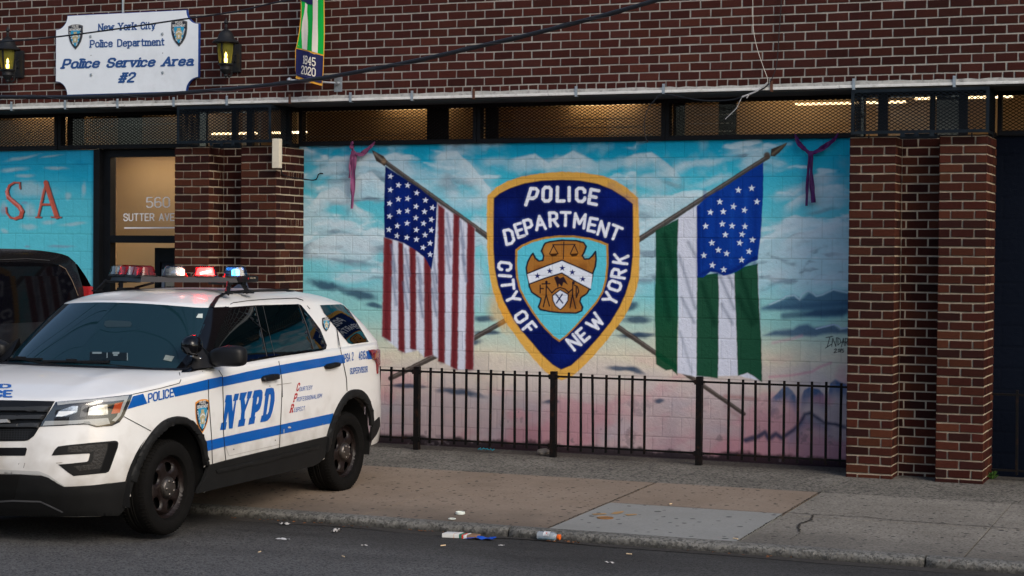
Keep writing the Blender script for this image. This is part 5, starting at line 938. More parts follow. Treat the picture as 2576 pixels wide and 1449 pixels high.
# ================================================================ radio unit on the left pier, its cable
p0, p1 = wy((686.5, 349), -.70), wy((704.5, 423), -.70)
ra = empty('radio_unit', (p0.x, YU, p1.z), 'cream plastic antenna box on the corner of the left brick pier', 'antenna')
s = MB(); s.box((p0.x, -.72, p1.z), (p1.x, -.655, p0.z), bev=.008); s.build('case', M('cream_plastic', (.60, .55, .44), .45, var=.06, vscale=6, dark=(.1, .09, .08), dscale=8, damt=.3), ra)
s = MB(); s.box((p0.x+.02, -.655, p1.z+.08), (p1.x-.02, YU, p0.z-.1)); s.build('bracket', m_galv, ra)
q = wy((812, 437), -.012)
s = MB(); s.tube(crom([(p1.x-.01, -.66, p1.z+.02), (-9.78, -.5, 2.90), (-9.70, -.3, 2.87), (-9.62, -.08, 2.86), (q.x-.04, -.03, q.z+.0), (q.x, .01, q.z)], 24), .0065); s.build('cable', m_blk, ra, True)
# ================================================================ purple cloth ribbons tied to the screens
m_rb1 = M('ribbon_mauve', (.22, .06, .15), .55, var=.3, vscale=14); m_rb2 = M('ribbon_purple', (.06, .008, .09), .5, var=.35, vscale=14)
def strip(mb, pts, ws, tw=0.0):
    P_ = crom(pts, 26); W = np.interp(np.linspace(0, 1, 26), np.linspace(0, 1, len(ws)), ws); vs = []
    for k in range(26):
        d = P_[min(k+1, 25)]-P_[max(k-1, 0)]; d = Vector(d).normalized(); n = d.cross(Vector((0, -1, 0)))
        n = n.normalized() if n.length > .1 else Vector((1, 0, 0)); a = tw*math.sin(k*.55+len(mb.v)); n = n*math.cos(a)+Vector((0, -1, 0))*math.sin(a)
        for t in (-1, -.33, .33, 1): vs.append(Vector(P_[k])+n*W[k]*t*.54+Vector((0, -1, 0))*(.006*math.cos(t*3+k*.3)))
    mb.add(vs, [(k*4+j, k*4+j+1, k*4+5+j, k*4+4+j) for k in range(25) for j in range(3)])
def ribbon(z, A, B, knot, tails, mt, label):
    W_ = lambda p, y: tuple(wy(z(*p), y)); r = empty('ribbon', W_(knot, -.05), label, 'ribbon', 'cloth ribbons tied to the window screens')
    for pts, ws in ((A, (.012, .05, .042, .03)), (B, (.012, .045, .05, .03))):
        s = MB(); strip(s, [W_(p, -.055-.01*k) for k, p in enumerate(pts)], ws, .5); s.build('loop', mt, r, True)
    s = MB(); c = W_(knot, -.075); s.box((c[0]-.026, c[1]-.012, c[2]-.03), (c[0]+.026, c[1]+.016, c[2]+.03), bev=.011); s.build('knot', mt, r, True)
    for k, (pts, ws) in enumerate(tails): s = MB(); strip(s, [W_(p, -.07-.012*k) for p in pts], ws, .35); s.build('tail', mt, r, True)
ribbon(ZV, [(752, 620), (745, 680), (758, 740)], [(1012, 625), (960, 690), (860, 770), (770, 770)], (762, 765), [([(775, 770), (765, 1000), (755, 1200), (745, 1405)], (.05, .055, .05, .025)), ([(745, 770), (730, 900), (718, 1050)], (.035, .03, .025))], m_rb1, 'faded mauve ribbon hanging beside the flag with stars and stripes')
ribbon(ZW, [(1525, 620), (1570, 720), (1640, 790), (1680, 825)], [(1985, 610), (1930, 690), (1800, 780), (1700, 830)], (1692, 832), [([(1680, 840), (1665, 1050), (1655, 1200), (1648, 1380)], (.022, .026, .03, .022)), ([(1705, 840), (1700, 1000), (1705, 1150), (1722, 1345)], (.025, .03, .05, .042))], m_rb2, 'dark purple ribbon hanging beside the brick pier on the right')
# ================================================================ cables
m_cab = M('cable_black', (.012, .014, .018), .5, var=.3, vscale=30); m_cw = M('cable_white', (.55, .53, .48), .6)
YC = -5.2
pts = [wy(p, YC) for p in [(-700, 215), (-300, 240), (0, 244), (240, 244), (430, 236), (640, 218), (800, 198), (1000, 162), (1200, 118), (1420, 65), (1640, 4), (1900, -75), (2300, -220)]]
cb = empty('overhead_cable', pts[3], 'thick black overhead cable bundle sweeping up across the whole front', 'cable')
s = MB(); C_ = [Vector(p) for p in crom([tuple(p) for p in pts], 90)]; s.tube(C_, .0165, 8); s.build('bundle', m_cab, cb, True)
s = MB(); s.tube([C_[int(k/4)].lerp(C_[min(89, int(k/4)+1)], k/4-int(k/4))+Vector((0, math.cos(k*.24), math.sin(k*.24)))*.0185 for k in range(4*89)], .0028, 5); s.build('lashing_wire', M('lashing', (.05, .05, .055), .4, .5), cb)
pts = [wy(p, -3.6) for p in [(-400, 130), (0, 105), (140, 93), (300, 72), (470, 47), (600, 28), (700, 5), (900, -30), (1300, -120)]]
s = MB(); s.tube([Vector(p) for p in crom([tuple(p) for p in pts], 60)], .0075, 8); o = s.build('telephone_wire', m_cab, None, True); tag(o, 'thin dark wire crossing in front of the white sign board', 'wire')
ZX = zf(2600, 0, 1.7219); YH = -.665
WH_ = lambda z, pts: [Vector(p) for p in crom([tuple(wy(z(*p), YH)) for p in pts], 30)]
s = MB(); s.tube(WH_(ZX, [(700, -220), (708, 0), (712, 200), (740, 340), (780, 460), (812, 565), (760, 612), (700, 640)]), .0030, 6)
o = s.build('hanging_wire', m_cw, None, True); tag(o, 'thin white wire dangling down the brick with a frayed taped end', 'wire', 'wires dangling down the brick'); 
s = MB(); s.tube(WH_(ZW, [(1240, 80), (1170, 140), (1080, 190), (970, 230)]), [.0085]*30, 7); s.tube(WH_(ZW, [(970, 230), (940, 290), (910, 350), (850, 410), (793, 465)]), .0035, 6); s.tube(WH_(ZW, [(1060, 190), (1035, 220), (1018, 245)]), .006, 6); s.build('taped_end', M('dirty_tape', (.40, .40, .41), .7, var=.5, vscale=60), o, True)
s = MB(); s.tube(WH_(ZX, [(915, -220), (905, 0), (890, 220), (875, 420), (850, 520), (825, 565)]), .0048, 6); s.tube(WH_(ZW, [(1255, 90), (1200, 140), (1140, 165)]), .006, 6); o = s.build('hanging_wire', m_cab, None, True); tag(o, 'thin black wire dangling down the brick beside the white wire', 'wire', 'wires dangling down the brick')
s = MB(); s.tube(WH_(ZW, [(970, 230), (850, 262), (600, 270), (400, 245), (250, 215), (150, 200), (80, 225), (20, 300)]), .0055, 6); s.tube(WH_(zf(1900, 300, 2.862), [(2160, 222), (2080, 265), (2010, 340), (1960, 440), (1938, 560), (1945, 680), (1975, 770)]), .005, 6); o = s.build('slack_cable', m_cab, None, True); tag(o, 'slack black cable looping under the edge strip in front of the window screens', 'cable')
for k, (y_, z_, sag) in enumerate([(-4.3, 5.6, .5), (-4.75, 6.2, .7), (-5.5, 5.9, .4), (-4.0, 6.8, .6)]):
    s = MB(); s.tube([(x_, y_+.25*(x_+9)/10*(k-1.5), z_-sag*(1-((x_+9)/14)**2)) for x_ in np.linspace(-24, 6, 40)], .012+.004*(k == 0), 6); o = s.build('street_wire', m_cab, None, True); tag(o, 'black street wire high above the parked cars mirrored in the windscreen', 'wire', 'street wires high above the parked cars')
# ================================================================ litter
def rp(p): return wz(p, rz(wz(p, -.12).y)+.004)
m_clr = M('clear_plastic', (.50, .56, .62), .12, spec=.6); m_clr.node_tree.nodes['Principled BSDF'].inputs['Alpha'].default_value = .42; m_liq = M('blue_drink', (.02, .22, .30), .15)  # clear plastic: pale grey-blue base put in for reflections off the bottle
a, b = [Vector((wz(ZLT(*q_), -.125).x, YK1-.05-d_, rz(YK1-.05-d_)+.002)) for q_, d_ in (((1750, 660), .0), ((2255, 640), .012))]
bt = empty('drink_bottle', (a+b)/2, 'clear plastic drink bottle with orange cap lying by the kerb', 'bottle')
L_ = (b-a).length; ax = (b-a).normalized(); T_ = Matrix.Translation(a+Vector((0, 0, .036)))@ax.to_track_quat('X', 'Z').to_matrix().to_4x4()
def lath(prof, n=24): s = MB(); s.lathe([(r_, x) for x, r_ in prof], (0, 0, 0), 'x', n); s.v = [tuple(T_@Vector(v)) for v in s.v]; return s
k = L_/.245
s = lath([(0, .022), (.004, .034), (.02*k, .036), (.05*k, .034), (.07*k, .036), (.11*k, .032), (.15*k, .036), (.18*k, .034), (.20*k, .026), (.212*k, .018), (.222*k, .018)]); s.build('body', m_clr, bt, True)
s = lath([(.01, .0325), (.19*k, .0325)], 24); s.v = [(v[0], v[1], min(v[2], a.z+.020)) for v in s.v]; s.build('drink', m_liq, bt)
s = lath([(.218*k, .021), (.222*k, .022), (.245*k, .022), (.247*k, .019)]); s.build('cap', M('orange_cap', (.75, .13, .015), .4), bt, True)
s = MB(); vs, fs = sheet(lambda u, v: T_@Vector(((.075+.07*u)*k, .0372*math.sin(-1.35+1.5*v), .0372*math.cos(-1.35+1.5*v))), 6, 8); s.add(vs, fs); s.build('label', M('bottle_label', (.55, .56, .57), .5, var=.6, vscale=30, dark=(.12, .12, .12), dscale=40, damt=.9), bt)
def bolt_mark(u, v): return T_@Vector(((.11+.018*u)*k, .0385*math.sin(-.75+.4*v), .0385*math.cos(-.75+.4*v)))
flat('label_mark', [[(-.3, -1), (.5, .1), (.1, .1), (.4, 1), (-.5, -.1), (0, -.1)]], bolt_mark, M('label_red', (.6, .05, .02), .5), bt)
p = rp(ZLT(420, 640)); c_ = empty('juice_carton', p, 'crushed white carton with red and green stripes on the asphalt by the kerb', 'carton')
def cbox(x0, x1, mat, nm, dz=0): s = MB(); s.box((p.x-.135+x0, p.y-.05, p.z-.004), (p.x-.135+x1, p.y+.05, p.z+.030+dz), bev=.006); s.v = [(v[0], v[1]+.25*(v[0]-p.x)+.0, v[2]+.004*math.sin(v[0]*60)) for v in s.v]; s.build(nm, mat, c_)
cbox(0, .13, M('carton_white', (.62, .62, .60), .5, var=.1), 'sleeve'); cbox(.1305, .15, M('carton_green', (.02, .13, .09), .5), 'green_band', .001); cbox(.1505, .163, M('carton_red', (.55, .03, .02), .5), 'red_band', .001); cbox(.1635, .19, M('carton_white', (.6, .6, .6)), 'sleeve', 0); cbox(.1905, .26, M('carton_brown', (.22, .13, .08), .8, var=.2), 'flap', -.004); cbox(.085, .10, M('carton_orange', (.62, .22, .08), .5), 'orange_band', .0015)
def scrap(name, px, z, sx, sy, mat, label, cat, h=.02, seed=0, grp=None, surf='r', n=7):
    sx, sy = sx*.8, sy*.8
    p = rp(z(*px)) if surf == 'r' else wg(z(*px))+Vector((0, 0, .004)); r_ = random.Random(seed)
    hs = {}; f = lambda u, v: (p.x+(u-.5)*sx*(1+.25*r_.uniform(-1, 1)), p.y+(v-.5)*sy*(1+.25*r_.uniform(-1, 1)), p.z+h*abs(math.sin(u*5+seed)*math.cos(v*4+seed*2))*r_.uniform(.5, 1)+.002)
    vs, fs = sheet(f, n, n); o = mesh_obj(name, vs, fs, mat, None, True); return tag(o, label, cat, grp)
m_bl = M('blue_plastic', (.01, .08, .48), .4, var=.2, vscale=20); m_pw = M('paper_white', (.46, .44, .42), .85, var=.3, vscale=25)
scrap('plastic_bag', (745, 668), ZLT, .27, .13, m_bl, 'crumpled blue plastic sheet beside the crushed carton on the asphalt', 'plastic', .018, 3, n=10)
def lid(px, z, r_, label, surf):
    p = wg(z(*px))+Vector((0, 0, .004)); s = MB(); s.lathe([(r_, 0), (r_*1.02, .012), (r_*.9, .02), (r_*.82, .010), (r_*.1, .008)], (p.x, p.y, p.z), 'z', 20); o = s.build('cup_lid', M('lid_white', (.60, .64, .58), .4, var=.15, vscale=20), None, True); tag(o, label, 'lid')
lid((390, 248), ZLT, .040, 'white cup lid lying flat on the tan pavement', 'g')
p = wg(ZLT(250, 342))+Vector((0, 0, .006)); s = MB(); s.tube([(p.x+.028*math.cos(t), p.y+.03*math.sin(t), p.z+.004) for t in np.linspace(0, 6.1, 22)], .004, 6); o = s.build('plastic_ring', M('lid_white'), None, True); tag(o, 'white plastic ring lying on the edge of the kerb', 'plastic ring')
scrap('paper_scrap', (663, 452), ZG7, .10, .07, m_pw, 'torn pinkish paper scrap on the asphalt nearest the police car front wheel', 'paper', .02, 11)
scrap('paper_scrap', (655, 542), ZG7, .13, .06, M('paper_grey', (.55, .54, .54), .8), 'flat grey white paper scrap out on the road left of centre', 'paper', .01, 12)
scrap('paper_scrap', (978, 497), ZG7, .06, .12, m_pw, 'curled white paper strip standing on the asphalt below the kerb', 'paper', .04, 13)
scrap('paper_scrap', (1145, 582), ZG7, .06, .03, m_pw, 'small white paper fleck on the asphalt below the curled strip', 'paper', .012, 14)
scrap('paper_scrap', (1978, 580), ZG7, .05, .03, m_pw, 'tiny white paper fleck on the asphalt below the blue plastic', 'paper', .01, 15)
scrap('crumpled_paper', (1915, 608), ZG8, .13, .10, m_pw, 'crumpled white paper lying in the gutter at the far right', 'paper', .06, 16)
scrap('paper_scrap', (322, 614), ZG8, .08, .03, m_pw, 'white paper fleck on the asphalt below the drink bottle', 'paper', .01, 17)
m_but = M('butt_paper', (.60, .45, .28), .8)
def butt(px, z, surf, label, ang=.3):
    p = rp(z(*px)) if surf == 'r' else wg(z(*px))+Vector((0, 0, .004)); p = p+Vector((0, 0, .005)); d = Vector((math.cos(ang), math.sin(ang), 0))*.022
    s = MB(); s.tube([p-d, p+d*.2], .0045, 7); s.tube([p+d*.2, p+d], .0047, 7); o = s.build('cigarette_butt', m_but, None, True); tag(o, label, 'cigarette butt', 'cigarette butts on the road and pavement')
for k, (q, z, sf, lb) in enumerate([((1180, 458), ZG7, 'r', 'cigarette butt in the gutter among brown leaves'), ((1625, 582), ZG7, 'r', 'cigarette butt on the asphalt below the crushed carton'), ((512, 622), ZG7, 'r', 'cigarette butt on the asphalt near the police car'), ((1020, 649), ZG7, 'r', 'cigarette butt far out on the road at the bottom'), ((430, 568), ZG8, 'r', 'cigarette butt on the asphalt right of the bottle'), ((1550, 478), ZG7, 'r', 'cigarette butt against the kerb left of the carton'), ((655, 298), ZG8, 'g', 'pale cigarette butt on the seam of the pale new slab'), ((1795, 145), ZG8, 'g', 'white cigarette butt at the foot of the right brick pier'), ((1008, 487), ZG8, 'g', 'orange cigarette butt on the kerb below the new slab')]): butt(q, z, sf, lb, .3+k*.7)
m_leaf = M('dead_leaf', (.16, .065, .025), .85, var=.4, vscale=30)
r_ = random.Random(5); s = MB()
for k in range(70):
    x = r_.choice([(-7.5, .5), (-6.85, .35), (-4.95, .25), (-6.1, .2), (-3.6, .8)]); px, py = x[0]+r_.gauss(0, x[1]*.5), YK1-.03-abs(r_.gauss(0, .05)); a = r_.random()*6; c_, s_ = math.cos(a)*.016, math.sin(a)*.016; z = rz(py)+.008
    s.add([(px-c_, py-s_, z), (px+s_*.5, py-c_*.5, z+.008*r_.random()), (px+c_, py+s_, z+.003), (px-s_*.5, py+c_*.5, z+.01*r_.random())], [(0, 1, 2, 3)])
o = s.build('leaf_litter', m_leaf); tag(o, 'scattered brown leaf crumbs along the gutter', 'leaf litter', kind='stuff')
# manhole and its rust stain, weed, stone, blue string
p = wg(ZG8(300, 371)); s = MB(); s.lathe([(.068, .001), (.068, .007), (.058, .009), (.056, .006), (.02, .006)], (p.x, p.y, p.z), 'z', 30); o = s.build('valve_cover', M('rusty_cover', (.24, .12, .045), .85, var=.4, vscale=30), None); tag(o, 'small round rusty valve cover set in the pale new slab', 'cover')
rs = M('rust_stain', (.36, .22, .10), .9, var=.2, vscale=9); o = flat('rust_stain', [[(x, y) for x, y in q] for q in ([(330, 350), (350, 340), (405, 334), (392, 345), (360, 352)], [(405, 352), (470, 350), (474, 355), (420, 360)], [(225, 350), (300, 346), (310, 352), (240, 356)])], lambda u, v: wg(ZG8(u, v))+Vector((0, 0, .0055)), rs); tag(o, kind='structure')
p = wg(ZG8(2405, 158)); s = MB()
for k in range(26):
    a = random.random()*6.28; r_ = random.uniform(.02, .09); h = random.uniform(.02, .10); d = Vector((math.cos(a), math.sin(a), 0)); n_ = Vector((-d.y, d.x, 0))*.012; b_ = p+d*r_*.3; t_ = p+d*r_+Vector((0, 0, h)); m_ = b_.lerp(t_, .5)+Vector((0, 0, .015)); s.add([b_, m_-n_, t_, m_+n_], [(0, 1, 2, 3)])
o = s.build('weed', M('weed_green', (.05, .12, .02), .6, var=.3, vscale=40)); tag(o, 'small green weed at the right foot of the right brick pier', 'weed')
p = wg(Z6(1605, 1078)); s = MB(); bm = bmesh.new(); bmesh.ops.create_icosphere(bm, subdivisions=2, radius=1); r_ = random.Random(4)
for v in bm.verts: v.co = Vector((p.x+v.co.x*.075*r_.uniform(.8, 1.1), p.y+v.co.y*.05*r_.uniform(.8, 1.1), p.z+.035+v.co.z*.04*r_.uniform(.8, 1.1)))
bm.verts.index_update(); s.add([v.co[:] for v in bm.verts], [[v.index for v in f.verts] for f in bm.faces]); bm.free(); o = s.build('stone', M('stone_grey', (.30, .26, .22), .9, var=.3, vscale=30), None); tag(o, 'grey stone lump beside the middle railing post', 'stone')
p = wg(Z6(1125, 1052))+Vector((0, 0, .01)); s = MB(); s.tube([p+Vector((-.09+.012*k, .02*math.sin(k*1.3), .012+.018*math.sin(k*.9)**2)) for k in range(16)], .0055, 6); o = s.build('string', M('blue_string', (.02, .30, .42), .6), None, True); tag(o, 'short piece of light blue string at the foot of the mural', 'string')
# ================================================================ police car.  Local frame: t = across (driver side +), s = from the nose backwards, z = up
XC, YC0, ZC0 = -8.5, -7.086, -.06
car = empty('police_car', (XC, YC0+2.4, ZC0), 'white police car with blue stripes and lit roof lights parked across the pavement', 'police car')
CW = lambda t, s, z: Vector((XC+t, YC0+s, ZC0+z))
m_cw = M('car_white', (.74, .735, .72), .28, coat=.6, var=.03, vscale=1.5, dark=(.50, .46, .40), dscale=1.1, damt=.22)
m_gloss = M('gloss_black', (.003, .003, .004), .12, spec=.35); m_clad = M('cladding', (.009, .009, .009), .6, spec=.2, var=.25, vscale=9, bump=.1, bscale=200)
m_glass = M('car_glass', (.001, .003, .004), .015, spec=.55); m_wind = M('windscreen_glass', (.006, .022, .030), .015, spec=.45)
m_blue = M('police_blue', (.001, .092, .38), .4, coat=.3, var=.06, vscale=6); m_seam = M('panel_gap', (.012, .011, .010), .8); m_redl = M('police_red', (.42, .012, .018), .4)
m_chrome = M('chrome', (.62, .62, .62), .12, 1.0); m_blkp = M('black_plastic', (.007, .007, .008), .45, spec=.25, var=.2, vscale=15)
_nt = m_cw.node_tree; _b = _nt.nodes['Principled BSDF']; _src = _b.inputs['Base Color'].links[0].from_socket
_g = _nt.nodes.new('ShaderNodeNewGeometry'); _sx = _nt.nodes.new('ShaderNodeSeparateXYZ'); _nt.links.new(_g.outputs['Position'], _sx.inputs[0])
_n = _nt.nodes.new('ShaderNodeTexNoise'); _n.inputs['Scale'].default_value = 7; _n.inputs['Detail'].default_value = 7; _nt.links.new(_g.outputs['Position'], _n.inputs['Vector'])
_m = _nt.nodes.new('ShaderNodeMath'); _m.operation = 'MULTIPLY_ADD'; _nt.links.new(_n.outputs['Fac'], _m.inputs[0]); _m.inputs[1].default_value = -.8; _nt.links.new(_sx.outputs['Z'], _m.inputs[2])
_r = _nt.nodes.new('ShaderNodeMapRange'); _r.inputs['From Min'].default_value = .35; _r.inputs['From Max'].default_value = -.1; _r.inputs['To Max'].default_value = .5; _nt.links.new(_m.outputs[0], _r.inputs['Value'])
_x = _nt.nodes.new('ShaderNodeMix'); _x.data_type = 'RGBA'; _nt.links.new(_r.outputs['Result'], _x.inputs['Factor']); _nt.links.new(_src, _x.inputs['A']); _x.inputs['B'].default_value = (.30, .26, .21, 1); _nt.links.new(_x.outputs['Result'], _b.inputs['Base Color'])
NQ = 150
low = crom([(0, 0), (.25, .01), (.48, .045), (.66, .12), (.79, .235), (.875, .39), (.93, .60), (.965, .9), (.985, 1.4), (.988, 2.2), (.988, 3.0), (.985, 3.6), (.97, 4.1), (.945, 4.4), (.895, 4.6), (.81, 4.75), (.6, 4.88), (0, 4.95)], NQ)
gb = crom([(0, 1.06), (.3, 1.08), (.6, 1.15), (.78, 1.245), (.87, 1.37), (.912, 1.6), (.932, 2.2), (.935, 3.0), (.925, 3.7), (.905, 4.22), (.862, 4.55), (.76, 4.72), (.4, 4.81), (0, 4.83)], NQ)
gt = crom([(0, 1.64), (.3, 1.68), (.55, 1.76), (.66, 1.86), (.705, 2.02), (.718, 2.4), (.718, 3.0), (.708, 3.6), (.692, 4.02), (.655, 4.26), (.52, 4.37), (.25, 4.41), (0, 4.42)], NQ)
sh_s = [0, .1, .3, .55, 1.0, 1.35, 1.6, 2.5, 3.3, 4.2, 5]; sh_z = [1.055, 1.06, 1.085, 1.115, 1.165, 1.195, 1.215, 1.245, 1.27, 1.285, 1.285]
zsh = lambda s: float(np.interp(s, sh_s, sh_z))
zk = [.20, .28, .40, .50, .62, .75, .90, 1.0]; tk = [.955, .972, .988, .996, 1.0, .997, .996, .992]; sk = [.17, .10, .03, .005, 0, .015, .035, .055]
def low_pt(q, v, zl=None):
    t, s = low[q]; zt = zsh(s); z0 = zl if zl is not None else float(np.interp(s, [0, .5, 1.3, 1.5, 3.2, 3.5, 4.4, 5], [.215, .215, .215, .305, .305, .36, .36, .38])); z = z0+(zt-z0)*v; f = float(np.interp(z, zk, tk)); d = float(np.interp(z, zk, sk)); fr = max(0, 1-s/.9)
    r_ = max(0, (z-(zt-.05))/.05); f -= .012*r_**2; d += .03*r_**2; rear = max(0, (s-4.2)/.75); zr = float(np.interp(z, [.2, .45, .7, 1.0, 1.3], [-.10, -.01, 0, -.03, -.10]))
    fl = .010*math.exp(-((z-.70)/.07)**2)*(1 if 1.5 < s < 3.4 else 0)*0
    return (t*f-fl, s+d*fr+zr*rear, z)
NV = 34
verts = []; faces = []
def patch(fn, nu, nv):
    b = len(verts)
    for j in range(nv+1):
        for i_ in range(nu+1): verts.append(fn(i_, j))
    for j in range(nv):
        for i_ in range(nu): faces.append((b+j*(nu+1)+i_, b+j*(nu+1)+i_+1, b+(j+1)*(nu+1)+i_+1, b+(j+1)*(nu+1)+i_))
patch(lambda i_, j: low_pt(i_, j/NV), NQ-1, NV)
qc = int(np.argmin(abs(low[:, 1]-1.37)+(low[:, 0] < .8)*9)); gc = int(np.argmin(abs(gb[:, 1]-1.37)+(gb[:, 0] < .8)*9)); Lg = np.r_[0, np.cumsum(np.linalg.norm(np.diff(gb, axis=0), axis=1))]
def gb_at(s_or_f, front):
    if front: k = s_or_f*gc
    else:
        k = gc+(NQ-1-gc)*s_or_f
    a = int(min(k, NQ-2)); f = k-a; return gb[a]*(1-f)+gb[a+1]*f
def base_z(t, s):                         # top of the deck where the glasshouse starts
    return float(np.interp(s, [1.0, 1.25, 1.4, 1.6, 2.5, 3.3, 4.2, 5], [1.238, 1.225, 1.225, 1.235, 1.262, 1.285, 1.30, 1.30]))
ND = 14
def deck(i_, j):
    k = j/ND; x, y, z = low_pt(i_, 1.0); g = gb_at(i_/qc, True) if i_ <= qc else gb_at((i_-qc)/(NQ-1-qc), False); zb_ = base_z(*g)
    fr = i_ <= qc; p = 1-(1-k)**(1.7 if fr else 1.5); zz = z+(zb_-z)*p
    tt, ss = x+(g[0]-x)*k, y+(g[1]-y)*k
    if fr:                                # power dome of the bonnet
        zz += .022*math.sin(math.pi*k)*(1-min(1, abs(tt)/.9)**2)+.012*math.exp(-((abs(tt)-.55)/.10)**2)*math.sin(math.pi*min(1, k*1.1))
    return (tt, ss, zz)
patch(deck, NQ-1, ND)
NG = 16
ztop = lambda t, s: 1.70+.035*(1-min(1, abs(t)/.66)**2)*(s < 2.1)-max(0, (s-3.6))*.05
def green(i_, j):
    k = j/NG; a = gb[i_]; b = gt[i_]; bul = .022*math.sin(math.pi*k); c = a+(b-a)*k; n_ = np.array((min(1, a[0]/.8), (-1 if a[1] < 1.5 else (1 if a[1] > 4.4 else 0))*(1-min(1, a[0]/.9)))); c = c+n_*bul
    z0 = base_z(*a); z1 = ztop(*b); return (c[0], c[1], z0+(z1-z0)*k)
patch(green, NQ-1, NG)
NR = 12
zc = lambda s: float(np.interp(s, [1.6, 1.75, 2.0, 2.4, 3.0, 3.7, 4.1, 4.3], [1.735, 1.765, 1.795, 1.815, 1.818, 1.802, 1.768, 1.735]))
def roof(i_, j):
    k = (j/NR); t, s = gt[i_]; sc_ = min(max(s, 2.2), 3.8); T, S = t*(1-k), s+(sc_-s)*k; z0 = ztop(t, s); z1 = zc(S)
    e = 1-(1-k)**4.0; fs_ = min(1, t/.55); e = e*fs_+(1-(1-k)**1.6)*(1-fs_); return (T, S, z0+(z1-z0)*e)
patch(roof, NQ-1, NR)
A, B, C, D, E_, F2, N_, LB = (lambda *p: mp(ZA, p)), (lambda *p: mp(ZB, p)), (lambda *p: mp(ZC, p)), (lambda *p: mp(ZD, p)), (lambda *p: mp(ZE, p)), (lambda *p: mp(ZF, p)), (lambda *p: mp(ZN, p)), (lambda *p: mp(ZL, p))
arch_f = B((866, 976), (882, 920), (905, 868), (950, 770), (1000, 690), (1060, 612), (1120, 562), (1180, 540), (1225, 537), (1280, 555), (1330, 598), (1370, 660), (1398, 740), (1412, 868), (1390, 872), (1375, 770), (1345, 690), (1310, 640), (1265, 605), (1215, 592), (1160, 602), (1105, 640), (1050, 700), (1000, 780), (955, 870), (935, 930), (922, 985))
arch_r = D((1252, 512), (1275, 430), (1310, 328), (1360, 225), (1405, 160), (1445, 128), (1490, 117), (1530, 124), (1572, 158), (1605, 220), (1628, 310), (1636, 395), (1612, 420), (1605, 340), (1580, 262), (1550, 215), (1515, 192), (1478, 184), (1440, 196), (1400, 230), (1365, 290), (1330, 370), (1300, 460), (1282, 560), (1255, 640), (1240, 640))
def even(p, ni): return [tuple(q) for q in crom(p[:ni], 34)]+[tuple(q) for q in crom(p[ni:], 30)]
arch_f, arch_r = even(arch_f, 14), even(arch_r, 12)
HF, HR, HZ = .94, 3.80, .355
V_ = np.array(verts); keepf = []
def inpoly(x, y, p):
    r_ = False
    for (x0, y0), (x1, y1) in zip(p, p[1:]+p[:1]):
        if (y0 > y) != (y1 > y) and x < (x1-x0)*(y-y0)/(y1-y0)+x0: r_ = not r_
    return r_
def opening(p, ni):                     # line down the middle of the arch trim, closed under the sill
    out, inn = p[:ni], p[ni:][::-1]; o = []
    for k in range(15):
        t = k/14; f = lambda q: np.array(q[min(int(t*(len(q)-1)), len(q)-2)])*(1-(t*(len(q)-1)-min(int(t*(len(q)-1)), len(q)-2)))+np.array(q[min(int(t*(len(q)-1)), len(q)-2)+1])*(t*(len(q)-1)-min(int(t*(len(q)-1)), len(q)-2)); o.append(tuple(f(out)*.5+f(inn)*.5))
    return o
of_ = opening(arch_f, 34); of_ += [(of_[-1][0]-4, 1330), ZN(1120, 1420), ZN(1160, 1345), ZN(1200, 1290), ZN(1248, 1150), ZN(1275, 1045)]; or_ = opening(arch_r, 34); or_ += [(or_[-1][0]-2, 1260), (or_[0][0]-6, 1300)]
for f in faces:
    c = V_[list(f)].mean(0)
    if c[0] > .6 and c[2] < .95:
        uu, vv_ = pxn(np.array([list(CW(*c))])); q = (float(uu[0]), float(vv_[0]))
        if (c[1] < 2 and inpoly(*q, of_)) or (c[1] > 3 and inpoly(*q, or_)): continue
    keepf.append(f)
allv = [CW(*v) for v in verts]+[CW(-v[0], v[1], v[2]) for v in verts]; n = len(verts)
allf = keepf+[tuple(i_+n for i_ in f[::-1]) for f in keepf]
body = mesh_obj('body', allv, allf, m_cw, car, True)
bm = bmesh.new(); bm.from_mesh(body.data); bmesh.ops.remove_doubles(bm, verts=bm.verts[:], dist=.0015); bmesh.ops.dissolve_degenerate(bm, dist=.0005, edges=bm.edges[:]); bmesh.ops.recalc_face_normals(bm, faces=bm.faces[:]); bm.to_mesh(body.data); bm.free()
body.data.polygons.foreach_set('use_smooth', [True]*len(body.data.polygons)); body.data.update()
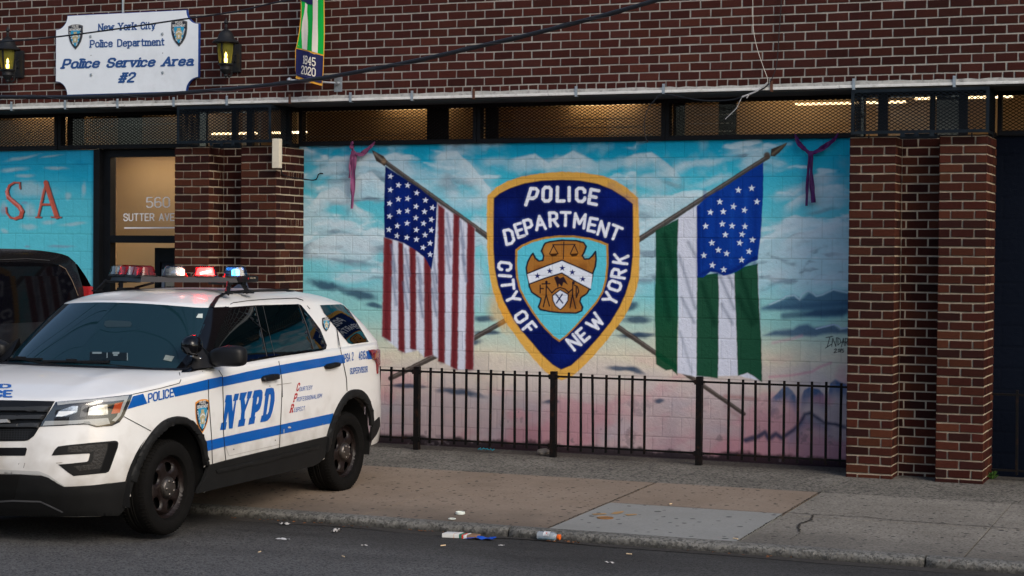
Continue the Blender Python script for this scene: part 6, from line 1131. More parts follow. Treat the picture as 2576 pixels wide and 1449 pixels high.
# --- tracing onto the real bodywork
for q in range(NQ):                      # the survey surface runs a little below the sills
    for j in range(NV+1): verts[j*NQ+q] = low_pt(q, j/NV, .12)
full = [CW(*v) for v in verts]+[CW(-v[0], v[1], v[2]) for v in verts]; BV = BVHTree.FromPolygons(full, faces+[tuple(i_+n for i_ in f[::-1]) for f in faces])
def on_body(u, v, off=.003):
    d = ray(u, v).normalized(); h = BV.ray_cast(CAM, d)
    if h[0] is None:
        w = CAM+d*((CW(.6, 2, 1)-CAM).dot(d)); h = BV.find_nearest(w)
    nn = h[1]; nn = -nn if nn.dot(d) > 0 else nn
    return h[0]+nn*off, nn
TWIN = {}
def decal(name, polys, mat, parent=None, holes=(), off=.003, grid=7.0, thick=0.0, mirror=False, smooth=True, rim=0.0):
    parent = parent or car; V, F_ = union(polys, holes, grid); P_ = [on_body(v[0], v[1], off) for v in V]; A = [p for p, n_ in P_]; n0 = len(A)
    if thick > 0:
        cnt = {}
        for f in F_:
            for a, b in zip(f, f[1:]+f[:1]): cnt[(a, b)] = 1
        bd = {i_ for (a, b) in cnt if (b, a) not in cnt for i_ in (a, b)}
        T_ = [p+n_*(thick*(.55 if (k in bd and rim) else 1)) for k, (p, n_) in enumerate(P_)]; B_ = [p-n_*.012 for p, n_ in P_]
        A = T_+B_; F_ = F_+[(b, a, a+n0, b+n0) for a, b in cnt if (b, a) not in cnt]
    A2 = None; mid = mirror and min(q[0] for p in polys for q in p) < -25
    if mid:                              # piece across the middle of the car: close it at the centre line
        A = [Vector((max(p.x, XC), p.y, p.z)) for p in A]; k = len(A); A = A+[Vector((2*XC-p.x, p.y, p.z)) for p in A]; F_ = F_+[tuple(i_+k for i_ in f[::-1]) for f in F_]
    elif mirror:
        A2 = [Vector((2*XC-p.x, p.y, p.z)) for p in A]; par2 = TWIN.get(parent.name, parent); o2 = mesh_obj(name, A2, [f[::-1] for f in F_], mat, par2, smooth)
    o = mesh_obj(name, A, F_, mat, parent, smooth)
    if A2 is not None: TWIN[o.name] = o2
    if thick > 0 or mid:
        bm = bmesh.new(); bm.from_mesh(o.data); bmesh.ops.remove_doubles(bm, verts=bm.verts[:], dist=.0004); bmesh.ops.recalc_face_normals(bm, faces=bm.faces[:]); bm.to_mesh(o.data); bm.free()
    if smooth: o.data.set_sharp_from_angle(angle=R(45))
    return o
def ribbon_px(pts, w): 
    out = []
    for a, b in zip(pts[:-1], pts[1:]): out += seg_polys(a, b, w/2, w*.3)
    return [[tuple(q) for q in p] for p in out]
# windscreen: lies on the glasshouse between the pillars
def green_off(iq, k, off): 
    j = k*NG; a = int(min(j, NG-1)); p = np.array(green(iq, a))*(1-(j-a))+np.array(green(iq, a+1))*(j-a); i2 = min(iq+1, NQ-1); e1 = np.array(green(i2, a))-np.array(green(max(iq-1, 0), a)); e2 = np.array(green(iq, a+1))-np.array(green(iq, a)); n_ = np.cross(e1, e2); n_ /= max(np.linalg.norm(n_), 1e-9)
    c = p-np.array((0, 2.6, 1.2)); n_ = n_ if n_ @ c > 0 else -n_; return p+n_*off
qa = int(np.argmin(abs(gb[:, 1]-1.262)+(gb[:, 0] < .7)*9)); qb = int(np.argmin(abs(gb[:, 1]-1.50)+(gb[:, 0] < .85)*9))
def green_f(qf, k, off):
    a = min(int(qf), NQ-2); f = qf-a; return green_off(a, k, off)*(1-f)+green_off(a+1, k, off)*f
def strip_green(name, q0, q1, k0, k1, mat, off, par=car, q0t=None, q1t=None, sides=(1, -1)):
    vs = []; nq = 26; nk = 14; q0t = q0 if q0t is None else q0t; q1t = q1 if q1t is None else q1t
    for k in range(nk+1):
        kk = k/nk; a, b = q0+(q0t-q0)*kk, q1+(q1t-q1)*kk
        for q in range(nq+1): vs.append(green_f(a+(b-a)*q/nq, k0+(k1-k0)*kk, off))
    fs = [(k*(nq+1)+i_, k*(nq+1)+i_+1, (k+1)*(nq+1)+i_+1, (k+1)*(nq+1)+i_) for k in range(nk) for i_ in range(nq)]; m_ = len(vs)
    W_ = [CW(sd*v[0], v[1], v[2]) for sd in sides for v in vs]; fs = [tuple(i_+m_*k for i_ in f) for k in range(len(sides)) for f in fs]
    o = mesh_obj(name, W_, fs, mat, par, True); bm = bmesh.new(); bm.from_mesh(o.data); bmesh.ops.remove_doubles(bm, verts=bm.verts[:], dist=.001); bmesh.ops.recalc_face_normals(bm, faces=bm.faces[:]); bm.to_mesh(o.data); bm.free(); return o
qat = int(np.argmin(abs(gt[:, 1]-1.93)+(gt[:, 0] < .6)*9))
ws = strip_green('windscreen', 0, qa, .0, .965, m_wind, .004, q1t=qat)
for sd in (1, -1): strip_green('pillar_trim', qa, qb, .0, .97, m_gloss, .0045, q0t=qat, q1t=qat+9, sides=(sd,))
qr = int(np.argmin(abs(gb[:, 1]-4.66)+(gb[:, 0] > .8)*9)); strip_green('rear_window', qr, NQ-1, .12, .9, m_glass, .004)
# side glass
decal('window_surround', [C((330, 440), (480, 437), (770, 415), (1190, 404), (1218, 415), (1312, 528), (1402, 648), (1464, 800), (1457, 835), (1424, 853), (985, 915), (735, 960), (330, 1024), (150, 1062), (60, 1066), (200, 780))], m_gloss, mirror=True, off=.004)
g1 = decal('door_glass', [C((522, 452), (762, 428), (878, 905), (735, 946), (372, 985), (362, 858), (420, 660))], m_glass, mirror=True, off=.006, smooth=True)
g2_ = decal('door_glass', [C((778, 428), (1186, 412), (1330, 836), (985, 898), (890, 908), (850, 690))], m_glass, mirror=True, off=.006)
decal('door_glass', [C((1202, 428), (1292, 538), (1392, 680), (1438, 795), (1412, 832), (1340, 838))], m_glass, mirror=True, off=.006)
decal('quarter_glass', [C((1398, 415), (1560, 408), (1638, 405), (1742, 560), (1868, 768), (1706, 790), (1672, 782), (1560, 645), (1440, 495))], m_glass, mirror=True, off=.005)
m_frame = M('window_frame', (.05, .05, .05), .4); 
for q, w_ in ((C((772, 428), (822, 640), (882, 908)), 1.6), (C((845, 425), (905, 690), (955, 900)), .9), (C((1190, 412), (1262, 600), (1333, 836)), 2.0)): decal('window_frame', ribbon_px(q, w_), m_frame, off=.0075, grid=14)
# roof ditch strips
decal('roof_strip', [C((322, 438), (372, 436), (425, 350), (480, 312), (560, 300), (800, 285), (1100, 277), (1300, 285), (1560, 322), (1560, 314), (1400, 290), (1200, 271), (900, 270), (700, 275), (520, 290), (455, 312), (390, 345))], m_blkp, mirror=True, off=.005, thick=.008)
# panel gaps
gaps = [C((340, 440), (470, 437), (560, 392), (700, 372), (900, 356), (1170, 347), (1230, 365), (1300, 450)), B((1380, 232), (1420, 290), (1420, 400), (1440, 660), (1447, 865)), B((1490, 225), (1515, 262), (1522, 480), (1522, 650), (1537, 835)), C((1000, 955), (1030, 1130), (1035, 1300)), D((885, 100), (872, 410), (862, 600)), C((1560, 640), (1600, 860), (1655, 1120), (1660, 1240)),
        B((905, 388), (1100, 345), (1222, 312), (1231, 290), (1222, 240)), B((845, 540), (930, 585), (1028, 638)), D((415, 590), (445, 670), (862, 575), (872, 470)), C((1870, 780), (1905, 830)), B((300, 430), (905, 385))]
decal('panel_gap', [q for g in gaps[:8] for q in ribbon_px(g, 1.7)], m_seam, off=.0035, grid=16, smooth=False); decal('panel_gap', ribbon_px(gaps[8], .8), M('crease_shade', (.28, .26, .24), .6), off=.0034, grid=16, smooth=False)  # last strip is a door crease: the fold's shade drawn as a grey line
# blue stripes and lettering
decal('stripe', [B((905, 400), (975, 383), (1003, 450), (868, 489))], m_blue, off=.003)
decal('stripe', [B((1170, 343), (1300, 314), (1415, 285), (1515, 265))+C((460, 1108), (700, 1053), (840, 1025), (1000, 993), (1200, 957), (1450, 917), (1628, 888), (1642, 970), (1450, 1001), (1200, 1047), (1000, 1085), (720, 1141), (460, 1196))+B((1520, 330), (1415, 355), (1300, 380), (1193, 404))], m_blue, off=.003)
decal('stripe', [C((1843, 857), (1872, 852), (1912, 930), (1860, 936))], m_blue, off=.003)
decal('stripe', [D((244, 548), (300, 537), (410, 511), (640, 460), (870, 412), (1100, 362), (1310, 317), (1287, 400), (1100, 441), (870, 491), (640, 543), (412, 592), (300, 621), (262, 631))], m_blue, off=.003)
decal('lettering', [E_((250, 375), (355, 372), (374, 690), (412, 485), (378, 488), (408, 355), (494, 343), (464, 470), (440, 476), (370, 1000), (302, 1005), (290, 680), (245, 885), (265, 882), (240, 1022), (137, 1030), (160, 895), (190, 888), (240, 512), (222, 512)),
    E_((515, 335), (642, 318), (595, 450), (610, 565), (650, 440), (638, 440), (655, 310), (742, 298), (705, 432), (690, 437), (600, 690), (592, 820), (612, 815), (590, 950), (468, 972), (490, 842), (518, 835), (535, 680), (520, 470), (496, 468)),
    E_((775, 290), (880, 272), (915, 280), (933, 320), (930, 420), (905, 570), (880, 640), (830, 690), (800, 700), (782, 778), (800, 775), (775, 908), (665, 932), (690, 800), (710, 795), (755, 428), (740, 425)), E_((1000, 255), (1100, 237), (1140, 250), (1158, 340), (1158, 480), (1120, 670), (1080, 790), (1030, 850), (988, 870), (888, 885), (915, 760), (940, 755), (985, 390), (968, 385))],
    m_blue, holes=[E_((835, 415), (858, 405), (865, 440), (850, 520), (830, 550), (815, 548)), E_((1055, 365), (1080, 362), (1085, 420), (1070, 560), (1045, 690), (1020, 735), (1002, 735))], off=.0035, grid=9)
def lett(txt, z, a, b, h, z_h, mat, st=.17, slab=.1, slant=.0, gap=.26, up=(0, -1)): return decal('lettering', text_polys(txt, z(*a), z(*b), h*SC/z_h, st, gap, slab, slant, up), mat, off=.0035, grid=0, smooth=False)
lett('POLICE', ZB, (1008, 447), (1185, 405), 66, 1.705, m_blue, .185, .08)
lett('PSA 2', ZC, (1635, 966), (1722, 946), 84, 2.4156, m_blue, .17, .05); lett('4616', ZC, (1772, 946), (1838, 934), 86, 2.4156, m_blue, .17, .05); lett('18', ZC, (1840, 936), (1856, 932), 34, 2.4156, m_blue, .2, .06); lett('SUPERVISOR', ZC, (1688, 1082), (1860, 1060), 62, 2.4156, m_blue, .16, .05)
for a, b, h, big, p0_, p1_, hb, txt in [((1620, 308), (1862, 270), 82, 'C', (1562, 312), (1612, 302), 160, 'OURTESY'), ((1572, 502), (2038, 424), 82, 'P', (1508, 515), (1560, 506), 168, 'ROFESSIONALISM'), ((1517, 698), (1722, 660), 82, 'R', (1442, 715), (1500, 706), 168, 'ESPECT')]:
    lett(txt, ZE, a, b, h, 4.6836, m_blue, .135, .0, .12, .34); lett(big, ZE, p0_, p1_, hb, 4.6836, m_redl, .22, .10, .18)
hc = ZN(-135, 0)
lett('NYPD', ZN, (-365, 134), (108, 131), 44, 2.4143, m_blue, .24, .13, .06); lett('POLICE', ZN, (-400, 226), (122, 223), 78, 2.4143, m_blue, .24, .13, .06)
# fender shield and pillar shield
def sh_px(z, cx, cy, w_, h_, sk_): return lambda x, y, k: on_body(z(cx, cy)[0]+(x*w_)*SC, z(cx, cy)[1]+(-(y)*h_+x*w_*sk_)*SC, .003+.0012*k)[0]
shield(car, sh_px(ZB, 1377, 530, 27.5, 64, -.16), M('shield_rim_orange', (.70, .27, .03), .4)); shield(car, sh_px(ZC, 1458, 595, 16.5, 27, -.02), M('shield_rim_dark'))
# front end
gr = decal('grille', [N_((-70, 246), (0, 245), (300, 250), (532, 255), (480, 345), (388, 498), (330, 590), (275, 630), (240, 637), (0, 640), (-70, 640))], m_blkp, mirror=True, off=.004)
for q in [((-70, 318), (0, 316), (250, 312), (492, 306), (470, 357), (250, 356), (0, 356), (-70, 356)), ((-70, 397), (0, 395), (200, 393), (442, 388), (415, 434), (200, 434), (0, 433), (-70, 433)), ((-70, 478), (0, 476), (200, 470), (396, 462), (376, 512), (200, 512), (0, 512), (-70, 512))]: decal('grille_bar', [N_(*q)], M('grille_bar', (.035, .037, .040), .38), gr, off=.004, thick=.035, mirror=True, rim=1)
decal('grille_mesh', [s_ for yy in range(530, 630, 17) for s_ in ribbon_px(N_((-70, yy), (330-(yy-530)*.75, yy-3)), 1.2)]+[s_ for xx in range(-60, 300, 26) for s_ in ribbon_px(N_((xx, 520), (xx-8, 632)), 1.2)], M('mesh_grey', (.03, .032, .035), .5), gr, mirror=True, off=.010, grid=0, smooth=False)
decal('grille_lamp', [N_((0, 436), (104, 432), (107, 462), (0, 468))], M('led_bar', (.30, .31, .32), .3), gr, off=.02, thick=.03)
decal('lower_slot', [N_((-70, 702), (255, 701), (263, 716), (248, 774), (238, 779), (-70, 780))], m_blkp, mirror=True, off=.004)
hl = decal('headlamp', [N_((540, 264), (900, 232), (1278, 187), (1252, 262), (1192, 400), (1152, 455), (1082, 490), (930, 504), (880, 490), (850, 478), (800, 478), (600, 490), (388, 498), (430, 430), (500, 325))], M('lamp_dark', (.02, .021, .024), .25), mirror=True, off=.004)
m_ref = M('lamp_reflector', (.66, .68, .70), .22, .9, var=.35, vscale=60); m_drl = M('lamp_frost', (.50, .50, .48), .35, var=.12, vscale=40)
decal('lamp_rim', [N_((552, 268), (900, 240), (1240, 200), (1214, 262), (1160, 395), (1110, 450), (1075, 440), (1120, 400), (1195, 240), (1080, 255), (900, 262), (560, 292))], m_drl, hl, mirror=True, off=.008)
decal('running_lamp', [N_((440, 445), (700, 440), (1040, 415), (1060, 470), (940, 492), (880, 476), (800, 468), (600, 480), (415, 490))], m_drl, hl, mirror=True, off=.007)
decal('reflector', [N_((565, 350), (700, 300), (755, 300), (745, 360), (640, 400), (540, 402))], m_ref, hl, mirror=True, off=.008); decal('reflector', [N_((860, 320), (960, 290), (1035, 285), (1040, 380), (980, 388), (845, 390))], m_ref, hl, mirror=True, off=.008); decal('glint_patch', [N_((575, 352), (735, 348), (700, 372), (600, 402), (545, 402)), N_((865, 340), (965, 336), (960, 380), (848, 388))], M('glint_glow', (.9, .9, .9), .3, emit=(.9, .95, 1.0), estr=.22), hl, mirror=True, off=.010)  # glint patches glow faintly in place of sky reflections; no bulb is lit
decal('lamp_divider', [N_((790, 300), (850, 290), (830, 400), (770, 405))], M('lamp_grey', (.12, .12, .125), .4), hl, mirror=True, off=.0085); decal('side_reflector', [N_((1105, 275), (1180, 262), (1150, 365), (1068, 375))], M('amber_lens', (.62, .075, .008), .2, coat=.6), hl, mirror=True, off=.009)
decal('lamp_cover', [N_((542, 268), (900, 236), (1270, 193), (1246, 262), (1188, 398), (1148, 452), (1080, 486), (930, 500), (880, 486), (800, 475), (394, 494), (434, 430), (504, 325))], MG('lamp_cover', (.86, .87, .88), .07, .03), hl, mirror=True, off=.016)
fg = decal('fog_surround', [N_((500, 778), (530, 722), (562, 690), (660, 676), (900, 652), (1108, 634), (1132, 640), (1141, 660), (1135, 700), (1062, 905), (1048, 932), (1020, 945), (850, 962), (712, 975), (660, 942), (563, 864), (700, 852), (836, 838), (852, 826), (868, 766), (860, 757))], m_clad, mirror=True, off=.004)
decal('fog_insert', [N_((650, 745), (660, 690), (1035, 662), (1030, 720), (965, 900), (770, 925), (710, 880), (860, 862), (890, 830), (905, 740))], M('fog_mesh', (.026, .024, .022), .5, bump=1, bscale=60), fg, mirror=True, off=.006); decal('fog_recess', [N_((1048, 655), (1125, 655), (1120, 700), (1050, 910), (1020, 930), (960, 938), (975, 905), (1040, 720))], M('deep_black', (.002, .002, .002), .9), fg, mirror=True, off=.0065)
decal('lower_bumper', [N_((-70, 957), (0, 957), (200, 960), (400, 970), (480, 996), (560, 1046), (622, 1078), (800, 1070), (1040, 1046), (1284, 1016), (1245, 1150), (1192, 1290), (1140, 1350), (600, 1352), (0, 1345), (-70, 1345))], m_clad, mirror=True, off=.004, thick=.012)
decal('air_intake', [N_((-70, 968), (205, 966), (180, 1060), (152, 1180), (100, 1205), (-70, 1205))], M('deep_black'), mirror=True, off=.018); decal('skid_plate', [N_((-70, 1205), (130, 1190), (400, 1200), (620, 1305), (605, 1312), (395, 1215), (130, 1208), (-70, 1222))], M('skid_grey', (.10, .10, .105), .4), mirror=True, off=.02)
decal('bumper_lip', [N_((0, 912), (380, 930), (470, 965), (560, 1030), (625, 1070), (615, 1078), (550, 1044), (470, 990), (380, 962), (0, 950), (-70, 950), (-70, 912))], M('lip_grey', (.42, .42, .41), .4), mirror=True, off=.0045)
s = MB()
for sg in (-1, 1): s.box(tuple(CW(sg*.085-.045, -.14, .52)), tuple(CW(sg*.085+.045, -.085, .92)), bev=.02)
s.box(tuple(CW(-.05, -.12, .60)), tuple(CW(.05, -.09, .68)), bev=.01); s.box(tuple(CW(-.04, -.10, .56)), tuple(CW(.04, .08, .62)))
s.build('push_bumper', m_blkp, car, True)
# rear lamp, bumper, cladding
decal('tail_lamp', [C((1865, 846), (1900, 840), (1962, 838), (1968, 870), (1966, 920), (1958, 1000), (1954, 1060), (1948, 1075), (1942, 985), (1930, 950), (1905, 936))], M('tail_red', (.20, .006, .012), .12, coat=.7, var=.4, vscale=18), mirror=True, off=.004, thick=.02, rim=1)
decal('rear_bumper', [D((1632, 398), (1684, 348), (1688, 420), (1660, 490), (1618, 545), (1612, 500), (1622, 440))], m_clad, mirror=True, off=.004, thick=.01)
decal('sill_cladding', [D((266, 746), (300, 738), (415, 706), (640, 652), (862, 600), (1060, 553), (1254, 506), (1240, 600), (1228, 680), (1185, 722), (1130, 752), (980, 785), (840, 818), (500, 900), (170, 978), (190, 930), (225, 870), (250, 800))], m_clad, mirror=True, off=.004, thick=.012)
decal('sill_ridge', [D((320, 782), (600, 715), (850, 655), (1182, 572), (1172, 606), (850, 690), (600, 752), (332, 812))], m_clad, mirror=True, off=.016, thick=.012, rim=1)
decal('arch_trim', [arch_f], m_clad, mirror=True, off=.004, thick=.028, rim=1); decal('arch_trim', [arch_r], m_clad, mirror=True, off=.004, thick=.028, rim=1)
m_well = M('wheel_well', (.006, .006, .006), .9)
for sg in (1, -1):
    for hs in (HF, HR):
        s = MB(); ring = [(.50, t) for t in np.linspace(.935, .30, 6)]+[(.01, .30)]; prof = [(r_, sg*t) for r_, t in ring]; c = CW(0, hs, HZ); s.lathe(prof, tuple(c), 'x', 40); s.f = [f for f in s.f if len(f) == 4 and min(s.v[i_][2] for i_ in f) > .20]; s.build('wheel_well', m_well, car, True)
s = MB(); s.box(tuple(CW(-.80, .35, .25)), tuple(CW(.80, 4.15, .30))); s.box(tuple(CW(-.28, .5, .20)), tuple(CW(.28, 4.4, .26))); s.tube([CW(-.85, HR, .33), CW(.85, HR, .33)], .05); s.tube([CW(-.85, HF, .33), CW(.85, HF, .33)], .04); s.build('underbody', m_well, car)
# wheels
m_tyre = M('tyre', (.0062, .0058, .0055), .85, spec=.08, var=.25, vscale=20, bump=.3, bscale=120); m_rim = M('steel_rim', (.010, .0058, .005), .42, .0, spec=.3, var=.2, vscale=14); m_cap = M('hub_cap', (.15, .132, .118), .38, .9, var=.25, vscale=30)
RT, RIM = .355, .245
def wheel(hs, sg):
    c = CW(sg*.845, hs, RT+ (0 if hs > 2 else .012)); w = empty('wheel', c, parent=None); w.parent = car; w.location = c-car.location
    s = MB(); pr = [(RIM-.01, -.11), (RIM+.02, -.12), (.30, -.125), (.335, -.118), (.350, -.10), (RT, -.07)]
    k_ = [-.07, -.045, -.04, -.012, -.007, .007, .012, .04, .045, .07]
    for j, x in enumerate(k_[1:-1]): pr.append((RT-(.007 if j % 4 in (1, 2) and False else 0)-(0.006 if j in (1, 3, 5) else 0), x))
    pr += [(RT, .07), (.350, .10), (.335, .118), (.30, .126), (RIM+.02, .121), (RIM-.002, .112), (RIM-.01, .09), (RIM-.02, .03), (RIM-.02, -.1)]
    s.lathe([(r_, sg*h) for r_, h in pr], tuple(c), 'x', 72); s.f = [f for f in s.f if len(f) == 4]
    for j in range(72):                   # shoulder lugs
        a = 2*math.pi*j/72; ca, sa = math.cos(a), math.sin(a)
        for h in (.098, -.098): s.bar(c+Vector((sg*h*.72, ca*(RT+.001), sa*(RT+.001))), c+Vector((sg*h*1.13, ca*(RT-.012), sa*(RT-.012))), .010, .006, up=(0, -sa, ca))
    s.build('tyre', m_tyre, w, True)
    # pressed steel disc with five oval holes
    cir = lambda r_, n_=48: [(r_*math.cos(2*math.pi*i_/n_), r_*math.sin(2*math.pi*i_/n_)) for i_ in range(n_)]; holes = []
    for k in range(5):
        a0 = 2*math.pi*(k+.08)/5; holes.append([((.152+.036*math.cos(t))*math.cos(a0)-.050*math.sin(t)*math.sin(a0)*(1+.25*math.cos(t)), (.152+.036*math.cos(t))*math.sin(a0)+.050*math.sin(t)*math.cos(a0)*(1+.25*math.cos(t))) for t in np.linspace(0, 2*math.pi, 17)[:-1]])
    V, F_ = union([cir(RIM-.002)], holes, grid=.013)
    prf = lambda r_: float(np.interp(r_, [0, .07, .09, .12, .15, .19, .215, .225, .24], [.085, .085, .075, .082, .088, .080, .035, .05, .105])); P_ = []
    for v in V:
        r_ = math.hypot(*v); dh = min(min(math.hypot(v[0]-q[0], v[1]-q[1]) for q in h_) for h_ in holes); P_.append(c+Vector((sg*(prf(r_)-.018*math.exp(-(dh/.008)**2)), v[0], v[1])))
    rim = mesh_obj('rim', P_, F_, m_rim, w, True)
    s = MB(); s.lathe([(.235, sg*.0), (.235, sg*.001)], tuple(c), 'x', 32); s.build('brake_disc', m_well, w)
    s = MB(); s.lathe([(.080, sg*.075), (.079, sg*.098), (.070, sg*.112), (.045, sg*.120), (.001, sg*.123)], tuple(c), 'x', 32)
    for k in range(5):
        a = 2*math.pi*(k+.55)/5; s.lathe([(.015, sg*.105), (.014, sg*.118), (.009, sg*.124), (.001, sg*.126)], (c.x, c.y+.052*math.cos(a), c.z+.052*math.sin(a)), 'x', 12)
    s.build('hub_cap', m_cap, w, True)
for hs in (HF, HR):
    for sg in (1, -1): wheel(hs, sg)
# handles
for z, q, cup in [(C, [(828, 1116), (845, 1096), (930, 1076), (972, 1074), (986, 1092), (980, 1124), (940, 1136), (860, 1151), (835, 1146)], None), (C, [(1437, 1000), (1460, 981), (1553, 962), (1567, 974), (1564, 1004), (1480, 1027), (1445, 1026)], None)]:
    decal('door_handle', [z(*q)], m_blkp, mirror=True, off=.012, thick=.03, rim=1, grid=5)
# mirror, spotlight, wipers
def mirror_(sg):
    s = MB(); bm = bmesh.new(); bmesh.ops.create_uvsphere(bm, u_segments=28, v_segments=18, radius=1)
    for v in bm.verts:
        x, y, z = v.co; p = lambda a, e: math.copysign(abs(a)**e, a); X, Y_, Z = p(x, .5), p(y, .62), p(z, .5); X = X*.155; Z = Z*(.092 if Z > 0 else .072); 
        if X < 0 and Z > 0: Z *= 1+X*2.6
        v.co = CW(sg*(1.115+X), 1.50+Y_*(.085 if Y_ < 0 else .05)+abs(X)*.05, 1.322+Z)
    bm.verts.index_update(); s.add([v.co[:] for v in bm.verts], [[v.index for v in f.verts] for f in bm.faces]); bm.free(); o = s.build('wing_mirror', m_blkp, car, True)
    a = MB(); a.add([CW(sg*t, y, z) for t, y, z in [(.86, 1.36, 1.225), (.90, 1.62, 1.225), (.90, 1.60, 1.33), (.85, 1.50, 1.42), (1.02, 1.45, 1.245), (1.02, 1.53, 1.245), (1.02, 1.53, 1.315), (1.02, 1.45, 1.315)]], [(0, 1, 5, 4), (1, 2, 6, 5), (2, 3, 7, 6), (3, 0, 4, 7), (0, 3, 2, 1)]); a.build('mirror_foot', m_blkp, o)
    g = MB(); g.lathe([(.001, .0), (.068, .0)], tuple(CW(sg*1.12, 1.553, 1.325)), 'y', 20); g.build('mirror_glass', m_chrome, o)
mirror_(1); mirror_(-1)
sp_c = wx(ZA(1850, 1042), XC+.905); s = MB(); s.lathe([(.002, -.082), (.035, -.078), (.060, -.060), (.074, -.030), (.078, .0), (.078, .03), (.074, .042), (.001, .046)], (0, 0, 0), 'y', 30)
rm = Matrix.Translation(sp_c)@Matrix.Rotation(R(172), 4, 'Z')@Matrix.Rotation(R(-8), 4, 'X'); rm = Matrix.Translation(sp_c)@Matrix.Rotation(R(8), 4, 'X'); s.v = [tuple(rm@Vector(v)) for v in s.v]; spo = s.build('spotlight', m_gloss, car, True)
s = MB(); q0 = wx(ZA(1880, 1140), XC+.90); q1 = wx(ZA(1915, 1165), XC+.87); s.tube([sp_c+Vector((.0, .0, -.07)), q0, q1], [.016, .024, .02], 10); s.tube([q1+Vector((-.03, 0, .01)), q1+Vector((.03, 0, -.01))], .022, 10); s.build('spotlight_bracket', m_chrome, spo, True)
def wpt(q, k, off): 
    q = abs(q); a = int(min(q, NQ-2)); f = q-a; p = np.array(green_off(a, k, off))*(1-f)+np.array(green_off(a+1, k, off))*f; return p
def wiper(f0, f1, k0, k1, pivot):
    s = MB(); P_ = []
    for t in np.linspace(0, 1, 12):
        q = f0+(f1-f0)*t; p = wpt(q*qa, k0+(k1-k0)*t, .016); P_.append(CW(math.copysign(p[0], q) if q else p[0], p[1], p[2]))
    for a, b in zip(P_[:-1], P_[1:]): s.bar(a, b, .022, .016)
    m_ = P_[5]; s.bar(m_, CW(*pivot), .016, .014); s.bar(m_-Vector((.04, 0, -.008)), m_+Vector((.04, 0, .008)), .03, .022); s.build('wiper', m_blkp, car)
wiper(-.38, .36, .045, .07, (.66, 1.14, 1.235)); wiper(-.97, -.42, .05, .075, (-.12, 1.04, 1.242))
vs = [CW(*(np.array(deck(i_, ND))*[sg, 1, 1]+np.array((0, d, h)))) for sg, rr_ in ((1, range(qc, -1, -2)), (-1, range(2, qc+1, 2))) for i_ in rr_ for d, h in ((-.075, .004), (.03, .016))]
mesh_obj('cowl_panel', vs, [(2*k, 2*k+1, 2*k+3, 2*k+2) for k in range(len(vs)//2-1)], m_blkp, car, True)
decal('sticker', [A((1912, 745), (1955, 742), (1952, 785), (1892, 782))], M('sticker_white', (.45, .50, .48), .5), ws, off=.009, smooth=False); decal('sticker', [A((1600, 1142), (1685, 1156), (1655, 1205), (1578, 1190))], M('sticker_grey', (.17, .20, .19), .5, var=.3, vscale=90), ws, off=.009, smooth=False)
m_in = M('interior_dim', (.018, .034, .042), .5); decal('rear_view_mirror', [A((1015, 812), (1060, 805), (1260, 815), (1278, 840), (1262, 868), (1030, 872), (1008, 850))], m_in, ws, off=.0065, smooth=False); decal('dash_unit', [A((870, 1112), (1235, 1118), (1232, 1195), (870, 1190))], M('interior_dark', (.004, .008, .010), .4), ws, off=.0065, smooth=False)
decal('dash_label', [A((895, 1112), (985, 1112), (985, 1130), (895, 1130)), A((1090, 1112), (1155, 1112), (1155, 1132), (1090, 1132)), A((1098, 1134), (1140, 1134), (1140, 1150), (1098, 1150)), A((1228, 1122), (1237, 1122), (1237, 1195), (1228, 1195)), A((1033, 1118), (1042, 1118), (1042, 1170), (1033, 1170))], M('label_pale', (.14, .18, .19), .5), ws, off=.008, smooth=False)
# roof fin and small antenna
s = MB(); b = CW(.12, 3.35, 1.805); s.add([b+Vector(v) for v in [(-.03, -.10, 0), (.03, -.10, 0), (.035, .09, 0), (-.035, .09, 0), (-.008, .055, .075), (.008, .055, .075), (-.008, .085, .075), (.008, .085, .075)]], [(0, 1, 5, 4), (1, 2, 7, 5), (2, 3, 6, 7), (3, 0, 4, 6), (4, 5, 7, 6)]); s.build('roof_antenna', M('fin_blue_grey', (.03, .04, .06), .4), car)
# ---- light bar: a shallow V pointing forward
lb = empty('light_bar', CW(0, 2.3, 1.9)); lb.parent = car; lb.location = CW(0, 2.3, 1.9)-car.location
apex = (-.05, 2.06); er = (.60, 2.52); el = (-.62, 2.44); zb0, zb1 = 1.878, 1.922
s = MB(); wv = .20
pts = [el, apex, er]; up_ = []; 
poly = [(el[0], el[1]), (apex[0], apex[1]-.02), (er[0], er[1]-.02), (er[0]+.05, er[1]+.20), (apex[0], apex[1]+.24), (el[0]-.05, el[1]+.22)]
b0 = [CW(x, y, zb0) for x, y in poly]; cen = np.mean(poly, 0); b1 = [CW(*(np.array((x, y))*.97+cen*.03), zb1) for x, y in poly]; k = len(poly)
s.add(b0+b1, [tuple(range(k))[::-1]]+[(i_, (i_+1) % k, (i_+1) % k+k, i_+k) for i_ in range(k)]+[(k, k+1, k+4, k+5), (k+1, k+2, k+3, k+4)])
s.build('base', M('bar_black', (.016, .015, .020), .45), lb)
s = MB(); s.box(tuple(CW(.585, 2.50, 1.88)), tuple(CW(.66, 2.74, 1.934)), bev=.012); s.build('end_cap', m_blkp, lb, True)
q = CW(.664, 2.56, 1.912); s = MB(); s.lathe([(.009, 0), (.009, .002)], tuple(q), 'x', 14); s.build('red_mark', m_redl, lb)
flat('maker_words', text_polys('FEDERAL SIGNAL', (0, 0), (.10, 0), .012, .2, .26, up=(0, 1)), lambda x, y: CW(.664, 2.585+x, 1.910+y), m_pap2, lb)
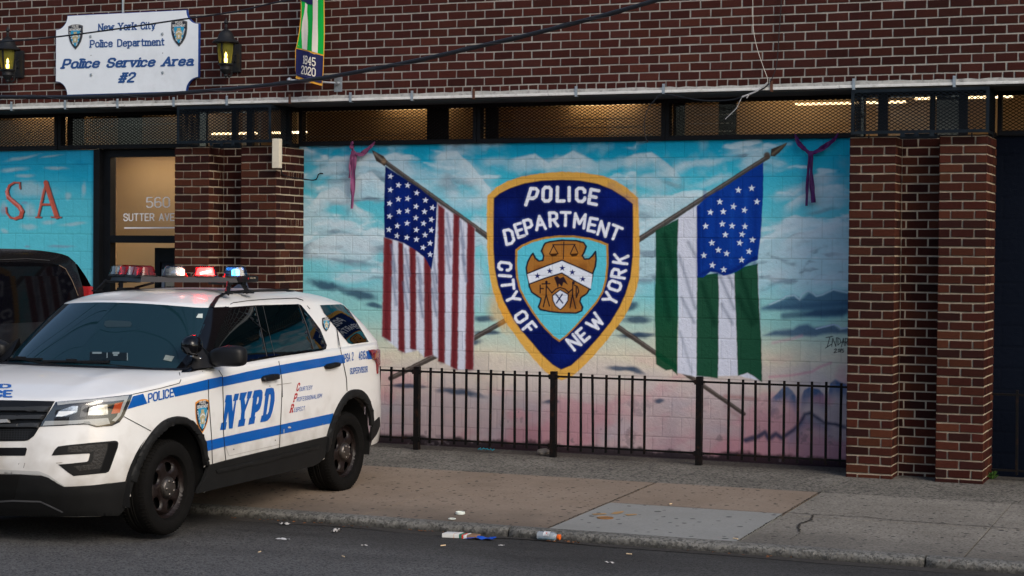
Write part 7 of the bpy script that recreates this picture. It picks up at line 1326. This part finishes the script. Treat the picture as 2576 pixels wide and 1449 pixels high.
for sg, sc_ in ((1, 1), (-1, 1)):
    for dy in (0, .34):
        s = MB(); a = CW(sg*.60, 2.36+dy*.62, 1.875); f_ = CW(sg*.635, 2.27+dy, 1.792); s.bar(a, f_, .05, .012, up=(sg, 0, .3)); s.box(tuple(f_+Vector((-.03, -.04, -.006))), tuple(f_+Vector((.03, .05, .006)))); s.box(tuple(CW(sg*.42, 2.36+dy*.62-.03, 1.862)), tuple(CW(sg*.42+sg*.2, 2.36+dy*.62+.03, 1.88)))
        for q in (-.014, .014): s.lathe([(.008, sg*.008), (.007, sg*.014), (.001, sg*.016)], tuple(a.lerp(f_, .35)+Vector((0, q*1.4, 0))), 'x', 8)
        s.lathe([(.009, .004), (.007, .012), (.001, .015)], tuple(f_+Vector((.01, .03, 0))), 'z', 8); s.build('mount', m_blkp, lb)
s = MB(); s.bar(CW(-.36, 2.22, 1.80), CW(-.36, 2.42, 1.80), .09, .045); s.bar(CW(-.36, 2.42, 1.82), CW(-.22, 2.5, 1.865), .03, .02); s.build('roof_clamp', m_blkp, lb)
m_lclr = MG('lens_clear', (.84, .88, .88), .06, .06, .25); m_lred = MG('lens_red', (.80, .025, .04), .025, .08, .12); m_lblu = MG('lens_blue', (.16, .52, .90), .04, .06, .2)
def pod(t, s_, kind, nm='beacon'):
    d = np.array(er if t > apex[0] else el)-np.array(apex); d = d/np.linalg.norm(d); n_ = np.array((d[1], -d[0]))*(1 if t > apex[0] else -1)
    ux, uy = Vector((d[0], d[1], 0)), Vector((-n_[0], -n_[1], 0)); c = CW(t, s_, zb1)
    fr = lambda a, b, h: c+ux*a+uy*b+Vector((0, 0, h))
    def tub(a0, a1, b0_, b1_, h0, h1, lean=0): 
        R_ = lambda a, b, h: [fr(a*math.copysign(abs(math.cos(t_))**.45, math.cos(t_)), b*math.copysign(abs(math.sin(t_))**.45, math.sin(t_))+lean*(h-h0), h) for t_ in np.linspace(0, 2*math.pi, 33)[:-1]]
        v = []; Hs = [(0, h0), (.5, h0+(h1-h0)*.45), (.85, h0+(h1-h0)*.85), (1.05, h1-.003), (1.25, h1)]
        for f_, h in Hs: v += R_(a0+(a1-a0)*min(f_, 1)-(0 if f_ <= 1 else .012), b0_+(b1_-b0_)*min(f_, 1)-(0 if f_ <= 1 else .012), h)
        return v, [(j*32+i_, j*32+(i_+1) % 32, (j+1)*32+(i_+1) % 32, (j+1)*32+i_) for j in range(4) for i_ in range(32)]+[tuple(4*32+i_ for i_ in range(32))]
    e = empty(nm, c); e.parent = lb; e.location = c-CW(0, 2.3, 1.9)
    s = MB(); s.add(*tub(.108, .106, .092, .090, -.004, .012)); s.build('foot', m_blkp, e, True)
    s = MB(); s.add(*tub(.103, .080, .085, .060, .012, .092)); s.build('lens', {'c': m_lclr, 'r': m_lred, 'R': m_lred, 'b': m_lblu, 'C': m_lclr}[kind], e, True)
    s = MB()
    if kind == 'R': s.add(*tub(.078, .062, .050, .036, .016, .078)); s.build('flash_lamp_glow', M('flash_red', (1, .2, .15), .4, emit=(1.0, .12, .07), estr=60), e, True); s = MB(); s.bar(fr(-.045, -.058, .03), fr(.045, -.058, .05), .02, .02); s.build('filament', M('flash_core', (1, .8, .6), .4, emit=(1.0, .62, .42), estr=90), e)
    elif kind == 'b': s.add(*tub(.030, .030, .028, .028, .016, .066)); s.build('flash_lamp_glow', M('flash_blue', (.5, .8, 1), .4, emit=(.15, .48, 1.0), estr=14), e, True); s = MB(); s.box((-.0, -.0, 0), (.001, .001, .001)); s.v = [tuple(fr(x*1000*.045-.02, -.05, .02+z*1000*.04)) for x, y, z in s.v]; s.build('reflector', M('led_pale', (.6, .75, .85), .3, emit=(.5, .8, 1), estr=1.2), e)
    else:
        if kind == 'C': q_ = MB(); q_.add(*tub(.020, .018, .030, .024, .014, .070)); q_.v = [tuple(Vector(v)+ux*.062) for v in q_.v]; q_.build('flash_lamp_glow', M('red_spill', (1, .2, .15), .4, emit=(1.0, .16, .10), estr=12), e, True)  # added glow: red spill from the next pod, no lamp of this one
        s.lathe([(.030, .015), (.034, .03), (.022, .05), (.002, .06)], tuple(c), 'z', 18); s.build('lamp', m_ref, e, True)
        s = MB(); pl = [fr(-.045, .02, .015), fr(.05, -.02, .015), fr(.045, -.015, .078), fr(-.04, .015, .078)]; s.add(pl, [(0, 1, 2, 3)]); s.build('reflector', M('red_reflector', (.60, .03, .04), .3) if kind == 'r' else m_ref, e)
along = lambda a, b, f, o: (a[0]+(b[0]-a[0])*f, a[1]+(b[1]-a[1])*f+o)
for f, kd in [(.27, 'C'), (.585, 'R'), (.90, 'b')]: pod(*along(apex, er, f, .095), kd)
pod(apex[0]-.05, apex[1]+.105, 'r')
for f, kd in [(.32, 'c'), (.58, 'r'), (.86, 'c')]: pod(*along(apex, el, f, .095), kd)
# small bumps, stone chips and scratches in the paint
decal('paint_chip', [D((930, 430), (945, 425), (960, 432), (952, 442), (935, 440)), D((895, 450), (902, 448), (902, 478), (896, 480)), D((1215, 405), (1222, 402), (1224, 412))], M('bare_primer', (.45, .42, .38), .7), off=.0042, grid=0, smooth=False)
decal('rub_mark', ribbon_px(ZE and E_((1200, 185), (1290, 172), (1470, 148)), 1.4)+ribbon_px(N_((545, 850), (600, 846)), 1.6), M('rub_grey', (.30, .27, .24), .8), off=.0036, grid=0, smooth=False)
decal('rub_mark', ribbon_px(N_((230, 895), (242, 850)), 1)+ribbon_px(N_((180, 862), (186, 852)), 1)+[E_((1064, 195), (1075, 195), (1072, 220), (1064, 218))]+[D((480, 610), (488, 610), (488, 620), (480, 620)), D((825, 535), (832, 535), (832, 545), (825, 545))], M('scratch_dark', (.06, .05, .05), .8), off=.0036, grid=0, smooth=False)
# ================================================================ black van behind the police car
XV = -10.55
van = empty('parked_van', (XV-.98, -5.2, -.05), 'black van with tinted side windows parked nose out behind the police car', 'van')
m_vb = M('van_black', (.005, .005, .006), .25, coat=.25); m_vg = M('van_glass', (.003, .003, .004), .03, spec=.07)
VW, VY0, VY1 = 1.96, -7.9, wx((222, 728), XV).y+.05
rf = [(q.y, q.z) for q in (wx(ZA(*p), XV-.10) for p in [(0, 100), (300, 112), (450, 125), (600, 150), (680, 185), (740, 260), (800, 365), (850, 470), (882, 535)])]
prof = [(VY0, .35), (VY0-.02, .62), (VY0+.06, .95), (VY0+.35, 1.12), (VY0+1.0, 1.22), (VY0+1.25, 1.30), (VY0+1.9, 1.86), (VY0+2.25, 2.02), (rf[0][0], rf[0][1]-.005)]+rf[1:]+[(VY1, 1.5), (VY1+.02, 1.05), (VY1+.06, .7), (VY1+.04, .30), (VY0+.3, .24)]
def vsec(y, z):                          # half width at a height
    return float(np.interp(z, [.2, .5, 1.1, 1.25, 1.9, 2.03, 2.08, 2.12], [.93, .98, .98, .965, .90, .86, .78, .60]))
vs = []; k = len(prof); cols = [-1, -.985, -.95, -.85, -.6, -.2, .2, .6, .85, .95, .985, 1]
for c_ in cols:
    for y, z in prof: vs.append((XV-.98+vsec(y, z)*c_, y, z-(.0 if abs(c_) < .96 or z < 1.95 else .035*(abs(c_)-.95)/.05)))
fs = [(i_*k+j, i_*k+(j+1) % k, (i_+1)*k+(j+1) % k, (i_+1)*k+j) for i_ in range(len(cols)-1) for j in range(k)]
# side walls as bands in height so that they follow the section
for c_ in (-1, 1):
    ys = np.linspace(0, 1, 24); zs = np.linspace(.24, 2.085, 26); yt = [p[0] for p in prof[:-1]]; 
    top = sorted([(y, z) for y, z in prof if z > .5]); 
    ty = [p[0] for p in top]; tz = [p[1] for p in top]
    def sp(u, v):
        y = VY0+.0+(VY1-VY0+.04)*u; zt = float(np.interp(y, ty, tz)); z = .26+(max(zt, .4)-.26)*v; zz = min(z, zt)
        return (XV-.98+c_*vsec(y, zz), y, zz)
    a, b = sheet(sp, 60, 26); n0 = len(vs); vs += a; fs += [tuple(i_+n0 for i_ in f) for f in b]
vb = mesh_obj('body', vs, fs, m_vb, van, True); bm = bmesh.new(); bm.from_mesh(vb.data); bmesh.ops.remove_doubles(bm, verts=bm.verts[:], dist=.003); bmesh.ops.recalc_face_normals(bm, faces=bm.faces[:]); bm.to_mesh(vb.data); bm.free(); vb.data.set_sharp_from_angle(angle=R(40))
def vside(u, v, off=.006): p = wx((u, v), XV); y, z = p.y, p.z; return Vector((XV-.98+vsec(y, z)+off, y, z))
flat('side_window', [mp(ZA, [(-900, 235), (0, 236), (300, 240), (560, 250), (640, 268), (690, 300), (745, 420), (790, 560), (800, 640), (760, 800), (0, 835), (-900, 850)])], vside, m_vg, van, grid=24)
flat('window_trim', [[tuple(q) for q in p_] for p_ in ribbon_px(mp(ZA, [(640, 268), (692, 302), (748, 420), (792, 560)]), 1.6)], lambda u, v: vside(u, v, .009), M('trim_tan', (.16, .12, .08), .4), van)
flat('roof_line', [[tuple(q) for q in p_] for p_ in ribbon_px(mp(ZA, [(-900, 215), (0, 218), (350, 205), (560, 222)]), 1.2)], lambda u, v: vside(u, v, .008), M('van_grey_line', (.05, .05, .05), .4), van)
s = MB(); p = wx((219, 728), XV); s.box((XV-.14, VY1-.045, p.z-.20), (XV+.0, VY1+.035, p.z+.03), bev=.012); s.build('tail_lamp', M('van_red', (.32, .010, .012), .15, coat=.6), van, True)
for yy in (VY0+1.0, VY1-1.1):
    for xx in (XV-.12, XV-1.84):
        s = MB(); s.lathe([(.22, -.11), (.33, -.115), (.36, -.08), (.36, .08), (.33, .115), (.22, .11), (.2, .05), (.02, .06)], (xx, yy, .31), 'x', 36); s.build('wheel', m_tyre, van, True)
s = MB(); s.box((XV-1.7, VY0-.02, .95), (XV-.26, VY0+.03, .97)); s.build('grille_trim', m_chrome, van)
# ================================================================ low row of shops across the street (behind the viewpoint; mirrored in the paint and glass)
def shop(x0, x1, h, mat, label, seed):
    r_ = random.Random(seed); y = -36.0; e = empty('shop_building', ((x0+x1)/2, y, 0), label, 'building', 'low buildings across the street')
    s = MB(); s.box((x0, y-9, -.3), (x1, y, h)); s.box((x0-.02, y-.2, h-.35), (x1+.02, y+.12, h+.15)); s.build('wall', mat, e)
    n = max(2, int((x1-x0)/3.2))
    for k in range(n):
        a = x0+(x1-x0)*(k+.14)/n; b = x0+(x1-x0)*(k+.86)/n
        s = MB(); s.box((a, y+.005, .5), (b, y+.03, 2.7)); s.build('shop_window', m_dk, e)
        if h > 6: s = MB(); s.box((a+.5, y+.005, 3.9), (b-.5, y+.03, 5.5)); s.build('window', m_dk, e)
x = -44.0
for k, (w, h, c) in enumerate([(13, 5.2, (.22, .16, .12)), (9, 7.6, (.10, .045, .035)), (14, 4.6, (.30, .28, .25)), (10, 8.2, (.14, .07, .05)), (16, 5.0, (.25, .20, .15)), (12, 7.2, (.11, .05, .04))]):
    shop(x, x+w-.1, h, M('shop_wall_%d' % k, c, .85, var=.2, vscale=.8), ['low tan shop building', 'dark red brick shop building', 'low pale grey shop building', 'tall brown brick shop building', 'long sandy shop building', 'brick shop building at the end'][k]+' across the street', k); x += w
